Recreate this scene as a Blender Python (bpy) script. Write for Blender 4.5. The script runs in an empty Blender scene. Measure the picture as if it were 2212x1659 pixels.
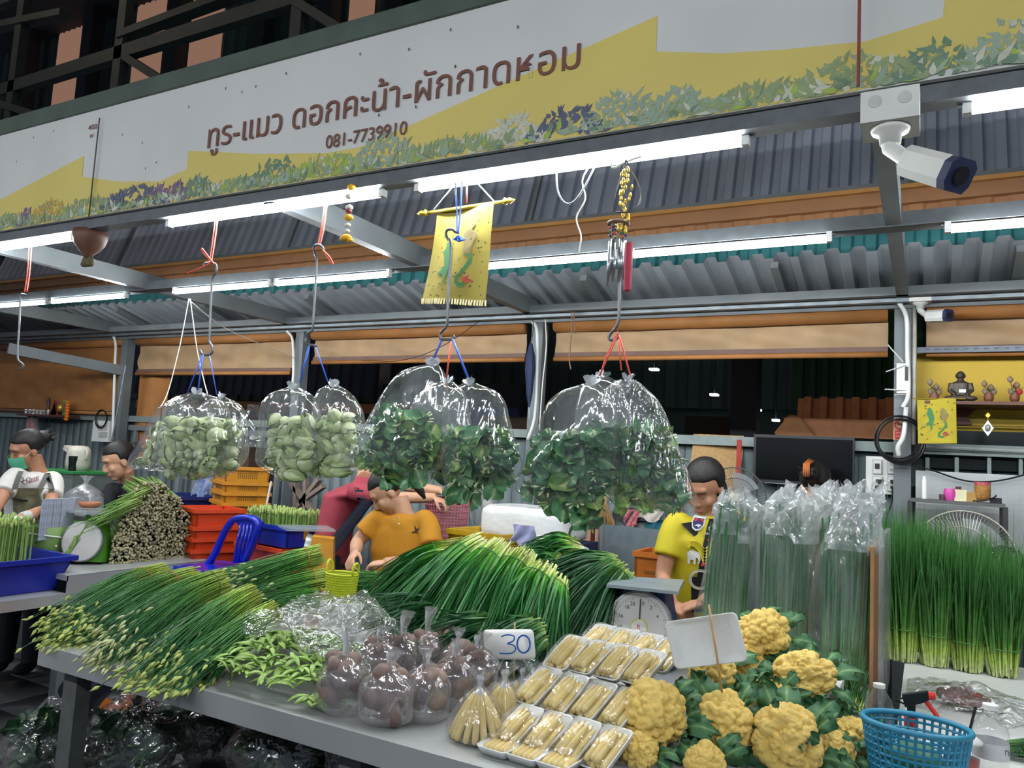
import bpy, bmesh, math, random
import numpy as np
from mathutils import Vector, Matrix, Quaternion
from mathutils.bvhtree import BVHTree

# ---------------------------------------------------------------- camera
SC = bpy.context.scene
COL = SC.collection
FPX, CX, CY, HC = 1660.0, 1106.0, 829.5, 1.6
def _k(px, py):
    v = np.array([px - CX, -(py - CY), -FPX]); return v / np.linalg.norm(v)
_Y = _k(2000, 1040); _X = -_k(-1980, 820); _X = _X - _Y * _X.dot(_Y); _X /= np.linalg.norm(_X); _Z = np.cross(_X, _Y)
RC = np.array([_X, _Y, _Z]); CP = np.array([0, 0, HC])
cam = bpy.data.cameras.new('camera'); camo = bpy.data.objects.new('camera', cam); COL.objects.link(camo)
cam.sensor_width = 36; cam.lens = 36 * FPX / 2212; cam.clip_start = .05; cam.clip_end = 200
mw = Matrix.Identity(4)
for i in range(3):
    for j in range(3): mw[i][j] = RC[i][j]
    mw[i][3] = CP[i]
camo.matrix_world = mw
SC.camera = camo
# ---------------------------------------------------------------- world (night hall) and exposure
W = bpy.data.worlds.new('night'); SC.world = W; W.use_nodes = True
W.node_tree.nodes['Background'].inputs[0].default_value = (.62, .70, .9, 1)
W.node_tree.nodes['Background'].inputs[1].default_value = .22
SC.view_settings.view_transform = 'Standard'; SC.view_settings.look = 'None'
SC.view_settings.gamma = 1; SC.view_settings.use_curve_mapping = False
SC.view_settings.exposure = 0.15
SC.cycles.transparent_max_bounces = 12
SC.cycles.max_bounces = 4; SC.cycles.diffuse_bounces = 2; SC.cycles.glossy_bounces = 3; SC.cycles.transmission_bounces = 3
SC.cycles.adaptive_threshold = .06
SC.cycles.use_light_tree = False; SC.cycles.caustics_reflective = False; SC.cycles.caustics_refractive = False
SC.cycles.sample_clamp_indirect = 3.0
TUBE_POWER = 110.0      # emission of the fluorescent tubes

# ---------------------------------------------------------------- placing and mesh helpers
rnd = random.Random(7); nr = np.random.RandomState(11)
def ray(px, py):
    return RC @ np.array([px - CX, -(py - CY), -FPX])
def at(px, py, **kw):
    d = ray(px, py); (a, val), = kw.items()
    if a == 'D': return CP + d * (val / FPX)
    i = 'XYZ'.index(a); return CP + d * ((val - CP[i]) / d[i])
def ppm(p):       # pixels per metre at a world point
    v = RC.T @ (np.array(p) - CP); return FPX / -v[2]
def V(*a): return np.array(a, float)
def unit(v): v = np.array(v, float); return v / (np.linalg.norm(v) + 1e-12)

class MB:
    def __init__(s): s.v = []; s.f = []; s.m = []; s.t = None; s.cm = 0
    def add(s, vs, fs):
        n = len(s.v); s.v.extend(tuple(float(c) for c in p) for p in vs)
        s.f.extend(tuple(i + n for i in q) for q in fs); s.m.extend([s.cm] * len(fs)); return s
    def box(s, c, d, rot=None, top=1.0):
        x, y, z = [q / 2 for q in d]; k = top
        vs = [(-x, -y, -z), (x, -y, -z), (x, y, -z), (-x, y, -z), (-x*k, -y*k, z), (x*k, -y*k, z), (x*k, y*k, z), (-x*k, y*k, z)]
        if rot is not None: vs = [rot @ Vector(p) for p in vs]
        return s.add([(p[0]+c[0], p[1]+c[1], p[2]+c[2]) for p in vs],
                     [(0,3,2,1), (4,5,6,7), (0,1,5,4), (1,2,6,5), (2,3,7,6), (3,0,4,7)])
    def beam(s, a, b, w, h, up=(0,0,1)):
        a = np.array(a, float); b = np.array(b, float); d = unit(b - a); u = np.array(up, float)
        sd = np.cross(d, u); sd = unit(sd); u = np.cross(sd, d)
        vs = []
        for p in (a, b):
            for (i, j) in ((-1,-1), (1,-1), (1,1), (-1,1)): vs.append(p + sd*i*w/2 + u*j*h/2)
        return s.add(vs, [(0,1,2,3), (7,6,5,4), (0,4,5,1), (1,5,6,2), (2,6,7,3), (3,7,4,0)])
    def tube(s, pts, r, n=6, cap=True, flat=1.0, closed=False):
        P = [np.array(p, float) for p in pts]; k = len(P)
        rs = r if hasattr(r, '__len__') else [r] * k
        T = [unit(P[min(i+1, k-1)] - P[max(i-1, 0)]) for i in range(k)]
        if closed: T = [unit(P[(i+1) % k] - P[i-1]) for i in range(k)]
        a = np.array([0, 0, 1.]) if abs(T[0][2]) < .9 else np.array([1., 0, 0])
        N = unit(np.cross(T[0], a)); vs = []
        for i in range(k):
            N = unit(N - T[i] * N.dot(T[i])); B = np.cross(T[i], N)
            for j in range(n):
                q = 2*math.pi*j/n; vs.append(P[i] + (N*math.cos(q) + B*math.sin(q)*flat) * rs[i])
        fs = [(i*n+j, i*n+(j+1) % n, (i+1)*n+(j+1) % n, (i+1)*n+j) for i in range(k-1) for j in range(n)]
        if closed: fs += [((k-1)*n+j, (k-1)*n+(j+1) % n, (j+1) % n, j) for j in range(n)]
        elif cap: fs += [tuple(range(n-1, -1, -1)), tuple((k-1)*n+j for j in range(n))]
        return s.add(vs, fs)
    def lathe(s, prof, c=(0,0,0), n=20, axis=None, sx=1, sy=1, cap=True):
        vs = []; k = len(prof)
        for (r, z) in prof:
            for j in range(n):
                q = 2*math.pi*j/n; vs.append((r*math.cos(q)*sx, r*math.sin(q)*sy, z))
        if axis is not None:
            Q = Vector((0,0,1)).rotation_difference(Vector(axis)); vs = [Q @ Vector(p) for p in vs]
        fs = [(i*n+j, i*n+(j+1) % n, (i+1)*n+(j+1) % n, (i+1)*n+j) for i in range(k-1) for j in range(n)]
        if cap: fs += [tuple(range(n-1, -1, -1)), tuple((k-1)*n+j for j in range(n))]
        return s.add([(p[0]+c[0], p[1]+c[1], p[2]+c[2]) for p in vs], fs)
    def ell(s, c, r, n=10, m=7, rot=None, fn=None):
        if not hasattr(r, '__len__'): r = (r, r, r)
        vs = []
        for i in range(m+1):
            th = math.pi * i / m
            for j in range(n if 0 < i < m else 1):
                q = 2*math.pi*j/n; d = (math.sin(th)*math.cos(q), math.sin(th)*math.sin(q), math.cos(th))
                k = fn(d) if fn else 1.0
                vs.append((d[0]*r[0]*k, d[1]*r[1]*k, d[2]*r[2]*k))
        if rot is not None: vs = [rot @ Vector(p) for p in vs]
        fs = [(0, 1+j, 1+(j+1) % n) for j in range(n)]
        for i in range(m-2):
            a = 1+i*n; fs += [(a+j, a+n+j, a+n+(j+1) % n, a+(j+1) % n) for j in range(n)]
        a = 1+(m-2)*n; e = a+n; fs += [(a+j, e, a+(j+1) % n) for j in range(n)]
        return s.add([(p[0]+c[0], p[1]+c[1], p[2]+c[2]) for p in vs], fs)
    def poly(s, pts, th):
        n = len(pts); th = np.array(th, float)
        return s.add([np.array(p) for p in pts] + [np.array(p) + th for p in pts],
                     [tuple(range(n)), tuple(range(2*n-1, n-1, -1))] + [(i, n+i, n+(i+1) % n, (i+1) % n) for i in range(n)])
    def grid(s, F, nu, nv, wrap=False):
        vs = [F(i/(nu-1), j/(nv if wrap else nv-1)) for i in range(nu) for j in range(nv)]
        nj = nv if wrap else nv-1
        return s.add(vs, [(i*nv+j, i*nv+(j+1) % nv, (i+1)*nv+(j+1) % nv, (i+1)*nv+j) for i in range(nu-1) for j in range(nj)])
    def mesh(s, name, off=(0,0,0), smooth=True, fix=True):
        me = bpy.data.meshes.new(name); o = np.array(off, float)
        vv = np.array(s.v, float).reshape(-1, 3) - o
        me.from_pydata(vv.tolist(), [], s.f)
        if smooth: me.polygons.foreach_set('use_smooth', [True]*len(me.polygons))
        if any(s.m): me.polygons.foreach_set('material_index', s.m)
        if s.t is not None:
            a = me.attributes.new('t', 'FLOAT', 'POINT'); a.data.foreach_set('value', np.array(s.t, float))
        if fix and len(s.f) < 6000:
            b = bmesh.new(); b.from_mesh(me); bmesh.ops.recalc_face_normals(b, faces=b.faces); b.to_mesh(me); b.free()
        return me
    def obj(s, name, mat, parent=None, smooth=False, org=None, autosm=None, fix=True):
        off = (0,0,0)
        if parent is not None: off = parent.get('_o', (0,0,0))
        elif org is not None: off = org
        else:
            vv = np.array(s.v); lo = vv.min(0); hi = vv.max(0); off = ((lo[0]+hi[0])/2, (lo[1]+hi[1])/2, lo[2])
        me = s.mesh(name, off, smooth or autosm is not None, fix)
        for m in (mat if isinstance(mat, (list, tuple)) else [mat]): me.materials.append(m)
        if autosm is not None:
            sharp_edges(me, autosm)
        o = bpy.data.objects.new(name, me); COL.objects.link(o)
        if parent is not None: o.parent = parent; o['_o'] = off
        else: o.location = off; o['_o'] = tuple(off)
        return o
def sharp_edges(me, ang):
    b = bmesh.new(); b.from_mesh(me); ca = math.radians(ang)
    for e in b.edges:
        e.smooth = not (len(e.link_faces) == 2 and e.calc_face_angle(0) > ca)
    b.to_mesh(me); b.free()
def thing(name, label, cat, loc=(0,0,0), group=None):
    o = bpy.data.objects.new(name, None); COL.objects.link(o); o.location = tuple(loc); o['_o'] = tuple(float(c) for c in loc)
    o.empty_display_size = .05
    return tag(o, label, cat, group)
def tag(o, label=None, cat=None, group=None, kind=None):
    if label: o['label'] = label
    if cat: o['category'] = cat
    if group: o['group'] = group
    if kind: o['kind'] = kind
    return o
def struct(o, label=None, cat=None): return tag(o, label, cat, kind='structure')
def copy_tree(o, parent=None):
    c = o.copy(); COL.objects.link(c); c.parent = parent
    for ch in list(o.children): copy_tree(ch, c)
    return c
def place(o, loc, rot=None, scale=None):
    o.location = tuple(float(c) for c in loc)
    if rot is not None:
        o.rotation_mode = 'QUATERNION' if isinstance(rot, Quaternion) else 'XYZ'
        if isinstance(rot, Quaternion): o.rotation_quaternion = rot
        else: o.rotation_euler = rot
    if scale is not None: o.scale = scale if hasattr(scale, '__len__') else (scale,)*3
    return o
def inst(name, me, loc, rot=None, scale=None, parent=None):
    o = bpy.data.objects.new(name, me); COL.objects.link(o)
    if parent is not None:
        o.parent = parent; loc = np.array(loc) - np.array(parent.get('_o', (0,0,0)))
    return place(o, loc, rot, scale)
def rot_to(d, up=(0,0,1)):     # local +Z -> d, local +Y towards up
    d = Vector(unit(d)); u = Vector(up); x = u.cross(d)
    if x.length < 1e-4: x = Vector((1,0,0))
    x.normalize(); y = d.cross(x)
    return Matrix((x, y, d)).transposed().to_quaternion()
def curve(pts, n=20):           # Catmull-Rom through points
    P = [np.array(p, float) for p in pts]; P = [2*P[0]-P[1]] + P + [2*P[-1]-P[-2]]; out = []
    k = len(P) - 3
    for i in range(n):
        u = i/(n-1)*k; j = min(int(u), k-1); t = u-j; a, b, c, d = P[j:j+4]
        out.append(.5*((2*b)+(-a+c)*t+(2*a-5*b+4*c-d)*t*t+(-a+3*b-3*c+d)*t**3))
    return out
def vnoise(p, s=1.0):           # cheap smooth pseudo noise of a point
    x, y, z = p[0]*s, p[1]*s, p[2]*s
    return (math.sin(x*1.7+y*2.3+1.3) + math.sin(y*1.9-z*2.1+.7) + math.sin(z*2.7+x*1.1+2.9) + .5*math.sin(x*4.1-z*3.7+y*.9))/3.5

# ---------------------------------------------------------------- materials
def hexc(h):
    h = h.lstrip('#'); out = []
    for i in (0, 2, 4):
        c = int(h[i:i+2], 16)/255; out.append(c/12.92 if c <= .04045 else ((c+.055)/1.055)**2.4)
    return out
MATS = {}
def mat(name, col='#808080', rough=.5, metal=0., var=.12, scale=18., bump=0., bscale=None, rnd_=0., spec=.5, col2=None, sub=0., alpha=1., coat=0., trans=0.):
    if name in MATS: return MATS[name]
    m = bpy.data.materials.new(name); m.use_nodes = True; MATS[name] = m
    N = m.node_tree.nodes; L = m.node_tree.links; b = N['Principled BSDF']
    c = hexc(col) if isinstance(col, str) else col
    b.inputs['Roughness'].default_value = rough; b.inputs['Metallic'].default_value = metal
    b.inputs['Specular IOR Level'].default_value = spec; b.inputs['Alpha'].default_value = alpha
    b.inputs['Coat Weight'].default_value = coat; b.inputs['Transmission Weight'].default_value = trans
    if sub: b.inputs['Subsurface Weight'].default_value = sub; b.inputs['Subsurface Radius'].default_value = (.01, .006, .003); b.inputs['Subsurface Scale'].default_value = .5
    tc = N.new('ShaderNodeTexCoord')
    nz = N.new('ShaderNodeTexNoise'); nz.inputs['Scale'].default_value = scale; nz.inputs['Detail'].default_value = 2
    L.new(tc.outputs['Object'], nz.inputs['Vector'])
    mx = N.new('ShaderNodeMix'); mx.data_type = 'RGBA'
    c2 = hexc(col2) if col2 else [min(1, q*(1+var)) for q in c]; c1 = c if col2 else [q*(1-var) for q in c]
    mx.inputs['A'].default_value = (*c1, 1); mx.inputs['B'].default_value = (*c2, 1)
    rp = N.new('ShaderNodeMapRange'); rp.inputs[1].default_value = .3; rp.inputs[2].default_value = .7
    L.new(nz.outputs['Fac'], rp.inputs[0]); L.new(rp.outputs[0], mx.inputs['Factor'])
    out = mx.outputs['Result']
    if rnd_:
        oi = N.new('ShaderNodeObjectInfo'); hs = N.new('ShaderNodeHueSaturation')
        mr = N.new('ShaderNodeMapRange'); mr.inputs[3].default_value = 1-rnd_; mr.inputs[4].default_value = 1+rnd_
        L.new(oi.outputs['Random'], mr.inputs[0]); L.new(mr.outputs[0], hs.inputs['Value']); L.new(out, hs.inputs['Color'])
        out = hs.outputs['Color']
    L.new(out, b.inputs['Base Color'])
    if bump:
        n2 = N.new('ShaderNodeTexNoise'); n2.inputs['Scale'].default_value = bscale or scale*3; n2.inputs['Detail'].default_value = 1.5
        L.new(tc.outputs['Object'], n2.inputs['Vector'])
        bp = N.new('ShaderNodeBump'); bp.inputs['Strength'].default_value = bump; bp.inputs['Distance'].default_value = .01
        L.new(n2.outputs['Fac'], bp.inputs['Height']); L.new(bp.outputs[0], b.inputs['Normal'])
    return m
def ramp_mat(name, stops, rough=.45, rnd_=.15, spec=.4, trans=0.):
    """colour runs along the attribute t (root to tip of a leaf, stem or cob)"""
    if name in MATS: return MATS[name]
    m = mat(name, '#808080', rough, spec=spec); N = m.node_tree.nodes; L = m.node_tree.links; b = N['Principled BSDF']
    a = N.new('ShaderNodeAttribute'); a.attribute_name = 't'; cr = N.new('ShaderNodeValToRGB')
    e = cr.color_ramp.elements
    while len(e) < len(stops): e.new(.5)
    for i, (p, c) in enumerate(stops): e[i].position = p; e[i].color = (*hexc(c), 1)
    L.new(a.outputs['Fac'], cr.inputs[0])
    tc = N.new('ShaderNodeTexCoord'); nz = N.new('ShaderNodeTexNoise'); nz.inputs['Scale'].default_value = 60; L.new(tc.outputs['Object'], nz.inputs['Vector'])
    hs = N.new('ShaderNodeHueSaturation'); mr = N.new('ShaderNodeMapRange'); mr.inputs[1].default_value = .25; mr.inputs[2].default_value = .75
    mr.inputs[3].default_value = 1-rnd_*1.3; mr.inputs[4].default_value = 1+rnd_*1.3
    L.new(nz.outputs['Fac'], mr.inputs[0]); L.new(mr.outputs[0], hs.inputs['Value']); L.new(cr.outputs[0], hs.inputs['Color'])
    L.new(hs.outputs[0], b.inputs['Base Color'])
    return m
def emit(name, col, power):
    if name in MATS: return MATS[name]
    m = bpy.data.materials.new(name); m.use_nodes = True; MATS[name] = m; N = m.node_tree.nodes; L = m.node_tree.links
    N.remove(N['Principled BSDF']); e = N.new('ShaderNodeEmission'); e.inputs[0].default_value = (*(hexc(col) if isinstance(col, str) else col), 1)
    e.inputs[1].default_value = power; L.new(e.outputs[0], N['Material Output'].inputs[0]); return m
def film(name, tint='#ffffff', haze=.12, gloss=.35, rough=.12, wscale=9., bump=.5, streak=0., hazecol='#e8edf0', base=.07):
    """clear plastic film: see-through, hazy, with crinkles that catch the lamps"""
    if name in MATS: return MATS[name]
    m = bpy.data.materials.new(name); m.use_nodes = True; MATS[name] = m; N = m.node_tree.nodes; L = m.node_tree.links
    N.remove(N['Principled BSDF'])
    tc = N.new('ShaderNodeTexCoord'); nz = N.new('ShaderNodeTexNoise'); nz.inputs['Scale'].default_value = wscale
    nz.inputs['Detail'].default_value = 2.5; nz.inputs['Distortion'].default_value = .8
    mp = N.new('ShaderNodeMapping'); L.new(tc.outputs['Object'], mp.inputs[0]); L.new(mp.outputs[0], nz.inputs['Vector'])
    if streak: mp.inputs['Scale'].default_value = (1, 1, streak)
    bp = N.new('ShaderNodeBump'); bp.inputs['Strength'].default_value = bump; bp.inputs['Distance'].default_value = .03
    L.new(nz.outputs['Fac'], bp.inputs['Height'])
    tr = N.new('ShaderNodeBsdfTransparent'); tr.inputs[0].default_value = (*hexc(tint), 1)
    gl = N.new('ShaderNodeBsdfGlossy'); gl.inputs['Roughness'].default_value = rough; L.new(bp.outputs[0], gl.inputs['Normal'])
    gl.inputs[0].default_value = (1, 1, 1, 1)
    df = N.new('ShaderNodeBsdfDiffuse'); df.inputs[0].default_value = (*hexc(hazecol), 1)
    tl = N.new('ShaderNodeBsdfTranslucent'); tl.inputs[0].default_value = (*hexc(hazecol), 1)
    hz = N.new('ShaderNodeMixShader'); hz.inputs[0].default_value = .5; L.new(df.outputs[0], hz.inputs[1]); L.new(tl.outputs[0], hz.inputs[2])
    m1 = N.new('ShaderNodeMixShader')
    mr = N.new('ShaderNodeMapRange'); mr.inputs[1].default_value = .35; mr.inputs[2].default_value = .8; mr.inputs[3].default_value = haze*.4; mr.inputs[4].default_value = haze*1.8
    L.new(nz.outputs['Fac'], mr.inputs[0]); L.new(mr.outputs[0], m1.inputs[0])
    L.new(tr.outputs[0], m1.inputs[1]); L.new(hz.outputs[0], m1.inputs[2])
    lw = N.new('ShaderNodeLayerWeight'); lw.inputs[0].default_value = .35; L.new(bp.outputs[0], lw.inputs['Normal'])
    ml = N.new('ShaderNodeMath'); ml.operation = 'MULTIPLY_ADD'; ml.inputs[1].default_value = gloss; ml.inputs[2].default_value = base
    pw = N.new('ShaderNodeMath'); pw.operation = 'POWER'; pw.inputs[1].default_value = 2.2; L.new(lw.outputs['Facing'], pw.inputs[0]); L.new(pw.outputs[0], ml.inputs[0])
    m2 = N.new('ShaderNodeMixShader'); L.new(ml.outputs[0], m2.inputs[0]); L.new(m1.outputs[0], m2.inputs[1]); L.new(gl.outputs[0], m2.inputs[2])
    L.new(m2.outputs[0], N['Material Output'].inputs[0]); return m

STEEL = mat('grey_painted_steel', '#6f7578', .45, var=.15, scale=4, bump=.05)
GALV = mat('galvanised_steel', '#868e94', .4, .5, var=.2, scale=9)
STAIN = mat('stainless_steel', '#bfc2c2', .33, .4, var=.1, scale=3, bump=.03, bscale=40)
GREENBEAM = mat('green_painted_beam', '#4d5a50', .6, var=.15, scale=5)
DGREEN = mat('dark_green_steel', '#2c3532', .6, var=.2, scale=5)
WHITEP = mat('white_plastic', '#e6e6e2', .4, var=.04)
BLACKP = mat('black_plastic', '#151619', .4, var=.1)
ROPE_RED = mat('red_plastic_string', '#ff6a58', .5, var=.1)
ROPE_BLUE = mat('blue_plastic_string', '#3f6fe0', .4, var=.1)
ROPE_W = mat('white_cord', '#d8d4c8', .7, var=.1)
HOOKM = mat('hook_steel', '#6f7173', .35, .7, var=.2)
ORTARP = mat('orange_tarpaulin', '#a8703a', .6, var=.12, scale=6, bump=.15, bscale=14)
TANTARP = mat('tan_tarpaulin', '#a98a66', .6, var=.14, scale=5, bump=.3, bscale=9)
BROWNT = mat('brown_trim_tape', '#6b4f44', .6, var=.1)
WOOD = mat('bamboo_wood', '#c9a06a', .6, var=.2, scale=30)
CARDB = mat('brown_cardboard', '#a5794f', .8, var=.12)

def text_mesh(name, body, size, m, mtx, parent=None, extrude=.001, bold=0., align='LEFT', sx=1.0, space=1.0):
    cu = bpy.data.curves.new(name, 'FONT'); cu.body = body; cu.size = size; cu.extrude = extrude; cu.offset = bold
    cu.align_x = align; cu.space_character = space
    o = bpy.data.objects.new(name, cu); COL.objects.link(o)
    dg = bpy.context.evaluated_depsgraph_get(); me = bpy.data.meshes.new_from_object(o.evaluated_get(dg)); me.name = name
    bpy.data.objects.remove(o)
    me.transform(mtx @ Matrix.Diagonal((sx, 1, 1, 1)))
    off = Vector(parent.get('_o', (0,0,0))) if parent else Vector((0,0,0)); me.transform(Matrix.Translation(-off))
    me.materials.clear(); me.materials.append(m)
    ob = bpy.data.objects.new(name, me); COL.objects.link(ob)
    if parent: ob.parent = parent
    return ob
def frame(o, x, y):    # matrix with local x,y axes along given world vectors
    x = Vector(unit(x)); y = Vector(unit(y)); z = x.cross(y); z.normalize(); y = z.cross(x)
    M4 = Matrix((x, y, z)).transposed().to_4x4(); M4.translation = Vector(tuple(o)); return M4
# ================================================================ the setting
XL, XR = -9.6, 2.2          # how far the stall row is built
POSTX = [-0.12, -2.5, -4.82, -7.2]
def corrug(name, p0, u, v, W_, L_, pitch, depth, m, parent=None, flat=.35, nl=2):
    """trapezoid sheet: ribs run along v, repeat along u"""
    u = unit(u); v = unit(v); n = np.cross(u, v); b = MB(); xs = []; k = int(W_/pitch)
    for i in range(k):
        a = i*pitch
        xs += [(a, 0), (a+pitch*flat, 0), (a+pitch*(flat+.12), depth), (a+pitch*.88, depth)]
    xs.append((k*pitch, 0)); vs = []; p0 = np.array(p0, float)
    for j in range(nl):
        for (x, d) in xs: vs.append(p0 + u*x + n*d + v*L_*j/(nl-1))
    q = len(xs)
    b.add(vs, [(j*q+i, j*q+i+1, (j+1)*q+i+1, (j+1)*q+i) for j in range(nl-1) for i in range(q-1)])
    return b.obj(name, m, parent, fix=False)

FLOORM = mat('wet_concrete_floor', '#38393a', .35, var=.25, scale=2.5)
TILEM = mat('grey_floor_tile', '#57595a', .4, var=.15, scale=6, rnd_=.12)
fl = struct(MB().box((-4, 4.5, -.06), (26, 19, .1)).obj('floor', FLOORM, org=(0,0,-.06)))
tb = MB().box((0, 0, 0), (.388, .388, .012)).mesh('floor_tile'); tb.materials.append(TILEM)
for i in range(13):
    for j in range(13):
        inst('floor_tile', tb, (-7.4+i*.4, .9+j*.4, -.009+rnd.uniform(-.001, .001)), parent=fl)

# posts, beams, rafters
pl = [(-.12, 0), (-2.5, 0), (-4.82, 0), (-7.2, 0)]
for k, x in enumerate(POSTX):
    b = MB().box((x, 5.0, 1.33), (.09, .09, 2.66))
    tag(b.obj('post', STEEL), ['grey steel post behind the router and hanging cable coil', 'grey steel post with the folded blue umbrella beside it',
        'grey steel post between the two short rolled awnings', 'grey steel post beside the long lowered orange tarpaulin'][k], 'post', 'back posts of the stall row', 'structure')
    b = MB().beam((x, 2.32, 2.69), (x, 5.0, 2.69), .06, .11)
    tag(b.obj('rafter', STEEL), ['grey steel rafter running back from under the large camera', 'grey steel rafter running back behind the yellow cloth banner',
        'grey steel rafter running back above the leftmost cabbage bags', 'grey steel rafter ending at the long orange tarpaulin'][k], 'rafter', 'rafters of the stall roof', 'structure')
    b = MB(); a0 = V(x, 5.0, 2.40); a1 = V(x, 4.0, 2.66)
    if k == 3: tag(MB().beam((x-.3, 4.0, 2.36), (x, 5.0, 2.27), .05, .1).obj('cross_brace', STEEL), 'grey steel brace reaching from the tarpaulin post', 'brace', kind='structure')
b = MB().beam((XL, 2.34, 2.685), (XR, 2.34, 2.685), .07, .09)
struct(b.obj('front_beam', mat('dark_front_beam', '#5c6165', .5, var=.15)), 'dark grey steel beam under the long shop sign', 'beam')
b = MB().beam((XL, 3.46, 2.66), (XR, 3.46, 2.66), .09, .06)
struct(b.obj('lamp_purlin', mat('dark_purlin', '#565c60', .5, var=.15)), 'grey steel purlin carrying the rear row of tubes', 'beam')
for k, (y, z) in enumerate([(4.78, 2.695), (4.87, 2.675), (4.96, 2.655)]):
    b = MB().beam((XL, y, z-.035), (XR, y, z-.035), .05, .05)
    struct(b.obj('purlin', GALV if k == 1 else STEEL), ['upper grey purlin under the ribbed roof sheet', 'middle galvanised purlin under the ribbed roof sheet', 'lowest grey purlin above the rolled awnings'][k], 'beam')
for k in range(10):
    x = XL+.5+k*1.19
    if min(abs(x-p) for p in POSTX) < .25: continue
    struct(MB().beam((x, 4.5, 2.79), (x, 4.95, 2.66), .045, .04).obj('roof_strut', STEEL), 'short grey strut under the ribbed roof, one of many', 'strut')['group'] = 'roof struts'
# roof sheets
GREYSHEET = mat('grey_roof_sheet', '#9aa0a6', .5, .0, var=.12, scale=3)
c = corrug('ceiling', (XL, 4.5, 2.83), (1,0,0), (0, .5, -.14), XR-XL, .53, .135, .035, GREYSHEET); struct(c, 'pale grey ribbed roof sheet sloping to the back', 'roof')
TEAL = mat('teal_roof_sheet', '#2c6a6c', .5, var=.15, scale=3)
zt = lambda px, py, y: at(px, py, Y=y)[2]
struct(corrug('teal_roof_edge', (XL, 4.75, zt(1500, 575, 4.75)), (1,0,0), (0,.12,1), XR-XL, .24, .13, .03, TEAL), 'teal corrugated sheet edge above the rear tubes', 'roof')
ORSHEET = mat('orange_sheet', '#a0714a', .6, var=.12, scale=4)
ORLIP = mat('orange_sheet_lip', '#c08a48', .55, var=.1, scale=4)
z0 = zt(1500, 522, 4.7); z1 = zt(1500, 455, 4.7)
struct(corrug('orange_roof_edge', (XL, 4.70, z0), (1,0,0), (0,.0,1), XR-XL, (z1-z0)*.55, .16, .012, ORSHEET), 'orange ribbed roof sheet edge above the teal sheet', 'roof')
struct(MB().box(((XL+XR)/2, 4.68, z0+(z1-z0)*.72), (XR-XL, .06, (z1-z0)*.42)).obj('orange_gutter', ORSHEET), 'brown orange gutter board along the roof', 'gutter')
struct(MB().box(((XL+XR)/2, 4.66, z1-.012), (XR-XL, .08, .024)).obj('gutter_lip', ORLIP), 'bright orange lip along the gutter top', 'gutter')
struct(MB().box(((XL+XR)/2, 4.74, z1+.03), (XR-XL, .06, .05)).obj('gutter_beam', STEEL), 'grey angle beam above the orange gutter', 'beam')
DKSHEET = mat('slate_blue_sheet', '#868e9a', .6, var=.2, scale=2)
struct(corrug('upper_fascia', (XL, 4.85, z1+.05), (1,0,0), (0,.35,1), XR-XL, 1.0, .115, .03, DKSHEET), 'slate blue corrugated sheet behind the front tubes', 'roof')
for k in range(5):
    x = -8.2+k*2.38+.9
    struct(MB().beam((x, 4.8, z1+.03), (x, 5.05, z1+.75), .03, .03).obj('fascia_stay', STEEL), 'thin grey upright against the slate blue sheet', 'strut')['group'] = 'fascia uprights'

# low back wall of narrow vertical boards
WALLM = mat('pale_blue_wall_board', '#6f7b7e', .55, var=.1, scale=5, rnd_=.06)
wl = struct(MB().box((-3.5, 5.16, .88), (13.0, .04, 1.76)).obj('wall_back', mat('wall_joint', '#5c686c', .7)))
pbm = MB().box((0, 0, 0), (.112, .02, 1.74)).mesh('wall_plank'); pbm.materials.append(WALLM)
for i in range(106):
    x = -9.9+i*.1185
    inst('wall_plank', pbm, (x, 5.135+rnd.uniform(-.001, .001), .88), parent=wl)
RAILM = mat('grey_green_rail', '#7f8a88', .5, var=.1)
tag(MB().beam((-9.8, 5.1, 1.79), (2.9, 5.1, 1.79), .09, .06).obj('wall_rail', RAILM), 'grey green capping rail along the back wall', 'rail', kind='structure')
# wire-grid gate section between the leftmost posts
t = thing('railing', 'grey steel railing with upright bars under the orange tarpaulin', 'railing', (-6.4, 5.05, 0)); t['kind'] = 'structure'
MB().beam((-7.1, 5.04, 1.70), (-4.9, 5.04, 1.70), .04, .05).obj('top_bar', STEEL, t)
for i in range(9): MB().beam((-7.0+i*.25, 5.04, .4), (-7.0+i*.25, 5.04, 1.7), .035, .03, (0,1,0)).obj('upright_bar', STEEL, t)

# awnings between the posts
def awning(x0, x1, zb, label, full=False, zt_=2.62):
    t = thing('awning', label, 'awning', ((x0+x1)/2, 5.02, zb), 'rolled awnings at the back')
    MB().tube([(x0, 5.0, zt_-.045), ((x0+x1)/2, 5.0, zt_-.05), (x1, 5.0, zt_-.045)], .045, 12).obj('roll', ORTARP, t, smooth=True)
    ph = rnd.random()*6; dg = .7+rnd.random()
    def F(u, v):
        x = x0+(x1-x0)*v; z = zt_-.07-(zt_-.07-zb)*u
        w = .012*math.sin((x*dg+z*4)*7+ph)+.012*math.sin((x*1.7-z*3)*4+ph*2)
        return (x, 5.03+w*(.3+u*(1-u)*3), z)
    MB().grid(F, 14, 70).obj('cloth', ORTARP if full else TANTARP, t, smooth=True)
    if not full:
        MB().box(((x0+x1)/2, 5.02, zb+.005), (x1-x0, .016, .035)).obj('trim', BROWNT, t)
    MB().tube([(x0, 5.01, zb-.025), (x1, 5.01, zb-.025)], .018, 8).obj('bottom_bar', ORTARP, t, smooth=True)
    return t
awning(.0, 2.4, 2.36, 'tan awning hanging above the yellow altar panel')
awning(-2.38, -.2, 2.36, 'tan rolled awning between the wind chime post and the router post')
awning(-4.7, -2.62, 2.36, 'tan rolled awning behind the yellow cloth banner')
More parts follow.
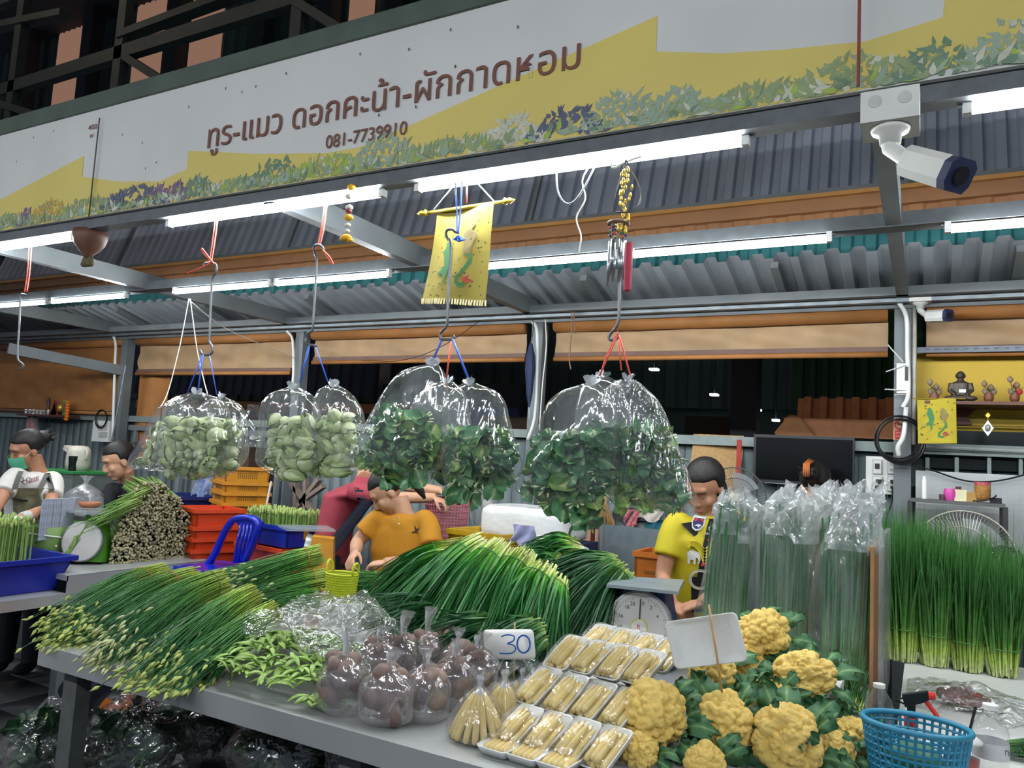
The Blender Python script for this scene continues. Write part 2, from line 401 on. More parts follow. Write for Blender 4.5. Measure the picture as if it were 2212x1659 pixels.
awning(-7.05, -4.95, 2.27, 'tan rolled awning behind the leftmost cabbage bags')
awning(-9.6, -7.25, 1.86, 'long orange tarpaulin lowered to the wall above the masked woman', True)
t = thing('tarpaulin', 'narrow orange tarpaulin strip hanging beside the railing', 'tarpaulin', (-6.9, 5.1, 1.2))
MB().grid(lambda u, v: (-7.12+.5*v, 5.09+.02*math.sin(v*9+u*3), 2.5-1.1*u), 10, 14).obj('cloth', ORTARP, t, smooth=True)

# fluorescent tubes
TUBE = emit('tube_glow', (.92, .97, 1.0), TUBE_POWER)
AISLE = emit('aisle_tube_glow', (.92, .97, 1.0), 185.0)
def lamp(x0, x1, y, z, label, group, glow=None):
    t = thing('fluorescent_lamp', label, 'lamp', ((x0+x1)/2, y, z), group)
    MB().box(((x0+x1)/2, y+.008, z+.0185), (x1-x0+.07, .02, .008)).obj('batten', STEEL, t)
    MB().tube([(x0, y, z), (x1, y, z)], .0145, 10).obj('tube', glow or TUBE, t, smooth=True)
    for x, s in ((x0, -1), (x1, 1)): MB().box((x+s*.012, y, z+.008), (.022, .028, .045)).obj('end_cap', WHITEP, t)
    return t
F = 'front row of tubes'; B_ = 'rear row of tubes'
fy, fz = 2.355, 2.622
def xat(px, py, y): return at(px, py, Y=y)[0]
lamp(xat(910, 398, fy), xat(1603, 290, fy), fy, fz, 'bright fluorescent tube above the hanging yellow cloth banner', F)
lamp(xat(370, 480, fy), xat(822, 415, fy), fy, fz, 'bright fluorescent tube under the sign telephone number', F)
lamp(xat(158, 517, fy)-1.2, xat(158, 517, fy), fy, fz, 'bright fluorescent tube beside the brown hanging bell', F)
lamp(xat(2100, 210, fy), xat(2100, 210, fy)+1.2, fy, fz, 'bright fluorescent tube beyond the large white camera', F)
by, bz = 3.42, 2.6
lamp(xat(1370, 545, by), xat(1785, 512, by), by, bz, 'rear fluorescent tube to the wind chime side of the router post', B_)
lamp(xat(1055, 575, by), xat(1325, 555, by), by, bz, 'rear fluorescent tube between cloth banner and wind chime', B_)
lamp(xat(600, 612, by), xat(836, 597, by), by, bz, 'rear fluorescent tube behind the second hook, beside the cloth banner', B_)
lamp(xat(380, 630, by), xat(580, 617, by), by, bz, 'rear fluorescent tube behind the hook of the leftmost bags', B_)
lamp(xat(115, 648, by), xat(270, 637, by), by, bz, 'rear fluorescent tube above the dark sweater woman', B_)
lamp(xat(100, 655, by)-.85, xat(100, 655, by), by, bz, 'rear fluorescent tube above the masked woman', B_)
lamp(xat(2055, 480, by), xat(2055, 480, by)+1.0, by, bz, 'rear fluorescent tube above the altar shelf', B_)
# tubes of the facing stall row across the aisle (behind the viewer)
for k, x in enumerate([-7.2, -5.2, -3.2, -1.2, .8, 2.8]):
    lamp(x-.6, x+.6, -.9, 2.95, 'fluorescent tube of the facing stall row across the aisle', 'tubes across the aisle', AISLE)

# hall above and behind
HALLW = mat('hall_wall_sheet', '#3a4a48', .7, var=.2, scale=.5)
HALLP = emit('translucent_wall_panel', '#b08672', .5)
hw = struct(MB().box((-10, 10.3, 6.5), (50, .1, 9)).obj('wall_far', HALLW))
corr = corrug('wall_sheet', (-34, 10.2, 2.4), (1,0,0), (0,0,1), 48, 9, .32, .05, HALLW, hw)
# ================================================================ shop sign
SY = 2.27
def split_islands(o, name):
    b = bmesh.new(); b.from_mesh(o.data); b.verts.ensure_lookup_table(); seen = set(); par = o.parent; m = o.data.materials[0]
    for v in b.verts:
        if v.index in seen: continue
        st = [v]; isl = []
        seen.add(v.index)
        while st:
            q = st.pop(); isl.append(q)
            for e in q.link_edges:
                w = e.other_vert(q)
                if w.index not in seen: seen.add(w.index); st.append(w)
        ix = {q.index: i for i, q in enumerate(isl)}; fs = {f for q in isl for f in q.link_faces}
        me = bpy.data.meshes.new(name); me.from_pydata([q.co[:] for q in isl], [], [tuple(ix[w.index] for w in f.verts) for f in fs]); me.materials.append(m)
        c = bpy.data.objects.new(name, me); COL.objects.link(c); c.parent = par
    b.free(); bpy.data.objects.remove(o)
SG = thing('shop_sign', 'long white and yellow shop sign with brown Thai lettering', 'sign', (-2.5, SY, 2.69))
BANW = mat('banner_white', '#d2d1cf', .55, var=.05, scale=2)
BANY = mat('banner_yellow', '#d8c56c', .55, var=.05, scale=2)
BRN = mat('banner_brown', '#7a4e40', .6, var=.08)
MB().box(((XL+XR)/2, SY+.02, 2.975), (XR-XL, .02, .57)).obj('banner_sheet', BANW, SG)
tb_ = MB().beam((XL, SY+.03, 3.295), (XR, SY+.03, 3.295), .07, .085).obj('top_beam', GREENBEAM, SG)
def sp(px, py, off=0.0): p = at(px, py, Y=SY+.01); return V(p[0], SY+.0075-off, p[2])
def clampz(p): return V(p[0], p[1], min(max(p[2], 2.692), 3.255))
def signpoly(name, pix, m, off=.0, parent=SG):
    return MB().poly([clampz(sp(x, y, off)) for x, y in pix], (0, .002, 0)).obj(name, m, parent)
def zrow(x, z): return (x, z)
# yellow fields (traced as the print runs)
signpoly('yellow_field', [(0, 432), (182, 337), (178, 382), (262, 393), (345, 392), (404, 366), (408, 326), (560, 333), (705, 331), (780, 318), (1420, 35), (1418, 112), (1560, 116), (1690, 108), (1870, 90),
          (2037, 38), (2040, 2), (2212, -30), (2212, 110), (1840, 205), (910, 370), (0, 520)], BANY)
pts = [V(x, SY+.0075, z) for x, z in ((.32, 2.692), (.32, 3.255), (.75, 3.255), (1.2, 2.95), (XR, 2.9), (XR, 2.692))]
MB().poly(pts, (0, .002, 0)).obj('yellow_field', BANY, SG)
p0 = sp(0, 432); MB().poly([V(p0[0], SY+.0075, 2.692), V(p0[0], SY+.0075, p0[2]), V(p0[0]-1.5, SY+.0075, 2.9), V(XL, SY+.0075, 2.9), V(XL, SY+.0075, 2.692)], (0, .002, 0)).obj('yellow_field', BANY, SG)
# lettering
a = sp(450, 322, .004); b2 = sp(1254, 160, .004); wid = np.linalg.norm(b2-a)
def sign_text(name, body, pa, pb, size):
    A = sp(*pa, .004); Bp = sp(*pb, .004); d = Bp-A; L = np.linalg.norm(d)
    o = text_mesh(name, body, size, BRN, Matrix.Identity(4), None, .0008, .0002)
    xs = [v.co.x for v in o.data.vertices]; x0, x1 = min(xs), max(xs)
    M4 = frame(A - np.array(SG['_o']), d, (0, 0, 1)) @ Matrix.Diagonal((L/(x1-x0), 1, 1, 1)) @ Matrix.Translation((-x0, 0, 0))
    o.data.transform(M4); o.parent = SG; split_islands(o, 'letter'); return None
sign_text('lettering', 'ทูร-แมว ดอกคะน้า-ผักกาดหอม', (450, 321), (1254, 147), .158)
sign_text('phone_number', '081-7739910', (705, 322), (880, 291), .078)
sign_text('stall_number', '4/22', (193, 282), (212, 277), .032)
sign_text('stall_number', 'IV', (197, 299), (204, 297), .025)
# printed vegetables along the lower edge
VEG = [mat('print_green_dark', '#708a70', .6), mat('print_green', '#8f9f72', .6), mat('print_green_grey', '#97a994', .6), mat('print_white', '#c7c8b4', .6),
       mat('print_purple', '#7d6484', .6), mat('print_indigo', '#5a5f78', .6), mat('print_ochre', '#c2a24c', .6), mat('print_lime', '#9fb352', .6)]
vp = thing('_', 'x', 'x'); bpy.data.objects.remove(vp)
mbs = [MB() for _ in VEG]
def vegleaf(k, x, z, L, w, a, lay):
    c, s = math.cos(a), math.sin(a); y = SY+.0065-lay*.0006
    P = []
    for (u, v) in ((0, 0), (.25, .5), (.55, .42), (1, 0), (.6, -.3), (.3, -.5)):
        P.append(V(x+(u*L)*c-(v*w)*s, y, max(2.6915, z+(u*L)*s+(v*w)*c)))
    mbs[k].poly(P, (0, .0005, 0))
x = XL+.1; zone = 0
while x < XR-.1:
    wd = rnd.uniform(.18, .45); kind = rnd.choice([0, 1, 2, 2, 1, 7, 3, 6, 5, 4, 0]); h = rnd.uniform(.07, .14) if kind in (0, 2, 5) else rnd.uniform(.05, .11)
    if kind in (4,): wd = .14; h = .09
    for q in range(int(170*wd/.3)):
        u = rnd.uniform(-1, 1); xx = x+wd/2+u*wd*.55; top = h*(1-abs(u)**2.2)
        kk = kind if rnd.random() < .8 else rnd.choice([1, 2, 3]) if kind not in (4, 5) else kind
        vegleaf(kk, xx, 2.692+rnd.random()*top, rnd.uniform(.018, .042), rnd.uniform(.009, .02), rnd.uniform(.2, 2.9), rnd.random()*4)
    x += wd*.8
for q in range(900):
    vegleaf(rnd.choice([0, 1, 1, 2, 2, 3, 7]), rnd.uniform(XL, XR), 2.69+rnd.random()*.03, rnd.uniform(.03, .07), rnd.uniform(.012, .025), rnd.uniform(0, 3.1), 4+rnd.random()*2)
for k, b in enumerate(mbs):
    if b.v: tag(b.obj('vegetable_print', VEG[k], SG, fix=False), kind='stuff')
# hanging rods against the sign
tag(MB().tube([sp(222, 258, .015), sp(199, 470, .015)], .0035, 6).obj('rod', mat('dark_rod', '#4b4743', .6)), 'thin dark rod hanging in front of the sign near the stall number', 'rod')
tag(MB().tube([at(1857, -30, Y=2.2), at(1854, 185, Y=2.2)], .005, 6).obj('rod', mat('rust_rod', '#8a4a3a', .6)), 'reddish rusty rod hanging in front of the sign by the camera', 'rod')
sm = mat('bird_dirt', '#5a544c', .8)
for (x, y) in [(75, 298), (38, 350), (118, 284), (317, 365), (340, 352), (310, 310), (267, 292), (320, 428), (525, 200), (490, 192), (555, 188), (620, 160), (410, 232), (820, 250), (900, 232), (975, 66), (1120, 60), (780, 118), (885, 108), (985, 145)]:
    p = sp(x, y, .004); MB().ell(p, (.0035, .001, .007), 6, 4).obj('dirt_speck', sm, SG)
# hall trusses over the sign and translucent wall panels behind them
TY = 6.0
tr = thing('roof_truss', 'dark green steel truss beams of the hall above the sign', 'truss', (-9, TY, 6)); tr['kind'] = 'structure'
def tpx(px, py, y=TY): return at(px, py, Y=y)
q = tpx(300, 105); z1_ = q[2]
MB().beam((-22, TY, z1_), (2, TY, z1_), .12, .18).obj('chord', DGREEN, tr)
MB().beam((-22, TY, z1_+1.5), (2, TY, z1_+1.5), .12, .18).obj('chord', DGREEN, tr)
for px in (40, 262, 640, 1000):
    p = tpx(px, 120); MB().beam((p[0], TY, 5.6), (p[0], TY, 9.5), .16, .12, (0, 1, 0)).obj('upright', DGREEN, tr)
for (a1, b1) in [((275, 125), (360, 180)), ((640, 5), (760, 80)), ((0, 225), (110, 260)), ((-10, 60), (140, 30)), ((640, 0), (1000, -160)), ((262, 80), (640, -60))]:
    MB().beam(tpx(*a1), tpx(*b1), .1, .16, (0, 1, 0)).obj('brace', DGREEN, tr)
WY = 10.15
for (xa, xb, lab) in [(113, 170, 'farthest of the'), (278, 348, 'second of the'), (398, 475, 'third of the'), (740, 800, 'last of the')]:
    pa = tpx(xa, 220, WY); pb = tpx(xb, 210, WY)
    struct(corrug('wall_panel', (pa[0], WY-.02, 6.3), (1,0,0), (0,0,1), pb[0]-pa[0], 6.5, .2, .03, HALLP), lab+' four warm translucent panels in the hall wall', 'panel')
for px in (60, 190, 375, 560, 700, 850):
    p = tpx(px, 150, 9.8); struct(MB().box((p[0], 9.8, 7.5), (.35, .25, 8)).obj('hall_column', mat('hall_dark', '#20262b', .7)), 'dark upright of the hall wall, one of several', 'column')['group'] = 'hall wall uprights'
for k, (x, y) in enumerate(((-13, 3.5), (-8, 2.5), (-3, 3.0))):  # unseen lamps added overhead to brighten the trusses and the hall wall
    t = thing('hall_lamp', 'high hall lamp hanging over the stalls, '+['far end', 'middle', 'near end'][k], 'lamp', (x, y, 9.6), 'high hall lamps')
    MB().lathe([(.1, .25), (.3, .0), (.28, .0), (.08, .2)], (x, y, 9.6), 20).obj('reflector', STEEL, t, smooth=True); MB().lathe([(.26, .005), (.26, .02)], (x, y, 9.6), 20).obj('bulb', emit('hall_lamp_glow', '#ffe8d0', 55), t); MB().tube([(x, y, 9.85), (x, y, 11.15)], .02, 6).obj('rod', STEEL, t)
struct(MB().box((-8, 9, 11.2), (50, 30, .1)).obj('hall_roof', mat('hall_dark', '#20262b', .7)), 'dark hall roof high overhead', 'roof')
# ================================================================ tables
TZ = .80
t = thing('market_table', 'long stainless steel table full of vegetables facing the aisle', 'table', (-1.55, 2.6, 0))
MB().box((-1.56, 2.62, TZ-.012), (2.80, 1.6, .024)).obj('tabletop', STAIN, t)
MB().box((-1.56, 1.822, TZ-.037), (2.80, .012, .075)).obj('front_lip', STAIN, t)
MB().box((-2.955, 2.62, TZ-.037), (.012, 1.6, .075)).obj('side_lip', STAIN, t)
for x, y in ((-2.86, 1.92), (-.25, 1.92), (-2.86, 3.35), (-.25, 3.35), (-1.5, 1.92)):
    MB().box((x, y, .39), (.08, .06, .77)).obj('leg', mat('dull_leg_steel', '#6d7070', .5, .3), t)
MB().box((-1.4, 3.1, .12), (2.0, .5, .03)).obj('lower_shelf', mat('dull_leg_steel'), t)
WTAB = mat('white_table_sheet', '#d6d8d4', .45, var=.06, scale=4)
t = thing('white_table', 'white covered table with chives, bottles and blue basket', 'table', (.6, 3.2, 0))
MB().box((.72, 3.2, TZ-.015), (1.6, 2.0, .03)).obj('tabletop', WTAB, t)
for x, y in ((0, 2.3), (1.4, 2.3), (0, 4.1), (1.4, 4.1)): MB().box((x, y, .385), (.06, .06, .77)).obj('leg', STEEL, t)
# neighbouring steel counter on the far side of the walkway
t = thing('steel_counter', 'stainless steel counter with raised back, stacked with tied stems', 'counter', (-4.9, 3.2, 0))
zl = at(80, 1290, X=-4.28)[2]
MB().box((-4.78, 3.25, TZ-.015), (1.0, 1.0, .03)).obj('raised_top', STAIN, t)
MB().box((-4.285, 3.25, TZ-.13), (.012, 1.0, .26)).obj('steel_front', STAIN, t)
MB().box((-4.78, 1.7, zl-.03), (1.0, 2.1, .06)).obj('lower_top', STAIN, t)
for x, y in ((-4.35, 2.8), (-5.2, 2.8), (-4.35, 3.7), (-5.2, 3.7), (-4.35, .8)): MB().box((x, y, .29), (.06, .06, .58)).obj('leg', STEEL, t)

# ================================================================ vegetables: makers
def stems(paths_root, paths_ctrl, paths_tip, r, ns=7, sides=3, flat=0., taper=.6, t0=0., t1=1., jit=.0):
    """many thin stems as one mesh; quadratic paths root-ctrl-tip, arrays (n,3)"""
    n = len(paths_root); u = np.linspace(0, 1, ns)[None, :, None]
    P = (1-u)**2*paths_root[:, None, :] + 2*u*(1-u)*paths_ctrl[:, None, :] + u*u*paths_tip[:, None, :]
    T = np.gradient(P, axis=1); T /= np.linalg.norm(T, axis=2, keepdims=True)+1e-9
    ref = nr.normal(size=(n, 1, 3)); A = np.cross(T, ref); A /= np.linalg.norm(A, axis=2, keepdims=True)+1e-9; B = np.cross(T, A)
    rr = (r*(1-(1-taper)*np.linspace(0, 1, ns)))[None, :, None] * nr.uniform(.8, 1.25, (n, 1, 1))
    b = MB()
    if flat:
        prof = np.sin(np.pi*np.clip(np.linspace(.12, 1.0, ns), 0, 1))[None, :, None]**.6
        prof[:, -1] = .08
        A2 = A*rr*prof; Q = np.stack([P-A2, P+A2], axis=2)   # n,ns,2,3
        V_ = Q.reshape(-1, 3); k = 2
        base = (np.arange(n)*ns*k)[:, None]+(np.arange(ns-1)*k)[None, :]
        f = np.stack([base, base+1, base+3, base+2], -1).reshape(-1, 4)
    else:
        k = sides; ang = 2*np.pi*np.arange(k)/k
        Q = P[:, :, None, :] + (A[:, :, None, :]*np.cos(ang)[None, None, :, None] + B[:, :, None, :]*np.sin(ang)[None, None, :, None])*rr[:, :, None, :]
        V_ = Q.reshape(-1, 3)
        base = ((np.arange(n)*ns)[:, None]+np.arange(ns-1)[None, :])*k
        f = []
        for j in range(k): f.append(np.stack([base+j, base+(j+1) % k, base+(j+1) % k+k, base+j+k], -1).reshape(-1, 4))
        f = np.concatenate(f)
        cap = [tuple(int(i*ns*k+j) for j in range(k)) for i in range(n)]
    b.v = V_.tolist(); b.f = [tuple(q) for q in f.tolist()]
    if not flat: b.f += cap
    b.m = [0]*len(b.f)
    tt = np.repeat(np.tile(np.linspace(t0, t1, ns), n), k); b.t = tt
    return b, P, T
def disk(n, rad, ax, seed=None):
    a = unit(np.cross(ax, (0, 0, 1.) if abs(unit(ax)[2]) < .9 else (1., 0, 0))); c = np.cross(unit(ax), a)
    q = nr.uniform(0, 2*np.pi, n); rr = rad*np.sqrt(nr.uniform(0, 1, n))
    return rr[:, None]*(np.cos(q)[:, None]*a + np.sin(q)[:, None]*c), q, rr
CHIVE = ramp_mat('chive_stem', [(0, '#c9d873'), (.12, '#9cc04a'), (.3, '#4f8f38'), (1, '#2c6636')], .4)
FCHIVE = ramp_mat('flower_chive_stem', [(0, '#cfdc6a'), (.18, '#9cbf48'), (.42, '#4f8c3c'), (1, '#2f6a44')], .4)
LEAFCH = ramp_mat('chive_leaf', [(0, '#e6eaa8'), (.14, '#cfe07a'), (.26, '#5fa83a'), (.5, '#2f7534'), (1, '#22592b')], .38, rnd_=.22)
DARKCH = ramp_mat('dark_chive_leaf', [(0, '#a9bf6a'), (.12, '#5f8f4a'), (.4, '#2e5f38'), (1, '#24502f')], .38, rnd_=.2)
GRASSCH = ramp_mat('upright_chive_leaf', [(0, '#e2edaa'), (.12, '#b4d060'), (.3, '#4a7d34'), (.7, '#315f2c'), (1, '#437a38')], .4, rnd_=.22)
STALK = ramp_mat('celery_stalk', [(0, '#d5e2a0'), (.2, '#86b060'), (1, '#4f8a48')], .4)
BUDM = mat('chive_flower_bud', '#b7c46a', .5, var=.12, rnd_=.2)
BUDM2 = mat('pale_chive_flower_bud', '#c6cc92', .5, var=.12, rnd_=.15)
BANDM = mat('rubber_band', '#c8743a', .5)
BANDG = mat('green_tie', '#3f7d3a', .5)
bud = MB().lathe([(.0006, 0), (.0032, .004), (.0042, .008), (.003, .013), (.0008, .018), (.0003, .022)], n=6).mesh('flower_bud'); bud.materials.append(BUDM)
bud2 = MB().lathe([(.0006, 0), (.0028, .004), (.0036, .009), (.0026, .014), (.0006, .021)], n=6).mesh('flower_bud'); bud2.materials.append(BUDM2)
def bunch(name, label, cat, root, tip, n, r0, r1, sr, m, sag=.0, up=.05, group=None, buds=None, nbud=0, flat=0., band=.14, bandm=BANDM, ns=8, scat=.06, lift=0., rootscat=.012, neck=1., zmin=TZ+.004):
    root = np.array(root, float); tip = np.array(tip, float); ax = tip-root; L = np.linalg.norm(ax)
    o0, q, rr = disk(n, 1., ax); perm = o0
    R = root + o0*r0 + nr.normal(size=(n, 1))*rootscat*unit(ax)
    mid = (root+tip)/2 + V(0, 0, up)
    C_ = mid + o0*(r0*.55+r1*.45)*neck + nr.normal(size=(n, 3))*.008
    T_ = tip + o0*r1 + nr.normal(size=(n, 3))*r1*.25 + unit(ax)*nr.normal(size=(n, 1))*scat
    T_[:, 2] -= sag*nr.uniform(.3, 1, n)
    for A in (R, C_, T_): A[:, 2] = np.maximum(A[:, 2], zmin)
    b, P, T = stems(R, C_, T_, sr, ns, 3, flat)
    th = thing(name, label, cat, root - V(0, 0, r0), group)
    s = b.obj('stems' if not flat else 'leaves', m, th, smooth=True, fix=False); s['kind'] = 'stuff'
    if band:
        i = max(1, int(band*(ns-1)+.5)); c = P[:, i].mean(0); rad = np.percentile(np.linalg.norm(P[:, i]-c, axis=1), 96)+.002
        d = unit(ax); d = unit(P[:, i+1].mean(0)-P[:, i-1].mean(0)); a = unit(np.cross(d, (0, 0, 1))); e = np.cross(d, a)
        MB().tube([c+(a*math.cos(k*math.pi/8)+e*math.sin(k*math.pi/8))*rad for k in range(16)], .0022, 5, closed=True).obj('tie', bandm, th, smooth=True)
    if buds is not None:
        # the buds that can be seen: those nearest the viewer
        dist = np.linalg.norm(P[:, -1]-CP, axis=1); order = np.argsort(dist)[:nbud]
        for i in order:
            d = T[i, -1]+nr.normal(size=3)*.25
            inst('flower_bud', buds, P[i, -1], rot_to(d), nr.uniform(1.2, 1.8), th)
        k2 = np.argsort(dist)[nbud:]
    return th
# -------- flowering chives heaped at the far end of the table
FB = 'flowering chive bunches on the steel table'
def pt(px, py, Y): return at(px, py, Y=Y)
bunch('chive_bunch', 'flowering chives with plump green buds hanging over the table corner', 'chives', pt(352, 1240, 2.40), pt(150, 1345, 1.93), 300, .05, .085, .0021, FCHIVE, .03, .05, FB, bud, 300, band=.2, ns=9)
bunch('chive_bunch', 'flowering chives with fine green stems, uppermost beside the steel counter', 'chives', pt(420, 1245, 2.45), pt(190, 1360, 1.95), 250, .045, .07, .0021, FCHIVE, .03, .06, FB, bud, 230, band=.2, ns=9)
bunch('chive_bunch', 'thick tied flowering chives with pale narrow buds and yellow green roots', 'chives', pt(478, 1258, 2.32), pt(262, 1395, 1.89), 330, .055, .09, .0021, FCHIVE, .03, .07, FB, bud2, 300, band=.16, bandm=BANDG, ns=9)
bunch('chive_bunch', 'flowering chives with round yellow green buds at the table front', 'chives', pt(545, 1285, 2.22), pt(352, 1440, 1.84), 270, .045, .085, .0023, FCHIVE, .03, .05, FB, bud, 260, band=0, ns=9)
bunch('chive_bunch', 'flowering chives lying lowest beside the pea pod bag', 'chives', pt(592, 1322, 2.2), pt(400, 1468, 1.83), 270, .045, .08, .0023, FCHIVE, .03, .03, FB, bud, 260, band=0, ns=9)
# smaller tied bunches behind
for k, (a, b_, lab) in enumerate([((690, 1198), (505, 1262), 'topmost of three tied chive bunches beside the yellow basket'), ((700, 1248), (530, 1295), 'middle of three tied chive bunches beside the yellow basket'),
                                  ((705, 1290), (560, 1318), 'lowest of three tied chive bunches beside the yellow basket'), ((620, 1225), (450, 1262), 'dark chive bunch lying behind the yellow green roots')]):
    bunch('chive_bunch', lab, 'chives', pt(*a, 2.85 if k < 3 else 2.95), pt(*b_, 2.55 if k < 3 else 2.7), 200, .05, .06, .0018, CHIVE, .01, .02, 'tied chives behind the heap', bud2, 60, band=.16, ns=8)
# -------- the big heap of leaf chives in the middle
G = 'leaf chive bunches in the tall heap'
heap = [((985, 1192), (820, 1300), 3.12, 2.92, 'leaf chives with pale roots, outermost of the tall heap beside the mustard shirt'),
        ((1035, 1178), (880, 1345), 3.05, 2.72, 'leaf chives with pale roots, at the crest of the tall heap'),
        ((1080, 1185), (960, 1385), 3.0, 2.62, 'leaf chives with pale roots, broad middle bunch of the tall heap'),
        ((1130, 1205), (1040, 1400), 2.98, 2.66, 'leaf chives with pale roots, behind the price card'),
        ((1175, 1235), (1105, 1400), 2.95, 2.72, 'leaf chives with pale roots, steep bunch above the price card'),
        ((1200, 1262), (1160, 1395), 2.98, 2.8, 'leaf chives with pale roots, last of the tall heap towards the scale')]
for k, (a, b_, ya, yb, lab) in enumerate(heap):
    bunch('chive_bunch', lab, 'chives', pt(*a, ya), pt(*b_, yb), 420, .055, .115, .0052, LEAFCH, .05, .10, G, flat=1., band=.2, bandm=BANDG, ns=9, scat=.09, rootscat=.02)
for (a, b_, ya, yb, lab) in [((940, 1330), (830, 1350), 2.8, 2.6, 'lowest layer'), ((1060, 1360), (930, 1410), 2.7, 2.5, 'front layer'), ((1160, 1360), (1080, 1425), 2.75, 2.6, 'price card side')]:
    bunch('chive_bunch', 'dark leaf chives under the tall heap, '+lab, 'chives', pt(*a, ya), pt(*b_, yb), 260, .07, .12, .005, DARKCH, .03, .04, 'dark chives under the heap', flat=1., band=0, ns=7)
G2 = 'dark leaf chives beside the scale'
for (a, b_, ya, yb, lab) in [((1330, 1222), (1195, 1262), 3.3, 3.2, 'dark drooping leaf chives, uppermost beside the scale'), ((1338, 1228), (1228, 1330), 3.25, 3.0, 'dark drooping leaf chives with fanned tips beside the scale'),
                             ((1345, 1240), (1265, 1375), 3.2, 2.95, 'dark drooping leaf chives hanging lowest beside the scale'), ((1250, 1190), (1160, 1215), 3.35, 3.3, 'green stems lying behind the tall heap'), ((1225, 1225), (1130, 1228), 3.3, 3.25, 'short cut stems wedged behind the tall heap')]:
    bunch('chive_bunch', lab, 'chives', pt(*a, ya), pt(*b_, yb), 300, .05, .10, .005, DARKCH if 'dark' in lab else LEAFCH, .04, .07, G2, flat=1., band=.14, bandm=BANDG, ns=8)
bunch('chive_bunch', 'short chive bunch being tied under the hands of the mustard shirt person', 'chives', pt(835, 1262, 3.05), pt(760, 1265, 2.95), 220, .05, .06, .003, CHIVE, .01, .02, flat=0, band=.3, ns=7)
# -------- upright chives on the white table
for k, (px, lab) in enumerate([(1950, 'nearest the cardboard divider'), (2018, 'second from the cardboard divider'), (2090, 'third from the cardboard divider'), (2165, 'outermost, beside the fan')]):
    for row, (yy, ln) in enumerate(((3.95, ''), (4.25, ' in the rear row'))):
        rt = at(px, 1432+k*9, Z=TZ+.01); rt[1] = yy; rt[0] = at(px, 1440, Y=yy)[0]; rt[2] = TZ+.01
        bunch('upright_chives', 'bushy upright leaf chives '+lab+ln, 'chives', rt, rt+V(0, 0, .53+.04*row-.035*k), 520, .055, .10, .0042, GRASSCH, 0, .0, 'upright chives on the white table', flat=1., band=.3, bandm=BANDG, ns=9, scat=.05)
# -------- cauliflowers
def ico(sub):
    b = bmesh.new(); bmesh.ops.create_icosphere(b, subdivisions=sub, radius=1); b.verts.ensure_lookup_table()
    v = np.array([p.co[:] for p in b.verts]); f = [tuple(q.index for q in p.verts) for p in b.faces]; b.free(); return v, f
ICO_V, ICO_F = ico(6)
CURD = mat('cauliflower_curd', '#f0c450', .6, var=.12, scale=40, rnd_=.08, sub=.0, bump=.35, bscale=260, col2='#f6dc8c')
def curd_mesh(seed):
    r = np.random.RandomState(seed); v = ICO_V
    def bumps(n, a):
        s = r.normal(size=(n, 3)); s /= np.linalg.norm(s, axis=1)[:, None]
        d = np.clip(v@s.T, -1, 1); an = np.arccos(d)/ (a*r.uniform(.75, 1.25, n))[None, :]
        return np.sqrt(np.clip(1-an.min(1)**2, 0, 1))
    k = .62+.22*bumps(44, .40)+.15*bumps(300, .17)+.05*bumps(1500, .075)
    q = v*k[:, None]; q[:, 2] = np.where(q[:, 2] < 0, q[:, 2]*.75, q[:, 2]*.95)
    b = MB(); b.v = q.tolist(); b.f = ICO_F; b.m = [0]*len(ICO_F)
    me = b.mesh('curd', fix=False); me.materials.append(CURD); return me
curds = [curd_mesh(s) for s in (1, 2, 3)]
LEAFG = ramp_mat('cauliflower_leaf', [(0, '#7fa070'), (.15, '#4c7a4a'), (.4, '#3f6e45'), (1, '#33603f')], .5)
def leaf_mesh(name, m, L, Wd, curl, wave, seed, nu=9, nv=7, cup=.3):
    r = random.Random(seed); ph = r.random()*6; b = MB(); tt = []
    def F(u, v):
        s = (v-.5)*2; w = Wd*(math.sin(math.pi*min(1, .1+u*.95))**.7)*(1-.25*u)
        ang = curl*u; z = L*math.sin(ang)/max(curl, .01) if abs(curl) > .01 else L*u
        y = L*(1-math.cos(ang))/max(curl, .01) if abs(curl) > .01 else 0
        k = wave*math.sin(u*9+s*2+ph)*abs(s) + wave*.6*math.sin(u*17-s*3+ph)*s*s
        tt.append(abs(s)); return (s*w, y+cup*w*s*s+k, z)
    b.grid(F, nu, nv); b.t = tt
    me = b.mesh(name); me.materials.append(m); return me
cleaf = [leaf_mesh('leaf', LEAFG, .105, .034, c, .016, k, 11, 9) for k, c in enumerate((1.2, 1.9, 2.6, .6, 1.6))]
def cauli(px, py, Y, rpx, label, k, ax=(-.15, -.75, .62), nl=8, sc=(1, 1, 1)):
    nl += 4
    c = at(px, py, Y=Y); r = rpx/ppm(c); c[2] = max(c[2], TZ+r*.55)
    th = thing('cauliflower', label, 'cauliflower', c, 'yellow cauliflowers heaped on the table')
    ax = unit(V(*ax)+nr.normal(size=3)*.12); Q = rot_to(ax)
    inst('curd', curds[k % 3], c, Q @ Quaternion((0, 0, 1), rnd.random()*6), (r*sc[0]*1.06, r*sc[1]*1.06, r*sc[2]*1.06), th)
    for i in range(nl):
        a = 2*math.pi*i/nl+rnd.uniform(-.25, .25); loc = Vector((math.cos(a), math.sin(a), 0))
        d = Q @ (loc*.75+Vector((0, 0, rnd.uniform(.15, .7)))); inw = Q @ (-loc+Vector((0, 0, rnd.uniform(.0, .4))))
        p = Vector(c) + Q @ (loc*r*.93+Vector((0, 0, -r*.45)))
        inst('leaf', rnd.choice(cleaf), p, rot_to(d, Vector(tuple(-v for v in (Q @ -loc)))), rnd.uniform(.75, 1.15)*r/.085, th)
    return th
cauli(1408, 1545, 2.2, 74, 'big yellow cauliflower nearest the baby corn trays', 0, nl=9)
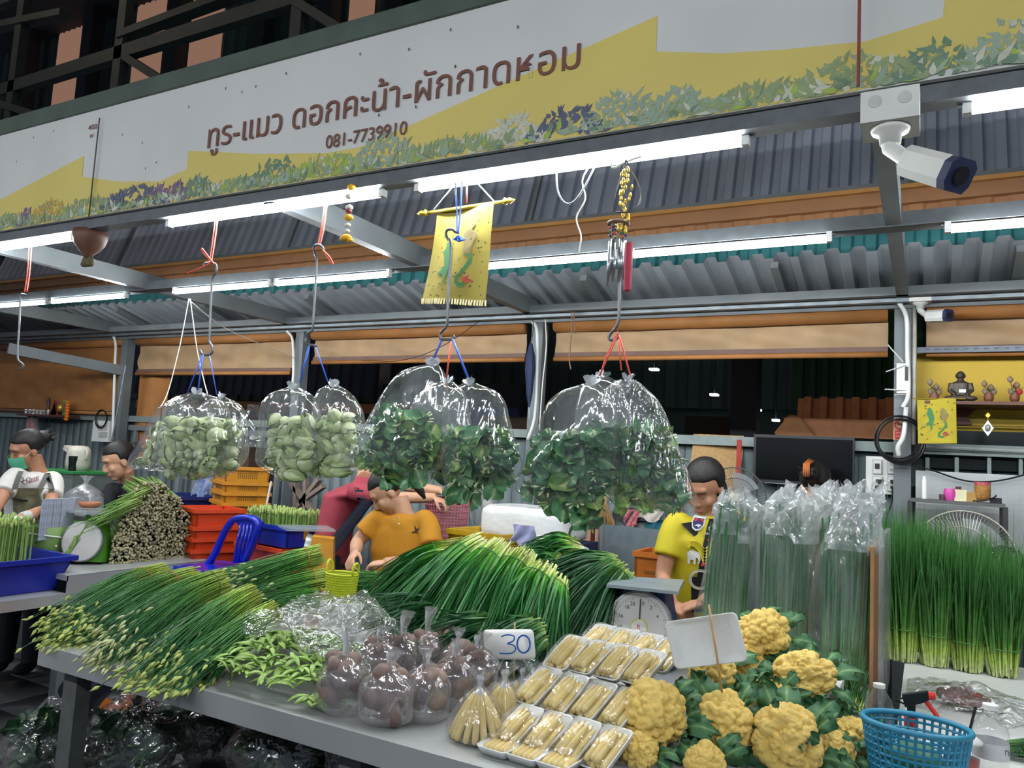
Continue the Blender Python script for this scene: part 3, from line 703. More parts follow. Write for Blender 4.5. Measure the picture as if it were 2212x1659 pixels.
cauli(1562, 1560, 2.3, 66, 'big yellow cauliflower with a skewer sign stuck into it', 1)
cauli(1702, 1600, 2.3, 74, 'big yellow cauliflower lying lowest in the middle of the heap', 2)
cauli(1380, 1645, 2.1, 42, 'small cream cauliflower under the biggest head at the table front', 1, nl=5)
cauli(1522, 1662, 2.13, 44, 'yellow cauliflower at the bottom edge below the skewer sign', 0, nl=6)
cauli(1838, 1592, 2.55, 42, 'small cauliflower beside the blue basket, upper one', 2, nl=6)
cauli(1800, 1635, 2.42, 44, 'small yellow cauliflower low down beside the blue basket', 0, nl=5)
cauli(1655, 1515, 2.5, 46, 'yellow cauliflower half hidden by leaves in the heap centre', 1, nl=7)
cauli(1735, 1462, 2.62, 58, 'tall oval cauliflower leaning on the bagged stalks', 2, sc=(.85, 1.15, 1), nl=8)
cauli(1650, 1368, 2.78, 54, 'topmost cauliflower of the heap', 1, nl=6, ax=(-.2, -.8, .5))
cauli(1540, 1455, 2.58, 52, 'pale cauliflower behind the white foam sign', 0, nl=7)
cauli(1782, 1530, 2.68, 34, 'tiny cauliflower at the heap edge by the hanging bags', 1, nl=5)
cauli(1600, 1430, 2.72, 50, 'cauliflower wedged below the topmost one', 0, nl=6)
fb = tag(MB().box((-.47, 2.82, TZ+.07), (.44, .36, .13), top=1.05).obj('foam_box', WHITEP), 'white foam box hidden under the cauliflower heap', 'box')
# loose leaves between the heads
for k in range(110):
    p = at(rnd.uniform(1365, 1850), rnd.uniform(1430, 1650), Y=rnd.uniform(2.2, 2.66))
    if p[2] < TZ+.02 or p[2] > 1.02-abs(p[0]+.45)*.3: continue
    o = inst('cauliflower_leaf', rnd.choice(cleaf), p, rot_to((rnd.uniform(-1, 1), rnd.uniform(-1, .3), rnd.uniform(.1, 1)), (rnd.uniform(-1, 1), -1, rnd.uniform(-.3, .6))), rnd.uniform(.35, .75))
    tag(o, 'loose dark green leaf tucked between the cauliflowers', 'leaf', 'loose cauliflower leaves')

# -------- baby corn
CORN = mat('baby_corn', '#e3c777', .4, var=.08, scale=30, rnd_=.06, col2='#e8d296', bump=.25, bscale=420)
def corn_mesh():
    b = MB(); n = 8
    prof = [(.001, 0), (.0072, .003), (.0088, .014), (.0092, .05), (.0084, .075), (.0058, .094), (.001, .108)]
    b.lathe(prof, n=n); return b.mesh('baby_corn')
cm = corn_mesh(); cm.materials.append(CORN)
FOAM = mat('white_foam', '#eeeeea', .55, var=.03, bump=.1, bscale=300)
CLING = film('cling_film', haze=.03, gloss=.5, rough=.05, wscale=30, bump=.25, base=.05)
def tray_mesh(w, l, h, name='tray'):
    b = MB()
    def ringpts(x, y, r, z, k=3):
        P = []
        for (sx, sy, a0) in ((1, 1, 0), (-1, 1, 90), (-1, -1, 180), (1, -1, 270)):
            for i in range(k+1):
                a = math.radians(a0+90*i/k); P.append((sx*(x-r)+r*math.cos(a), sy*(y-r)+r*math.sin(a), z))
        return P
    rings = [ringpts(w*.40, l*.42, .012, 0), ringpts(w*.49, l*.49, .014, h*.85), ringpts(w*.5, l*.5, .015, h), ringpts(w*.47, l*.475, .013, h), ringpts(w*.38, l*.40, .011, .006)]
    n = len(rings[0]); vs = sum(rings, []); fs = [tuple(range(n-1, -1, -1))]
    for i in range(4): fs += [(i*n+j, i*n+(j+1) % n, (i+1)*n+(j+1) % n, (i+1)*n+j) for j in range(n)]
    fs.append(tuple(4*n+j for j in range(n))); b.add(vs, fs); return b.mesh(name)
tm = tray_mesh(.1, .152, .022); tm.materials.append(FOAM)
def film_dome(w, l, h):
    return MB().grid(lambda u, v: ((u-.5)*w, (v-.5)*l, .02+h*(max(0, 1-abs(2*u-1)**3)*max(0, 1-abs(2*v-1)**3))**.6), 9, 9).mesh('cling_film')
fm = film_dome(.097, .148, .036); fm.materials.append(CLING)
tray_rows = [ # (pixel centres of left and right end tray, Y, n, tilt)
    ((1123, 1578), (1312, 1628), 2.02, 4, 32, 'front row'), ((1166, 1492), (1345, 1540), 2.16, 4, 32, 'second row'),
    ((1228, 1420), (1392, 1452), 2.30, 4, 32, 'third row'), ((1290, 1392), (1440, 1425), 2.42, 4, 30, 'back row')]
NTH = ['nearest the corn bags', 'second from the corn bags', 'third from the corn bags', 'nearest the cauliflowers']
for (a, b_, Y, n, tilt, rl) in tray_rows:
    A = at(*a, Y=Y); Bq = at(*b_, Y=Y)
    for i in range(n):
        c = A+(Bq-A)*i/(n-1); Q = Quaternion((0, 0, 1), rnd.uniform(-.06, .06)-.10) @ Quaternion((1, 0, 0), math.radians(tilt+rnd.uniform(-2, 2))) @ Quaternion((0, 0, 1), -.16) @ Quaternion((0, 1, 0), math.radians(-9))
        lab = rl+', '+NTH[i]
        t = thing('foam_tray', 'white foam tray of baby corn, '+lab, 'tray', c, 'baby corn trays on the table'); place(t, c, Q)
        for me, nm in ((tm, 'tray'), (fm, 'cling_film')):
            o = bpy.data.objects.new(nm, me); COL.objects.link(o); o.parent = t
        for k in range(8):
            off = Vector((((k-2)*.0165 if k < 5 else (k-6)*.0165)+rnd.uniform(-.001, .001), -.066+rnd.uniform(-.004, .008), .017 if k < 5 else .0315))
            o = inst('baby_corn', cm, Vector(c)+Q @ off, Q @ Quaternion((1, 0, 0), math.radians(-90)) @ Quaternion((0, 0, 1), rnd.random()*6), rnd.uniform(1.05, 1.2))
            tag(o, 'cream baby corn cob wrapped in the tray, '+lab, 'baby corn', 'baby corn cobs in the trays')
# trays underneath, only their front rims show
for k, (px, py) in enumerate([(1090, 1632), (1150, 1650), (1215, 1668)]):
    c = at(px, py, Y=1.95); c[2] = TZ+.004
    t = thing('foam_tray', ['white foam tray lying flat under the front row, by the corn bags', 'white foam tray lying flat under the middle of the front row', 'white foam tray lying flat, last under the front row'][k], 'tray', c, 'flat trays under the others'); place(t, c, Quaternion((0, 0, 1), -.1))
    for me, nm in ((tm, 'tray'), (fm, 'cling_film')):
        o = bpy.data.objects.new(nm, me); COL.objects.link(o); o.parent = t
    for q in range(5):
        o = inst('baby_corn', cm, (c[0]+(q-2)*.015, c[1]-.06, c[2]+.016), Quaternion((1, 0, 0), math.radians(-90)), 1.1)
        tag(o, 'baby corn cob in a flat tray under the front row', 'baby corn', 'baby corn cobs in flat trays')
tag(MB().box((-.86, 2.32, TZ+.03), (.42, .28, .05)).obj('foam_slab', FOAM), 'white foam slab propping up the rear corn trays', 'foam')
tag(MB().box((-.86, 2.44, TZ+.085), (.42, .12, .05)).obj('foam_slab', FOAM), 'upper white foam slab under the back row of corn trays', 'foam')
# -------- tied bags
BAGF = film('clear_bag', haze=.08, gloss=.6, rough=.08, wscale=18, bump=.8, streak=.25, base=.1)
KNOTM = mat('knotted_plastic', '#e2e4e8', .3, var=.08, alpha=.7)
def add_knot(o, c, h, r, k, tall):
    b = MB(); z = c[2]+h
    b.lathe([(r*.3, -.035), (r*.14, -.012), (.006, .0), (.007, .006), (.008, .02*tall), (.013, .032*tall), (.010, .045*tall)], (c[0], c[1], z), 9, cap=False, sy=.45)
    kb = b.obj('knot', KNOTM, o, smooth=False); kb.rotation_euler = (0, 0, k*.7); return kb

def tied_bag(c, r, h, neck_h, sx=1., sy=1., seed=0, folds=14, ear=.03, lean=(0, 0), flare=.35, n=30, belly=.5):
    """gathered plastic bag standing on its base: body, tied neck, ear above the knot"""
    rr = random.Random(seed); ph = rr.random()*6; b = MB(); m = 18
    def F(u, v):
        th = 2*math.pi*v
        if u < .62:
            q = u/.62; z = h*q
            rad = r*(math.sin(math.pi*min(1., (.18+q*.82))*.5+.0)**.45 if q < belly else 1.0)
            if q < .12: rad = r*(.72+.28*(q/.12)**.5)
            elif q < belly: rad = r
            else: rad = r*(1-((q-belly)/(1-belly))**1.7*.86)
            w = max(0, (q-belly)/(1-belly)); rad *= 1+.16*w*math.sin(folds*th+ph)*(1 if q < .97 else .5)
            rad *= 1+.05*math.sin(3*th+ph*2)*(1-w)+.03*math.sin(7*th+q*5+ph)*(1-w)
        elif u < .7: z = h+(u-.62)/.08*neck_h*.25; rad = r*.12
        else:
            q = (u-.7)/.3; z = h+neck_h*(.25+.75*q); rad = r*.12+ear*q*(1+.35*math.sin(5*th+ph))
        k = (z/h)**2
        fl = .55 if u > .7 else 1
        return (c[0]+rad*math.cos(th)*sx+lean[0]*k, c[1]+rad*math.sin(th)*sy*fl+lean[1]*k, c[2]+z)
    b.grid(F, m+6, n, wrap=True)
    b.add([F(0, j/n) for j in range(n)], [tuple(range(n))]); return b
MUSH = mat('straw_mushroom', '#705b53', .55, var=.3, scale=30, rnd_=.25, col2='#917a70')
mm = MB().ell((0, 0, 0), (.026, .024, .036), 9, 7, fn=lambda d: 1-.22*max(0, d[2])+.05*math.sin(d[0]*9)*math.sin(d[1]*7)).mesh('straw_mushroom'); mm.materials.append(MUSH)
MBAG = film('mushroom_bag', haze=.27, gloss=.7, rough=.1, wscale=16, bump=.9, streak=.3, hazecol='#dcd6da', base=.16)
mush = [(735, 1535, 1.93, 56, 'mushroom bag at the table edge beside the green pea pods', 115), (832, 1565, 1.94, 62, 'large mushroom bag at the table edge, fore of the row', 115), (918, 1540, 2.03, 52, 'mushroom bag with a red leaf scrap, third along the edge', 110),
        (810, 1475, 2.2, 48, 'mushroom bag behind the first two, seen between their knots', 95), (862, 1450, 2.32, 44, 'mushroom bag with a tall pulled knot in the second row', 90), (975, 1510, 2.18, 50, 'pale mushroom bag beside the bare steel', 105),
        (1025, 1475, 2.3, 48, 'mushroom bag below the price card', 105), (915, 1440, 2.45, 42, 'mushroom bag with a thin upright knot at the back', 85), (960, 1425, 2.55, 38, 'crumpled mushroom bag at the very back', 70), (985, 1460, 2.42, 40, 'mushroom bag half hidden behind the pale one', 80)]
for k, (px, py, Y, rp, lab, hp) in enumerate(mush):
    c = at(px, py, Y=Y); s = ppm(c); c[2] = TZ+.002; r = rp/s; h = hp/s
    o = tied_bag(c, r, h*1.02, .085 if k in (0, 4, 7) else .05, 1.05, .95, k, 16, .016, lean=(rnd.uniform(-.01, .02), 0), belly=.62).obj('mushroom_bag', MBAG, smooth=True, org=c)
    tag(o, 'knotted clear '+lab, 'bag', 'knotted bags of mushrooms'); add_knot(o, c, h*1.02, r, k, 1.5 if k in (0, 4, 7) else .8)
    for q in range(28):
        a = rnd.random()*6.28; zz = .045+rnd.random()*h*.62; rd = r*.62*(rnd.random()**.35)*(1 if zz < h*.5 else .7)
        p = V(c[0]+rd*math.cos(a), c[1]+rd*math.sin(a), c[2]+zz)
        tag(inst('straw_mushroom', mm, p, (rnd.random()*6, rnd.random()*6, rnd.random()*6), rnd.uniform(.8, 1.2)*r/.075), 'brown straw mushroom inside the '+lab.split(',')[0], 'mushroom', 'mushrooms in knotted bags')
# corn bags
for k, (px, py, Y, rp, hp, lab) in enumerate([(1030, 1600, 1.98, 68, 118, 'front corn bag spread wide on bare steel'), (1085, 1565, 2.1, 60, 108, 'second corn bag with a red band'), (1125, 1530, 2.22, 50, 88, 'third corn bag against the trays'), (1148, 1500, 2.34, 42, 66, 'rear corn bag behind the skewer')]):
    c = at(px, py, Y=Y); s = ppm(c); c[2] = TZ+.002; r = rp/s; h = hp/s
    o = tied_bag(c, r*1.04, h*.92, .05, 1., .9, 20+k, 18, .03, belly=.12).obj('corn_bag', BAGF, smooth=True, org=c)
    tag(o, 'clear tied '+lab, 'bag', 'tied bags of baby corn'); add_knot(o, c, h*.92, r, k, .7)
    for q in range(17):
        a = 2*math.pi*q/17+rnd.uniform(-.08, .08); p0 = V(c[0]+r*.88*math.cos(a), c[1]+r*.8*math.sin(a), c[2]+.006); p1 = V(c[0]+r*.22*math.cos(a), c[1]+r*.2*math.sin(a), c[2]+h*.78)
        tag(inst('baby_corn', cm, p0, rot_to(p1-p0), (1.15, 1.15, np.linalg.norm(p1-p0)/.104)), 'baby corn cob standing in the '+lab, 'baby corn', 'baby corn cobs in tied bags')
# -------- pea pods in an open crumpled bag
POD = mat('pea_pod', '#7fa04c', .45, var=.12, scale=20, rnd_=.25, col2='#93b25c')
def podm():
    b = MB(); tt = 9
    pts = [(.0, -.004+.012*math.sin(math.pi*i/8)-.006, -.036+.009*i) for i in range(9)]
    b.tube(pts, [.001, .005, .008, .0095, .0095, .0095, .008, .005, .0008], 6, flat=.35); return b.mesh('pea_pod')
pm = podm(); pm.materials.append(POD)
pc = at(640, 1480, Y=2.1); pc[2] = TZ
cnt = 0
for k in range(900):
    x = rnd.uniform(-2.32, -1.62); y = rnd.uniform(1.86, 2.42)
    fx = (x+1.96)/.36; fy = (y-2.1)/.3; hh = .15*max(0, 1-abs(fx)**2.2)*max(0, 1-max(0, fy)**2*.8)*(1-.75*max(0, -fy)**2)
    if hh < .015 or cnt > 250: continue
    z = TZ+.006+hh*(1-rnd.random()*.22); cnt += 1
    tag(inst('pea_pod', pm, (x, y, z), (rnd.uniform(1.0, 2.1), rnd.uniform(-.6, .6), rnd.random()*6.28), rnd.uniform(.8, 1.1)), 'flat green pea pod in the open crumpled bag', 'pea pod', 'pea pods in the open bag')
b = MB()
for k in range(650):
    x = rnd.uniform(-2.32, -1.60); y = rnd.uniform(1.86, 2.42); fx = (x+1.96)/.36; fy = (y-2.1)/.3
    hh = .15*max(0, 1-abs(fx)**2.2)*max(0, 1-max(0, fy)**2*.8)*(1-.75*max(0, -fy)**2)
    if hh < .012: continue
    Q = Quaternion((0, 0, 1), rnd.random()*6.28) @ Quaternion((1, 0, 0), rnd.uniform(1.2, 1.9)); z = TZ+.005+hh*rnd.uniform(.55, .85)
    b.tube([Vector((x, y, z))+Q @ Vector((0, .01*math.sin(math.pi*i/4), -.036+.018*i)) for i in range(5)], [.001, .008, .0095, .008, .001], 5, flat=.4)
tag(b.obj('pea_pods', POD, fix=False), 'green pea pods filling the open bag underneath the top layer', 'pea pods', kind='stuff')
CRUM = film('crumpled_film', haze=.1, gloss=.8, rough=.06, wscale=22, bump=1., base=.17)
def crumple(u, v, seed, amp):
    q = 0; r = 1
    for k in range(4):
        f_ = 6*1.9**k; q += abs(math.sin(u*f_+math.sin(v*f_*.8+seed)*1.5+seed*k)*math.cos(v*f_*1.1+math.sin(u*f_*.7)*1.3+k*2.1))*r; r *= .55
    return q*amp
def pea_bag(u, v):
    x = -2.37+.80*v; y = 2.0+.52*u; fx = (x+1.97)/.42; 
    z = TZ+.165*max(0, 1-abs(fx)**2.5)*(.35+.65*math.sin(math.pi*min(1, .2+u*.75)))+crumple(u, v, 1.3, .05)*(.35+.65*math.sin(math.pi*v))
    pk = .10*math.exp(-((x+1.88)/.12)**2-((y-2.36)/.10)**2)+.06*math.exp(-((x+2.14)/.09)**2-((y-2.38)/.07)**2)+.06*math.exp(-((x+1.72)/.08)**2-((y-2.3)/.1)**2)
    return (x, y, max(TZ+.003, z+pk*(.75+.5*crumple(u*3, v*3, 2.2, .5))))
b = MB().grid(pea_bag, 42, 60)
tag(b.obj('plastic_bag', CRUM, smooth=False, fix=False), 'open crumpled clear plastic bag over the green pea pods', 'bag')
# ================================================================ hanging bags
HBAG = film('hanging_bag', haze=.07, gloss=.75, rough=.08, wscale=11, bump=.9, streak=.25, base=.10)
HBAG2 = film('streaky_hanging_bag', haze=.08, gloss=.9, rough=.08, wscale=40, bump=1., streak=.05, base=.16)
SPRM = ramp_mat('pale_sprout', [(0, '#e6ecca'), (.4, '#d3dfa8'), (1, '#a5c47a')], .45, rnd_=.15)
KALM = ramp_mat('dark_kale_leaf', [(0, '#cfe0b0'), (.12, '#8fb888'), (.4, '#639868'), (1, '#4c8658')], .42, rnd_=.2)
KALM2 = ramp_mat('light_kale_leaf', [(0, '#dfe6b0'), (.2, '#a9c470'), (1, '#5f9350')], .42, rnd_=.15)
def sprout_mesh(seed):
    r = random.Random(seed); b = MB(); tt = []
    b.ell((0, 0, 0), (.024, .024, .028), 9, 7); tt += [.1]*len(b.v)
    for k in range(7):
        a0 = k*1.05+r.random(); r1 = r.uniform(.3, 1.3); s = r.uniform(.95, 1.2); n0 = len(b.v)
        def F(u, v):
            th = -.9+u*2.1; ph = (v-.5)*(1.5*math.sin(math.pi*min(1, .15+u*.8)))
            rr = .028*s*(1+.34*u*u*r1+.10*math.sin(u*7+v*11+k)*u)
            d = (math.cos(th)*math.cos(ph), math.cos(th)*math.sin(ph), math.sin(th)); c, s_ = math.cos(a0), math.sin(a0)
            return (rr*(d[0]*c-d[1]*s_), rr*(d[0]*s_+d[1]*c), rr*d[2]*1.1)
        b.grid(F, 8, 7)
        for i in range(8):
            for j in range(7): tt.append(min(1, (.2+.8*i/7)*(.35+.65*min(1, abs(j-3)/2))))
    b.t = tt; me = b.mesh('kale_sprout', fix=False); me.materials.append(SPRM); return me
sprouts = [sprout_mesh(k) for k in range(4)]
def kale_mesh(seed, m):
    r = random.Random(seed); b = MB(); tt = []
    for k in range(4):
        L = r.uniform(.075, .11); w = r.uniform(.026, .04); curl = r.uniform(.6, 2.4); cup = r.uniform(.2, .8); ph = r.random()*6
        Q = Quaternion((0, 0, 1), k*1.6+r.random()) @ Quaternion((1, 0, 0), r.uniform(-.9, .9)) @ Quaternion((0, 1, 0), r.uniform(-.5, .5))
        n0 = len(b.v)
        def F(u, v):
            s = (v-.5)*2; ww = w*1.08*math.sin(math.pi*min(1, .08+u*.9))**.5; an = curl*u
            p = Vector((s*ww, L*(1-math.cos(an))/curl+cup*ww*s*s+.007*math.sin(u*8+s*4+ph)*abs(s), L*math.sin(an)/curl-.04))
            return tuple(Q @ p)
        b.grid(F, 8, 7); tt += [min(1, abs(j-3)/3) for i in range(8) for j in range(7)]
        n1 = len(b.v); b.tube([Q @ Vector((0, -.001, -.06)), Q @ Vector((0, -.001, -.02))], [.004, .003], 5); tt += [0]*(len(b.v)-n1)
    b.t = tt; me = b.mesh('kale_shoot', fix=False); me.materials.append(m); return me
kales = [kale_mesh(k, KALM) for k in range(4)]; kales2 = [kale_mesh(9, KALM2)]
def interp_rows(rows, y):
    ys = [r[0] for r in rows]; return np.interp(y, ys, [r[1] for r in rows]), np.interp(y, ys, [r[2] for r in rows])
def hang_bag(rows, Y, label, group, fill, kind, m=HBAG, dep=.42, knot=None, seed=0, spacing=None):
    rows = [tuple(map(float, r)) for r in rows]; y0, y1 = rows[0][0], rows[-1][0]; n = 28; nv = 30
    # smooth outline
    P3 = curve([np.array(r) for r in rows], n)
    th = thing('hanging_bag', label, 'bag', at((P3[0][1]+P3[0][2])/2, P3[0][0], Y=Y), group)
    L_ = [at(p[1], p[0], Y=Y) for p in P3]; R_ = [at(p[2], p[0], Y=Y) for p in P3]
    wmax = max(np.linalg.norm(r-l)/2 for l, r in zip(L_, R_)); ph = seed*1.7
    info = []
    def F(u, v):
        i = min(n-1, int(round(u*(n-1)))); l, r = L_[i], R_[i]; c = (l+r)/2; w = np.linalg.norm(r-l)/2
        d = min(w, wmax*.9)*dep*2*.5; 
        if u > .72: d *= max(.03, 1-((u-.72)/.28)**1.4)
        a = 2*math.pi*v; fo = 1+.05*math.sin(9*a+ph)*max(0, 1-u*3)
        e = .8
        return c + V(1, 0, 0)*w*np.sign(math.cos(a))*abs(math.cos(a))**e*fo + V(0, 1, 0)*d*np.sign(math.sin(a))*abs(math.sin(a))**e*fo*(1+.06*math.sin(u*9+a*3+ph))
    MB().grid(F, n, nv, wrap=True).obj('bag_film', m, th, smooth=True, fix=False)
    k0 = (L_[0]+R_[0])/2 if knot is None else at(*knot, Y=Y)
    b = MB(); rk = .013
    for q in range(7):
        a = q*.9+seed; b.add(*ear(k0, a, rk, q))
    b.obj('knot', mat('gathered_plastic', '#dfe4ea', .25, var=.05, alpha=.75), th, smooth=False)
    # the vegetables inside, hexagonal-ish packing seen through the film
    s0 = ppm((L_[n//2]+R_[n//2])/2); st = (spacing or (.052 if kind == 'sprout' else .058)); cnt = 0
    zs = at((P3[-1][1]+P3[-1][2])/2, y1-4, Y=Y)[2]; ztop = at(500, fill, Y=Y)[2] if False else None
    yy = y1-(16 if kind == 'sprout' else 24)
    while yy > fill:
        xl, xr = interp_rows([tuple(p) for p in P3], yy); s = ppm(at((xl+xr)/2, yy, Y=Y)); 
        frac = (yy-y0)/(y1-y0); w = (xr-xl)/2/s; d = min(w, wmax*.9)*dep
        if frac > .72: d *= max(.05, 1-((frac-.72)/.28)**1.4)
        nx = max(1, int((xr-xl)/s/st*1.02)); 
        for i in range(nx):
            for lay in (-1, 1):
                if lay == 1 and d < .04: continue
                if lay == 1 and kind == 'sprout' and rnd.random() < .4: continue
                fx = (i+.5+rnd.uniform(-.25, .25))/nx; px = xl+(xr-xl)*(.13+.74*fx)
                k = math.sqrt(max(0, 1-(2*fx-1)**2)); p = at(px, yy+rnd.uniform(-5, 5), Y=Y)
                p = p + V(0, lay*max(0, d*k*.8-.022)*rnd.uniform(.55, 1.0), 0)
                if yy-fill < 14 and rnd.random() < .45: continue
                if kind == 'sprout': me = rnd.choice(sprouts); nm = 'kale_sprout'; sc = rnd.uniform(.6, 1.0); sc = (sc*rnd.uniform(.9, 1.15), sc, sc*rnd.uniform(1., 1.5))
                else: me = rnd.choice(kales if rnd.random() < .72 else kales2); nm = 'kale_shoot'; sc = rnd.uniform(.72, 1.0)
                o = inst(nm, me, p, (rnd.random()*6.28, rnd.random()*6.28, rnd.random()*6.28), sc)
                tag(o, ('pale round sprout in ' if kind == 'sprout' else 'dark leafy shoot in ')+label.split(' hanging ')[0].replace('clear ', 'the '), 'sprout' if kind == 'sprout' else 'leafy shoot', 'vegetables in the hanging bags'); cnt += 1
        yy -= st*s*.8
    return th
def ear(k0, a, r, q):
    d = V(math.cos(a), math.sin(a)*.6, rnd.uniform(.3, 1.2)); d = unit(d); sd = unit(np.cross(d, V(rnd.uniform(-1, 1), rnd.uniform(-1, 1), .3)))
    L = rnd.uniform(.02, .038); k0 = np.array(k0)
    vs = [k0-sd*.004-V(0, 0, .006), k0+sd*.004-V(0, 0, .006), k0+d*L*.5+sd*L*.4, k0+d*L+sd*L*.15, k0+d*L*.9-sd*L*.3, k0+d*L*.45-sd*L*.42]
    return vs, [(0, 1, 2), (0, 2, 5), (2, 3, 4), (2, 4, 5)]
HG = 'clear bags hanging from hooks'
hang_bag([(868,372,400),(880,350,412),(900,335,420),(940,318,425),(980,298,425),(1005,283,420),(1018,272,410)], 2.42, 'clear leftmost sprout bag hanging from the first hook', HG, 915, 'sprout', seed=1)
hang_bag([(848,414,438),(860,385,468),(880,362,484),(920,355,490),(960,348,490),(1000,336,480),(1022,345,462),(1036,385,432)], 2.30, 'clear middle sprout bag hanging from the first hook', HG, 902, 'sprout', seed=2)
hang_bag([(858,468,488),(872,446,512),(895,432,526),(940,432,532),(980,436,530),(1010,448,512),(1036,474,482)], 2.38, 'clear third sprout bag hanging from the first hook', HG, 900, 'sprout', seed=3)
hang_bag([(838,620,646),(850,592,668),(870,574,682),(900,566,690),(950,563,690),(1000,558,680),(1022,580,660),(1040,615,640)], 2.30, 'clear wide sprout bag hanging from the second hook', HG, 892, 'sprout', seed=4)
hang_bag([(832,707,729),(845,690,752),(870,680,772),(900,678,783),(950,676,786),(990,672,785),(1010,660,770),(1032,650,690)], 2.37, 'clear rear sprout bag hanging from the second hook', HG, 885, 'sprout', seed=5)
hang_bag([(787,922,945),(797,882,952),(815,856,960),(850,832,965),(900,805,968),(950,780,962),(985,757,952),(1005,750,948),(1028,820,935),(1046,885,922)], 2.30, 'clear tall leaning kale bag hanging from the third hook', HG, 908, 'kale', seed=6)
hang_bag([(825,950,978),(845,915,1000),(880,892,1010),(940,884,1018),(1000,885,1010),(1035,895,1000)], 2.42, 'clear rear kale bag hanging from the third hook', HG, 935, 'kale', seed=7)
hang_bag([(828,1002,1028),(845,978,1070),(870,965,1090),(910,958,1100),(960,957,1115),(1000,958,1126),(1022,958,1124),(1050,962,1075),(1086,966,985)], 2.27, 'clear kale bag with blue tie hanging from the third hook', HG, 928, 'kale', seed=8)
hang_bag([(828,1264,1288),(845,1217,1310),(870,1188,1325),(910,1170,1335),(960,1150,1340),(1010,1130,1340),(1050,1117,1332),(1072,1122,1322),(1105,1195,1310),(1140,1275,1295)], 2.27, 'clear wide kale bag hanging from the hook under the wind chime', HG, 935, 'kale', seed=9)
hang_bag([(812,1285,1312),(832,1262,1340),(880,1245,1360),(940,1240,1370),(1000,1245,1370),(1030,1260,1350)], 2.42, 'clear rear kale bag hanging from the hook under the wind chime', HG, 945, 'kale', seed=10)
hang_bag([(820,1338,1372),(840,1310,1396),(870,1300,1425),(910,1300,1445),(960,1304,1465),(1010,1308,1484),(1060,1309,1500),(1085,1312,1506),(1104,1335,1500)], 2.30, 'clear streaky kale bag hanging from the hook under the wind chime', HG, 935, 'kale', HBAG2, seed=11)
# -------- hooks and strings
def hook(pix, Y, label, r=.0055):
    P = curve([at(x, y, Y=Y) for x, y in pix], 34)
    return tag(MB().tube(P, r, 7).obj('hook', HOOKM, smooth=True), label, 'hook', 'long steel hooks')
def string(pix, Y, label, m, r=.003, group=None, cat='string', name='string', Y2=None):
    n = len(pix); P = [at(x, y, Y=Y+(((Y2 or Y)-Y)*i/(n-1))) for i, (x, y) in enumerate(pix)]
    return tag(MB().tube(curve(P, max(6, 6*n)) if n > 2 else P, r, 5).obj(name, m, smooth=True), label, cat, group)
hook([(441, 577), (441, 570), (450, 568), (462, 568), (468, 575), (466, 590), (459, 600), (456, 640), (453, 720), (452, 738), (458, 748), (458, 762), (448, 767), (436, 764), (432, 756)], 2.33, 'long steel hook holding the leftmost three sprout bags')
hook([(700, 540), (694, 531), (684, 529), (677, 535), (680, 548), (684, 560), (682, 600), (676, 700), (672, 716), (662, 722), (660, 738), (668, 744), (684, 747)], 2.33, 'long steel hook holding the two sprout bags')
hook([(985, 502), (978, 496), (968, 496), (963, 503), (966, 514), (973, 522), (973, 560), (968, 640), (966, 698), (958, 712), (951, 720), (952, 732), (962, 733), (978, 733), (979, 724)], 2.30, 'long steel hook behind the yellow cloth banner')
hook([(1337, 600), (1338, 660), (1334, 700), (1318, 722), (1316, 731), (1322, 735), (1332, 731), (1336, 722)], 2.33, 'thick dark hook under the wind chime')
hook([(56, 637), (50, 636), (44, 642), (42, 700), (38, 770), (46, 784), (50, 788), (48, 796), (42, 796)], 2.335, 'bare steel hook above the masked woman')
ST = 'strings tying the bags'
for (a, b_, Y, m, lab, r) in [((437, 766), (405, 848), 2.36, ROPE_BLUE, 'blue string to the leftmost sprout bag', .0028), ((438, 766), (428, 842), 2.30, ROPE_BLUE, 'blue string to the middle sprout bag under the first hook', .004), ((452, 766), (468, 852), 2.36, ROPE_BLUE, 'blue string to the third sprout bag', .0028),
        ((668, 747), (648, 826), 2.30, ROPE_BLUE, 'blue string to the wide sprout bag', .0045), ((682, 749), (708, 824), 2.36, ROPE_BLUE, 'blue string to the rear sprout bag of the second hook', .0028),
        ((956, 732), (932, 783), 2.30, ROPE_BLUE, 'blue string to the tall leaning kale bag', .004), ((978, 733), (1012, 818), 2.28, ROPE_BLUE, 'blue string to the kale bag with blue tie', .0045), ((975, 735), (964, 818), 2.36, ROPE_RED, 'red string to the rear kale bag of the third hook', .0035),
        ((1334, 724), (1295, 812), 2.3, ROPE_RED, 'red string to the wide kale bag', .003), ((1338, 724), (1362, 812), 2.3, ROPE_RED, 'red string to the streaky kale bag', .0035), ((1336, 724), (1342, 800), 2.35, ROPE_RED, 'red string to the rear kale bag under the chime', .003)]:
    string([a, b_], Y, lab, m, r, ST)
string([(1335, 716), (1310, 770), (1300, 800)], 2.28, 'loose red string end beside the wide kale bag', ROPE_RED, .0025, ST)
for (pix, lab) in [([(68, 530), (64, 590), (58, 630)], 'pink string holding the bare hook'), ([(470, 475), (464, 520), (456, 570)], 'pink looped string above the first hook'), ([(706, 442), (700, 490), (690, 535)], 'pink string above the second hook'), ([(1009, 390), (1008, 440)], 'short pink string behind the cloth banner')]:
    string(pix, 2.36, lab, ROPE_RED, .0035, 'pink strings from the front beam', Y2=2.33)
    if 'banner' not in lab: string([(x-5, y) for x, y in pix], 2.365, lab+', second strand', ROPE_RED, .003, 'pink strings from the front beam', Y2=2.335)
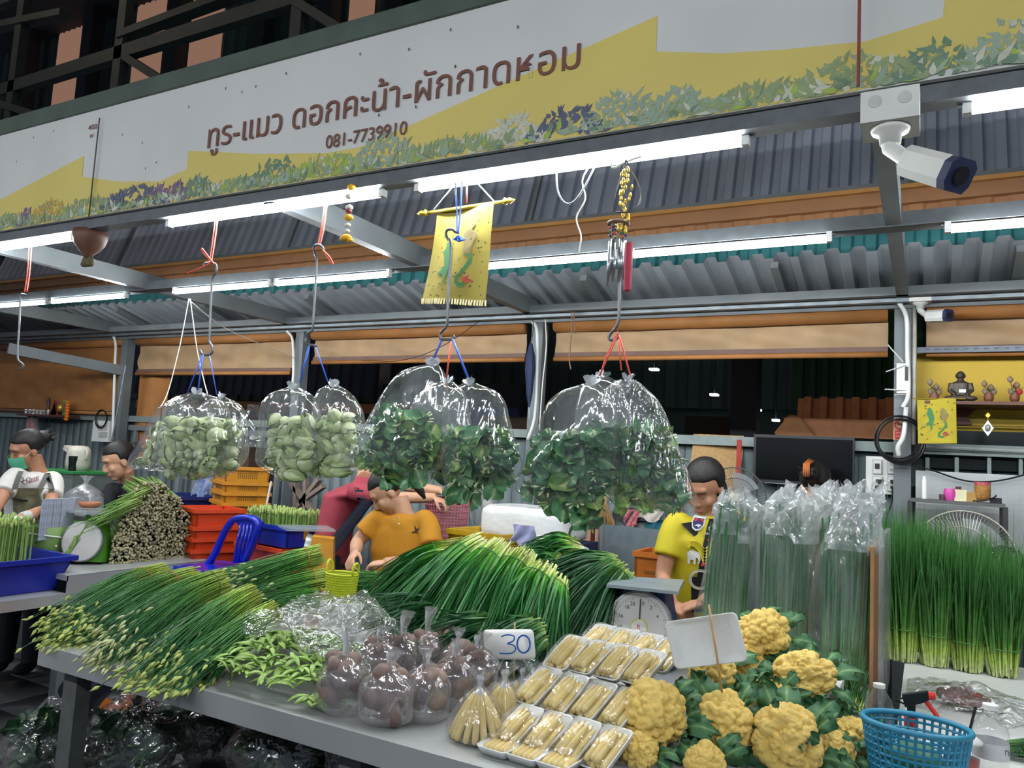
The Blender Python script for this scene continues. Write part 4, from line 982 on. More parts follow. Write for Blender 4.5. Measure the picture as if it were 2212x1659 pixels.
string([(462, 570), (443, 545), (436, 537), (440, 548), (455, 566), (430, 580), (405, 590)], 2.32, 'frayed pink string tail at the first hook', ROPE_RED, .0035)
string([(698, 540), (712, 555), (720, 570), (712, 562), (700, 542)], 2.32, 'looped pink string tail at the second hook', ROPE_RED, .003)
string([(984, 395), (986, 440), (988, 505)], 2.31, 'blue string holding the hook at the cloth banner', ROPE_BLUE, .003)
string([(998, 392), (995, 450), (990, 505)], 2.315, 'second blue string at the cloth banner', ROPE_BLUE, .003)
b = MB()
for k in range(9): p = at(990, 508, Y=2.3); b.tube([p, at(980+k*3, 522-abs(k-4), Y=2.29+.004*(k % 3))], [.002, .0035], 4)
tag(b.obj('string_tassel', ROPE_BLUE), 'frayed blue string tuft in front of the cloth banner', 'string')
string([(408, 646), (390, 740), (365, 840), (347, 880)], 3.42, 'long white cord falling beside the leftmost sprout bag', ROPE_W, .003, Y2=2.5)
string([(411, 646), (425, 750), (440, 820), (448, 850)], 3.42, 'white cord falling behind the first hook', ROPE_W, .0028, Y2=2.42)
string([(408, 648), (480, 705), (560, 742), (640, 775)], 3.42, 'thin white cord stretched across to the post', ROPE_W, .003, Y2=4.9)
string([(1065, 672), (960, 745), (870, 778), (780, 778)], 4.85, 'thin dark cord stretched behind the third hook', BLACKP, .003, Y2=4.95)
# loose cables under the front tubes
string([(1202, 362), (1205, 410), (1220, 438), (1240, 435), (1262, 405), (1290, 350)], 2.36, 'grey cable loop hanging under the long front tube', GALV, .0035, cat='cable', name='cable')
string([(1275, 355), (1258, 390), (1264, 430), (1245, 470), (1255, 510), (1250, 548)], 2.36, 'wavy pale cable hanging below the front tube', ROPE_W, .003, cat='cable', name='cable')
string([(1318, 346), (1325, 362), (1340, 356), (1362, 346), (1385, 338)], 2.34, 'white cable loop above the wind chime', ROPE_W, .004, cat='cable', name='cable')
# -------- yellow cloth banner
CLY = mat('yellow_cloth', '#a3933e', .7, var=.12, scale=9, bump=.1)
t = thing('cloth_banner', 'yellow printed cloth banner hanging from a gold rod under the sign', 'banner', at(1000, 450, Y=2.42))
BY = 2.42
q00, q01, q10, q11 = at(945, 455, Y=BY), at(1070, 440, Y=BY), at(912, 645, Y=BY), at(1045, 648, Y=BY)
def cb(u, v, off=0): p = (q00*(1-v)+q01*v)*(1-u)+(q10*(1-v)+q11*v)*u; return p+V(0, -off+.012*math.sin(v*5+u*3), 0)
MB().grid(lambda u, v: cb(u, v), 12, 12).obj('cloth', CLY, t, smooth=True)
GOLD = mat('gold_paint', '#d8b64a', .3, .6, var=.15)
MB().tube([at(925, 460, Y=BY), at(1085, 436, Y=BY)], .008, 8).obj('rod', GOLD, t, smooth=True)
for p, s in (((925, 460), -1), ((1085, 436), 1)): c = at(*p, Y=BY); MB().lathe([(.004, 0), (.015, .012), (.008, .025), (.012, .032), (.001, .055)], c, 10, (s, 0, .05)).obj('finial', GOLD, t, smooth=True)
for a, b_ in (((985, 395), (938, 452)), ((1028, 392), (1070, 438))): MB().tube([at(*a, Y=2.37), at(*b_, Y=BY)], .0025, 5).obj('cord', ROPE_W, t)
def cprint(name, pts, m, off=.004, par=t, f=cb):
    b = MB(); b.add([f(u, v, off) for u, v in pts], [tuple(range(len(pts)))]); return b.obj(name, m, par)
INK = mat('dark_ink', '#4a4a30', .8); PGRN = mat('print_crocodile_green', '#3f7a4a', .7); PRED = mat('print_red', '#b0483c', .7); PBEI = mat('print_flesh', '#8a7a50', .8)
croc = [(.38, .30), (.44, .36), (.52, .38), (.62, .40), (.74, .36), (.82, .34), (.9, .26), (.92, .2), (.88, .28), (.8, .31), (.74, .25), (.78, .19), (.72, .2), (.66, .28), (.56, .24), (.5, .2), (.46, .24), (.4, .24)]
merm = [(.52, .62), (.56, .72), (.64, .66), (.72, .58), (.76, .52), (.82, .52), (.88, .58), (.86, .68), (.82, .66), (.84, .60), (.80, .56), (.76, .58), (.70, .66), (.6, .76), (.52, .74)]
cprint('crocodile_print', [(u-.02, v+.02) for u, v in croc], PGRN); cprint('fish_tail_print', merm, PGRN)
cprint('figure_print', [(.14, .66), (.2, .6), (.26, .62), (.3, .55), (.4, .6), (.5, .6), (.52, .72), (.42, .74), (.32, .8), (.26, .7), (.2, .76)], PBEI)
cprint('fin_print', [(.78, .62), (.74, .74), (.78, .72), (.8, .8), (.83, .7)], PRED)
b = MB()
for k in range(90):
    u = rnd.uniform(.05, .97); v = rnd.uniform(.05, .95); p = [cb(u, v, .0035), cb(u+rnd.uniform(.01, .03), v+rnd.uniform(-.02, .03), .0035), cb(u+.006, v+.03, .0035)]
    b.add(p, [(0, 1, 2)])
b.obj('ink_marks', INK, t)['kind'] = 'stuff'
b = MB()
for k in range(26): p = cb(1.0, k/25.); b.tube([p, p+V(rnd.uniform(-.004, .004), -.004, -.022)], .004, 5)
b.obj('fringe', mat('pale_fringe', '#cfc08c', .8), t)
# -------- wind chime and gold charm, flower garland, bell
WC = 2.33
t = thing('wind_chime', 'metal tube wind chime with coloured beads under a wooden ring', 'wind chime', at(1336, 490, Y=WC))
c = at(1336, 483, Y=WC); MB().tube([c+V(.032*math.cos(a*.5236), .032*math.sin(a*.5236), 0) for a in range(12)], .007, 8, closed=True).obj('ring', mat('brown_wood', '#6b4f42', .6), t, smooth=True)
for k in range(6):
    a = k*1.047+.2; x, y = .026*math.cos(a), .026*math.sin(a); l = [.13, .115, .13, .15, .12, .14][k]
    MB().tube([c+V(x, y, -.06), c+V(x, y, -.06-l)], .006, 8).obj('chime_tube', mat('chime_metal', '#b8bcc0', .25, .9), t, smooth=True)
    for j in range(3): MB().ell(c+V(x, y, -.012-.014*j), .006, 7, 5).obj('bead', [mat('bead_red', '#a04050', .4), mat('bead_green', '#4f7a50', .4), mat('bead_blue', '#404a70', .4)][(k+j) % 3], t, smooth=True)
tag(MB().lathe([(.004, -.004), (.0125, 0), (.014, -.08), (.0125, -.155), (.004, -.16)], at(1359, 525, Y=2.3), 10).obj('red_tube', mat('crimson_cloth', '#b03048', .6)), 'crimson cloth tube hanging beside the wind chime', 'ornament')
t = thing('gold_charm', 'bunch of gold charms hanging above the wind chime', 'charm', at(1352, 460, Y=2.32))
c = at(1352, 360, Y=2.32)
for k in range(34):
    u = k/33; w = .008+.018*math.sin(math.pi*min(1, u*1.15)); p = c+V(rnd.uniform(-w, w), rnd.uniform(-w, w)*.7, -.005-.165*u)
    MB().ell(p, (.0055, .0045, .0085), 7, 5).obj('gold_bead', GOLD, t, smooth=True)
for k in range(7):
    a = k*.9; p = c+V(0, 0, -.175); MB().ell(p+V(.016*math.cos(a), .012*math.sin(a), -.012*k*.6), (.006, .005, .016), 7, 5).obj('gold_bead', GOLD, t, smooth=True)
MB().tube(curve([at(1352, 345, Y=2.33), at(1380, 400, Y=2.33), at(1384, 432, Y=2.33), at(1362, 455, Y=2.31), at(1345, 458, Y=2.31), at(1328, 455, Y=2.31), at(1330, 420, Y=2.31), at(1352, 345, Y=2.33)], 30), .0025, 5).obj('wire_loop', BLACKP, t)
t = thing('flower_garland', 'marigold and white flower garland hanging under the front beam', 'garland', at(752, 460, Y=2.3))
MARI = mat('marigold', '#f0b020', .7, var=.2, scale=200); WFL = mat('white_blossom', '#eeeadc', .7)
for (px, py, r, m, nm) in [(760, 405, .02, MARI, 'marigold'), (754, 425, .017, WFL, 'blossom'), (754, 448, .017, WFL, 'blossom'), (753, 457, .014, mat('maroon_flower', '#7a2a3a', .7), 'blossom'), (753, 470, .02, MARI, 'marigold'), (751, 486, .014, WFL, 'blossom'), (750, 499, .012, WFL, 'blossom'), (748, 514, .024, MARI, 'marigold'), (757, 519, .013, MARI, 'marigold'), (740, 516, .012, MARI, 'marigold')]:
    MB().ell(at(px, py, Y=2.3), (r, r, r*.6), 12, 8, fn=lambda d: 1+.12*math.sin(d[0]*14)*math.sin(d[1]*13+d[2]*9)).obj(nm, m, t, smooth=True)
BELLM = mat('brown_clay', '#6a4638', .55, var=.2)
t = thing('clay_bell', 'brown clay bell with tassels hanging beside the front tube', 'bell', at(192, 560, Y=2.36))
c = at(196, 500, Y=2.36); MB().lathe([(.082, .0), (.083, -.03), (.072, -.07), (.05, -.1), (.024, -.125), (.02, -.14)], c, 18, sx=1, sy=1).obj('bell_body', BELLM, t, smooth=True)
for dx in (-.022, .0, .024): MB().lathe([(.008, 0), (.016, -.02), (.02, -.045), (.012, -.055)], c+V(dx, 0, -.13), 8).obj('tassel', mat('olive_tassel', '#5f5a3c', .8), t, smooth=True)
# ================================================================ people
def remesh(b, name, m, parent, voxel=.007, smooth=4, fac=.5):
    me = b.mesh(name, parent['_o'], True, fix=False)
    o = bpy.data.objects.new(name, me); COL.objects.link(o)
    r = o.modifiers.new('r', 'REMESH'); r.mode = 'VOXEL'; r.voxel_size = voxel; r.use_smooth_shade = True
    if smooth: s = o.modifiers.new('s', 'SMOOTH'); s.factor = fac; s.iterations = smooth
    dg = bpy.context.evaluated_depsgraph_get(); nm = bpy.data.meshes.new_from_object(o.evaluated_get(dg)); nm.name = name
    bpy.data.objects.remove(o)
    nm.materials.clear()
    for q in (m if isinstance(m, (list, tuple)) else [m]): nm.materials.append(q)
    nm.polygons.foreach_set('use_smooth', [True]*len(nm.polygons))
    ob = bpy.data.objects.new(name, nm); COL.objects.link(ob); ob.parent = parent; return ob
def bvh_of(o, parent):
    off = Vector(parent['_o']); return BVHTree.FromPolygons([v.co+off for v in o.data.vertices], [tuple(p.vertices) for p in o.data.polygons])
def drape(bv, pts, d, off=.004):
    d = Vector(unit(d)); out = []
    for p in pts:
        h = bv.ray_cast(Vector(tuple(p))-d*.6, d, 1.5); q = h[0] if h[0] is not None else (bv.find_nearest(Vector(tuple(p)))[0])
        out.append(np.array(q-d*off))
    return out
def loft(b, rings, n=18):
    """rings: (centre, lateral half vector, forward half vector)"""
    vs = []
    for c, l, f in rings:
        for j in range(n):
            a = 2*math.pi*j/n; vs.append(np.array(c)+np.array(l)*math.cos(a)+np.array(f)*math.sin(a))
    k = len(rings)
    fs = [(i*n+j, i*n+(j+1) % n, (i+1)*n+(j+1) % n, (i+1)*n+j) for i in range(k-1) for j in range(n)]+[tuple(range(n-1, -1, -1)), tuple((k-1)*n+j for j in range(n))]
    b.add(vs, fs)
SKIN = mat('skin', '#c08a6c', .5, var=.06, scale=30, sub=.15)
SKIN2 = mat('fair_skin', '#cf9f80', .5, var=.06, scale=30, sub=.15)
HAIR = mat('black_hair', '#15120f', .55, var=.4, scale=8, bump=.3, bscale=60)
EYEM = mat('eye_line', '#2a1c16', .5); LIPM = mat('lips', '#a85a50', .45); BROWM = mat('eyebrow', '#2b211c', .7)
def hand(b, w, d, pn, curl=.6, side=1, s=1.0):
    """palm and five bent fingers; w wrist, d pointing direction, pn palm normal"""
    d = unit(d); pn = unit(np.array(pn)-d*np.dot(pn, d)); sd = np.cross(d, pn)*side
    M3 = Matrix((Vector(sd), Vector(d), Vector(pn))).transposed()
    b.ell(w+d*.045*s, (.039*s, .052*s, .016*s), 12, 8, rot=M3)
    for i, (o, L) in enumerate(((-.030, .062), (-.010, .074), (.011, .070), (.030, .054))):
        p = w+d*.085*s+sd*o*s; P = [p-d*.02*s]; a = .15; L *= s
        P.append(p)
        for seg, fr in enumerate((.45, .32, .27)):
            a += curl*(.75+.12*i); P.append(P[-1]+(d*math.cos(a)+pn*math.sin(a))*L*fr)
        b.tube(P, [.0095*s, .0092*s, .0085*s, .0078*s, .006*s], 7)
    p = w+d*.03*s-sd*.034*s; P = [p+sd*.01*s, p-sd*.012*s+d*.018*s+pn*.008*s, p-sd*.018*s+d*.045*s+pn*.02*s*(1+curl), p-sd*.012*s+d*.066*s+pn*.03*s*(1+curl)]
    b.tube(P, [.012*s, .0115*s, .0095*s, .007*s], 7)
def person(label, J, skin, shirt, trousers=None, sleeve=.5, hair='tail', head_s=1.0, facecover=None, hairm=None, torso_w=1.0, group=None, curl=.6, shirt_name='shirt', feet=True, mouth=True):
    """J: joints in world space: hip, chest, neck, head, hf (face direction), hu (head up), shL, shR, elL, elR, wrL, wrR, hdL, hdR, pnL, pnR, lat, fwd"""
    base = V(J['hip'][0], J['hip'][1], 0)
    t = thing('person', label, 'person', base, group)
    lat, fw = unit(J['lat']), unit(J['fwd']); hs = head_s
    f = unit(J['hf']); u = unit(np.array(J['hu'])-f*np.dot(J['hu'], f)); r = np.cross(f, u); H = J['head']
    M3 = Matrix((Vector(r), Vector(f), Vector(u))).transposed()
    def hp(x, y, z): return H+(r*x+f*y+u*z)*hs
    def hr(*q): return tuple(c*hs for c in q)
    b = MB()
    b.ell(hp(0, -.008, .03), hr(.074, .09, .084), 20, 14, rot=M3)
    b.ell(hp(0, .03, -.035), hr(.06, .058, .075), 16, 12, rot=M3)
    b.ell(hp(0, .055, -.092), hr(.028, .026, .022), 10, 8, rot=M3)
    for s in (-1, 1):
        b.ell(hp(.034*s, .06, -.028), hr(.026, .022, .026), 10, 8, rot=M3)
        b.ell(hp(.074*s, -.005, -.012), hr(.009, .02, .031), 8, 8, rot=M3)
    b.ell(hp(0, .068, .03), hr(.05, .02, .022), 10, 8, rot=M3)      # brow ridge
    b.tube([hp(0, .082, .012), hp(0, .096, -.012), hp(0, .1, -.03)], [.007*hs, .009*hs, .013*hs], 8)
    b.ell(hp(0, .094, -.033), hr(.017, .012, .009), 8, 6, rot=M3)
    b.ell(hp(0, .082, -.064), hr(.022, .011, .011), 8, 6, rot=M3)
    b.tube([J['neck']-unit(H-J['neck'])*.05, J['neck'], hp(0, -.02, -.06)], [.06, .05*hs, .05*hs], 12)
    for s in 'LR':
        sh, el, wr = J['sh'+s], J['el'+s], J['wr'+s]
        b.tube(curve([sh, sh*.5+el*.5, el, el*.55+wr*.45, wr, wr+unit(wr-el)*.02], 14), [.046, .045, .044, .042, .04, .037, .036, .037, .036, .034, .031, .028, .026, .026], 10)
        hand(b, wr+unit(wr-el)*.005, J['hd'+s], J['pn'+s], curl if not isinstance(curl, dict) else curl[s], 1 if s == 'L' else -1)
    remesh(b, 'body', skin, t, .0062, 3)
    # face
    if facecover is None:
        for s in (-1, 1):
            MB().tube([hp(.014*s, .0835, .004), hp(.03*s, .0845, .0), hp(.045*s, .073, .004)], [.0012, .0032, .0012], 6, flat=.6).obj('eye', EYEM, t, smooth=True)
            MB().tube([hp(.013*s, .092, .027), hp(.03*s, .09, .032), hp(.048*s, .074, .026)], [.0022, .003, .0012], 6).obj('eyebrow', BROWM, t, smooth=True)
        if mouth: MB().tube([hp(-.021, .086, -.064), hp(-.008, .0945, -.061), hp(.008, .0945, -.061), hp(.021, .086, -.064)], [.0015, .0048, .0048, .0015], 7).obj('lips', LIPM, t, smooth=True)
    else:
        for s in (-1, 1):
            MB().tube([hp(.014*s, .0835, .004), hp(.03*s, .0845, .0), hp(.045*s, .073, .004)], [.0012, .0032, .0012], 6, flat=.6).obj('eye', EYEM, t, smooth=True)
            MB().tube([hp(.013*s, .092, .027), hp(.03*s, .09, .032), hp(.048*s, .074, .026)], [.0022, .003, .0012], 6).obj('eyebrow', BROWM, t, smooth=True)
        def F(a, v):
            th = (v-.5)*2.5; z = -.012-.085*a; y = .035+.078*math.cos(th)+.012*math.sin(math.pi*a)*math.cos(th); x = .074*math.sin(th)*(1-.2*a)
            return hp(x, y-.01*a, z)
        MB().grid(F, 10, 16).obj('face_mask', facecover, t, smooth=True)
        for s in (-1, 1): MB().tube([hp(.068*s, .05, -.02), hp(.076*s, .0, .006)], .0012, 5).obj('mask_loop', WHITEP, t)
    # hair
    b = MB()
    def hfn(d):
        k = 1.0
        if d[1] > .26: k = 1-.26*min(1, max(0, (.36-d[2])/.2))*min(1, (d[1]-.26)/.12)
        elif d[2] < -.55: k = .9
        return k+.012*math.sin(d[0]*25)*(1 if d[1] < .2 else .4)
    b.ell(hp(0, -.016, .034), hr(.083, .098, .092), 26, 18, rot=M3, fn=hfn)
    if hair == 'tail': b.tube(curve([hp(0, -.09, .02), hp(.01, -.13, .0), hp(.015, -.135, -.07), hp(.012, -.12, -.16)], 8), [.026*hs, .03*hs, .032*hs, .033*hs, .03*hs, .027*hs, .02*hs, .008], 9)
    if hair == 'bun':
        b.ell(hp(.005, -.112, .03), hr(.05, .042, .048), 12, 9, rot=M3)
        for k in range(7): a = k*.9; b.tube([hp(.02*math.cos(a), -.13, .03+.02*math.sin(a)), hp(.05*math.cos(a), -.165, .03+.04*math.sin(a)), hp(.06*math.cos(a), -.19, .02+.05*math.sin(a)+.02)], [.012, .007, .0015], 5)
    if hair == 'long':
        b.tube(curve([hp(-.06, -.03, .0), hp(-.075, .01, -.09), hp(-.07, .05, -.19), hp(-.06, .06, -.27)], 8), [.03, .03, .028, .026, .024, .02, .014, .005], 8)
        b.tube(curve([hp(.02, -.08, .0), hp(.05, -.08, -.1), hp(.06, -.06, -.2)], 6), [.035, .035, .03, .026, .018, .006], 8)
    remesh(b, 'hair', hairm or HAIR, t, .0075, 2)
    # clothes
    hip, ch, nk = J['hip'], J['chest'], J['neck']; tw = torso_w; b = MB()
    ax = unit(ch-hip)
    fwt = unit(np.cross(lat, ax)); fwt = fwt if np.dot(fwt, fw) > 0 else -fwt
    shm = (J['shL']+J['shR'])/2; sw = np.linalg.norm(J['shL']-J['shR'])/2; l2 = unit(J['shR']-J['shL']); l2 = l2 if np.dot(l2, lat) > 0 else -l2
    loft(b, [(hip-ax*.12, lat*.185*tw, fwt*.125*tw), (hip, lat*.18*tw, fwt*.125*tw), (hip*.5+ch*.5, lat*.165*tw, fwt*.115*tw), (ch, lat*.178*tw, fwt*.125*tw), (ch*.35+shm*.65, l2*(sw+.012), fwt*.105*tw), (shm+unit(nk-ch)*.025, l2*(sw*.85), fwt*.075), (nk*.55+shm*.45+ax*.01, l2*.085, fwt*.07), (nk, l2*.062, fwt*.062)], 22)
    for s in 'LR':
        sh, el, wr = J['sh'+s], J['el'+s], J['wr'+s]
        if sleeve <= 1.0:
            e = sh+(el-sh)*sleeve; b.tube([sh*.92+shm*.08, sh+(e-sh)*.35, e], [.064, .063, .066], 12)
        else: b.tube(curve([sh, sh*.5+el*.5, el, wr], 8), [.06, .058, .056, .053, .05, .047, .043, .04], 12)
    for s in 'LR': b.ell(J['sh'+s]*.85+shm*.15, .068, 12, 9)
    b.ell(shm-ax*.03, (.1, .1, .08), 14, 10)
    so = remesh(b, shirt_name, shirt, t, .009, 9)
    b = MB(); tz = hip[2]
    for s in (-1, 1):
        loft(b, [(hip+lat*.09*s-V(0, 0, .02), lat*.095, fw*.105), (V(*(hip+lat*.09*s)[:2], tz*.5), lat*.07, fw*.075), (V(*(hip+lat*.09*s)[:2], .06), lat*.055, fw*.06)], 12)
        b.ell(V(*(hip+lat*.09*s+fw*.06)[:2], .045), (.05, .1, .04), 10, 8, rot=Matrix((Vector(np.cross(fw, (0, 0, 1.))), Vector(fw), Vector((0, 0, 1)))).transposed())
    loft(b, [(hip-V(0, 0, .12), lat*.165*tw, fw*.115*tw), (hip+V(0, 0, .04), lat*.16*tw, fw*.11*tw)], 18)
    remesh(b, 'trousers', trousers or mat('dark_trousers', '#23262e', .8), t, .012, 3)
    return t, so, hp
def J_(hipd, **k):
    """fills a joint set; body height set by the hip height"""
    return {q: (np.array(v, float) if not isinstance(v, np.ndarray) else v) for q, v in k.items()}
# ---- the one tying chives in the mustard shirt
MUST = mat('mustard_cotton', '#c8891a', .8, var=.08, scale=8, bump=.35, bscale=16)
Yb = 3.42
face = V(-.62, -.72, -.42)
J = dict(hip=at(880, 1330, Y=3.5), chest=at(868, 1190, Y=3.47), neck=at(872, 1112, Y=3.47), head=at(838, 1062, Y=3.42), hf=V(-.52, -.50, -.70), hu=V(-.5, -.45, .75),
         shL=at(925, 1128, Y=3.5), shR=at(815, 1122, Y=3.42), elL=at(936, 1212, Y=3.42), elR=at(772, 1172, Y=3.36), wrL=at(838, 1216, Y=3.2), wrR=at(768, 1190, Y=3.22),
         hdL=V(-1, -.25, -.15), hdR=V(.25, -.75, -.5), pnL=V(.1, .2, -1), pnR=V(.6, .3, -.8), lat=V(.95, .28, 0), fwd=V(-.3, -.95, 0))
t, so, hp = person('person in a mustard shirt with head bent, tying chives by hand', J, SKIN2, MUST, sleeve=.62, hair='tail', curl={'L': .65, 'R': .5}, head_s=1.06)
bv = bvh_of(so, t); INKB = mat('black_print', '#2a1a0c', .8)
bc = at(874, 1150, Y=3.3); bx = V(1, .1, 0)*.6/ppm(bc); bz = V(0, 0, 1)*.6/ppm(bc)
bird = [(-14, 8), (-8, 2), (-2, 0), (-8, -14), (-10, -22), (0, -8), (6, -8), (14, -18), (10, -4), (4, 2), (12, 8), (4, 8), (-2, 6), (-8, 8)]
b = MB(); P = drape(bv, [bc+bx*x-bz*y for x, y in bird], V(-.1, 1, 0), .004); b.add(P, [tuple(range(len(P)))]); b.obj('bird_print', INKB, t)
for k in range(3): q = drape(bv, [at(835+k*4, 1105+k*14, Y=3.3)], V(0, 1, 0), .003)[0]; MB().ell(q, .004, 6, 5).obj('button', WHITEP, t)
MB().tube([hp(.01, -.125, -.0), hp(.02, -.15, -.01)], .012, 8).obj('hair_tie', WHITEP, t)
# ---- bending person in red with a dark strap, seen from behind
REDC = mat('crimson_cotton', '#a03a48', .8, var=.1, scale=8, bump=.35, bscale=14)
J = dict(hip=at(712, 1185, Y=3.95), chest=at(742, 1075, Y=4.0), neck=at(790, 1028, Y=4.08), head=at(725, 1012, Y=4.15), hf=V(.6, .55, -.5), hu=V(-.2, .5, .8),
         shL=at(770, 1062, Y=3.85), shR=at(800, 1040, Y=4.2), elL=at(850, 1075, Y=3.9), elR=at(880, 1050, Y=4.2), wrL=at(935, 1075, Y=4.0), wrR=at(950, 1060, Y=4.25),
         hdL=V(1, .1, -.3), hdR=V(1, .1, -.5), pnL=V(0, 0, -1), pnR=V(0, 0, -1), lat=V(.45, -.9, 0), fwd=V(.85, .4, 0))
J['head'] = at(800, 1000, Y=4.25)
t, so, hp = person('bending person in a crimson shirt with a dark apron strap, back turned', J, SKIN2, REDC, sleeve=.6, hair='tail', torso_w=1.02)
bv = bvh_of(so, t); NAVY = mat('navy_apron', '#1f2433', .8, bump=.2)
b = MB(); P = []
for k in range(9):
    u = k/8
    for w in (-1, 1): P.append(at(726+14*u*u*2+w*(9 if u < .85 else 30), 1015+175*u, Y=3.6))
b.add(drape(bv, P, V(0, 1, -.0), .006), [(2*i, 2*i+1, 2*i+3, 2*i+2) for i in range(8)]); b.obj('apron_strap', NAVY, t, smooth=True)
b = MB(); P = [at(715+70*(i % 6)/5, 1175+22*(i//6), Y=3.5) for i in range(30)]; b.add(drape(bv, P, V(0, 1, 0), .007), [(r*6+c, r*6+c+1, r*6+c+7, r*6+c+6) for r in range(4) for c in range(5)]); b.obj('apron', NAVY, t, smooth=True)
# ---- masked person in white tee and camouflage apron
WTEE = mat('white_cotton', '#dcd8d2', .8, var=.05, bump=.25, bscale=16)
MASK = mat('green_face_mask', '#5fc29a', .7, bump=.2, bscale=60)
Dm = 5.05
def ad(px, py, d): return at(px, py, D=d)
J = dict(hip=ad(60, 1230, 5.2), chest=ad(72, 1090, 5.1), neck=ad(82, 1018, 5.08), head=ad(58, 970, 5.02), hf=V(.15, -.86, -.45), hu=V(.1, -.3, .9),
         shL=ad(118, 1040, 5.1), shR=ad(28, 1030, 4.95), elL=ad(108, 1098, 4.85), elR=ad(-5, 1090, 4.75), wrL=ad(50, 1118, 4.6), wrR=ad(-30, 1130, 4.5),
         hdL=V(.1, -.9, -.1), hdR=V(.1, -.9, -.1), pnL=V(0, 0, -1), pnR=V(0, 0, -1), lat=V(.85, .5, 0), fwd=V(.4, -.9, 0))
J['hf'] = V(-.1, -.85, -.42); 
t, so, hp = person('person in a green face mask, white tee and camouflage apron', J, SKIN, WTEE, sleeve=.6, hair='bun', facecover=MASK, head_s=1.04)
bv = bvh_of(so, t)
CAMO = mat('camouflage_cloth', '#5f6152', .8, scale=14, col2='#a39a78', bump=.15); DKG = mat('grey_strap', '#6a6b66', .8)
vd = unit(ad(70, 1090, 5)-CP)
b = MB(); P = [ad(25+(95)*(i % 9)/8-(1-(i//9)/8)*0, 1052+130*(i//9)/8, 4.6) for i in range(81)]
b.add(drape(bv, P, vd, .012), [(r*9+c, r*9+c+1, r*9+c+10, r*9+c+9) for r in range(8) for c in range(8)]); b.obj('apron', CAMO, t, smooth=True)
for xs in ([(30, 1055), (36, 1030), (44, 1012)], [(88, 1052), (104, 1020), (112, 1000)]):
    P = []
    for i in range(7):
        q = i/6; a = np.array(xs[0])*(1-q)**2+2*q*(1-q)*np.array(xs[1])+q*q*np.array(xs[2])
        for w in (-6, 6): P.append(ad(a[0]+w, a[1], 4.6))
    b = MB(); b.add(drape(bv, P, vd, .012), [(2*i, 2*i+1, 2*i+3, 2*i+2) for i in range(6)]); b.obj('apron_strap', DKG, t, smooth=True)
b = MB(); P = drape(bv, [ad(x, y, 4.6) for x, y in ((18+4, 1075), (60, 1080), (60, 1083), (22, 1078))], vd, .016); b.add(P, [(0, 1, 2, 3)]); b.obj('apron_pocket', BLACKP, t)
PST = mat('red_stripe_print', '#8a4a58', .8)
for k in range(6):
    x = 62+k*4; P = drape(bv, [ad(x, 1042-k*1.5, 4.6), ad(x+2, 1041-k*1.5, 4.6), ad(x+2, 1030-k*1.5, 4.6), ad(x, 1031-k*1.5, 4.6)], vd, .006); b = MB(); b.add(P, [(0, 1, 2, 3)]); b.obj('stripe_print', PST, t)
for k in range(3):
    c0 = (44+k*9, 1038-abs(k-1)*6); P = drape(bv, [ad(c0[0]+6*math.cos(a*.7854), c0[1]+5*math.sin(a*.7854), 4.6) for a in range(9)], vd, .006); MB().tube(P, .0018, 4).obj('outline_print', INKB, t)
GLV = mat('clear_glove', '#d8dcdc', .3, alpha=.8)
b = MB(); hand(b, J['wrL']+V(0, 0, 0), J['hdL'], J['pnL'], .6, 1, 1.12); b.tube([J['wrL']-unit(J['wrL']-J['elL'])*.05, J['wrL']+unit(J['hdL'])*.01], [.036, .034], 10)
remesh(b, 'glove', GLV, t, .007, 3)
# ---- person in a dark sweater
NVY = mat('dark_navy_knit', '#171a22', .85, var=.15, bump=.3, bscale=40)
J = dict(hip=ad(275, 1240, 6.0), chest=ad(278, 1115, 5.9), neck=ad(274, 1040, 5.85), head=ad(256, 995, 5.75), hf=V(-.25, -.85, -.45), hu=V(-.1, -.3, .9),
         shL=ad(328, 1056, 5.95), shR=ad(236, 1062, 5.7), elL=ad(335, 1120, 5.9), elR=ad(228, 1110, 5.6), wrL=ad(290, 1140, 5.65), wrR=ad(235, 1140, 5.55),
         hdL=V(-.4, -.8, -.2), hdR=V(0, -.9, -.3), pnL=V(0, 0, -1), pnR=V(0, 0, -1), lat=V(.88, .45, 0), fwd=V(.35, -.93, 0))
person('person in a dark navy sweater looking down behind the tied stems', J, SKIN2, NVY, sleeve=2, hair='bun', head_s=1.18, torso_w=1.1)
# ---- person in a yellow and black sports jersey
JY = mat('yellow_jersey', '#c9b81e', .7, var=.06, bump=.25, bscale=14)
J = dict(hip=at(1530, 1400, Y=3.72), chest=at(1525, 1220, Y=3.7), neck=at(1533, 1112, Y=3.72), head=at(1522, 1052, Y=3.68), hf=V(-.22, -.80, -.55), hu=V(-.05, -.42, .85),
         shL=at(1592, 1130, Y=3.78), shR=at(1455, 1135, Y=3.62), elL=at(1600, 1240, Y=3.6), elR=at(1432, 1245, Y=3.55), wrL=at(1520, 1300, Y=3.42), wrR=at(1450, 1300, Y=3.42),
         hdL=V(-.8, -.4, -.3), hdR=V(.75, -.35, -.3), pnL=V(.1, .3, -1), pnR=V(-.1, .3, -1), lat=V(.97, .22, 0), fwd=V(-.2, -.97, 0))
t, so, hp = person('person in a yellow and black sports jersey looking down behind the scale', J, SKIN, JY, sleeve=.62, hair='long', head_s=1.12, torso_w=1.0)
bv = bvh_of(so, t); JB = mat('black_jersey_panel', '#17181c', .75); JW = mat('white_print', '#d8d8d4', .7); JR = mat('red_print', '#c03030', .7); JN = mat('navy_print', '#28285a', .7); JYB = mat('gold_print', '#e0cc30', .7)
jd = V(-.05, 1, -.0)
def jpt(x, y): return at(x, y, Y=3.3)
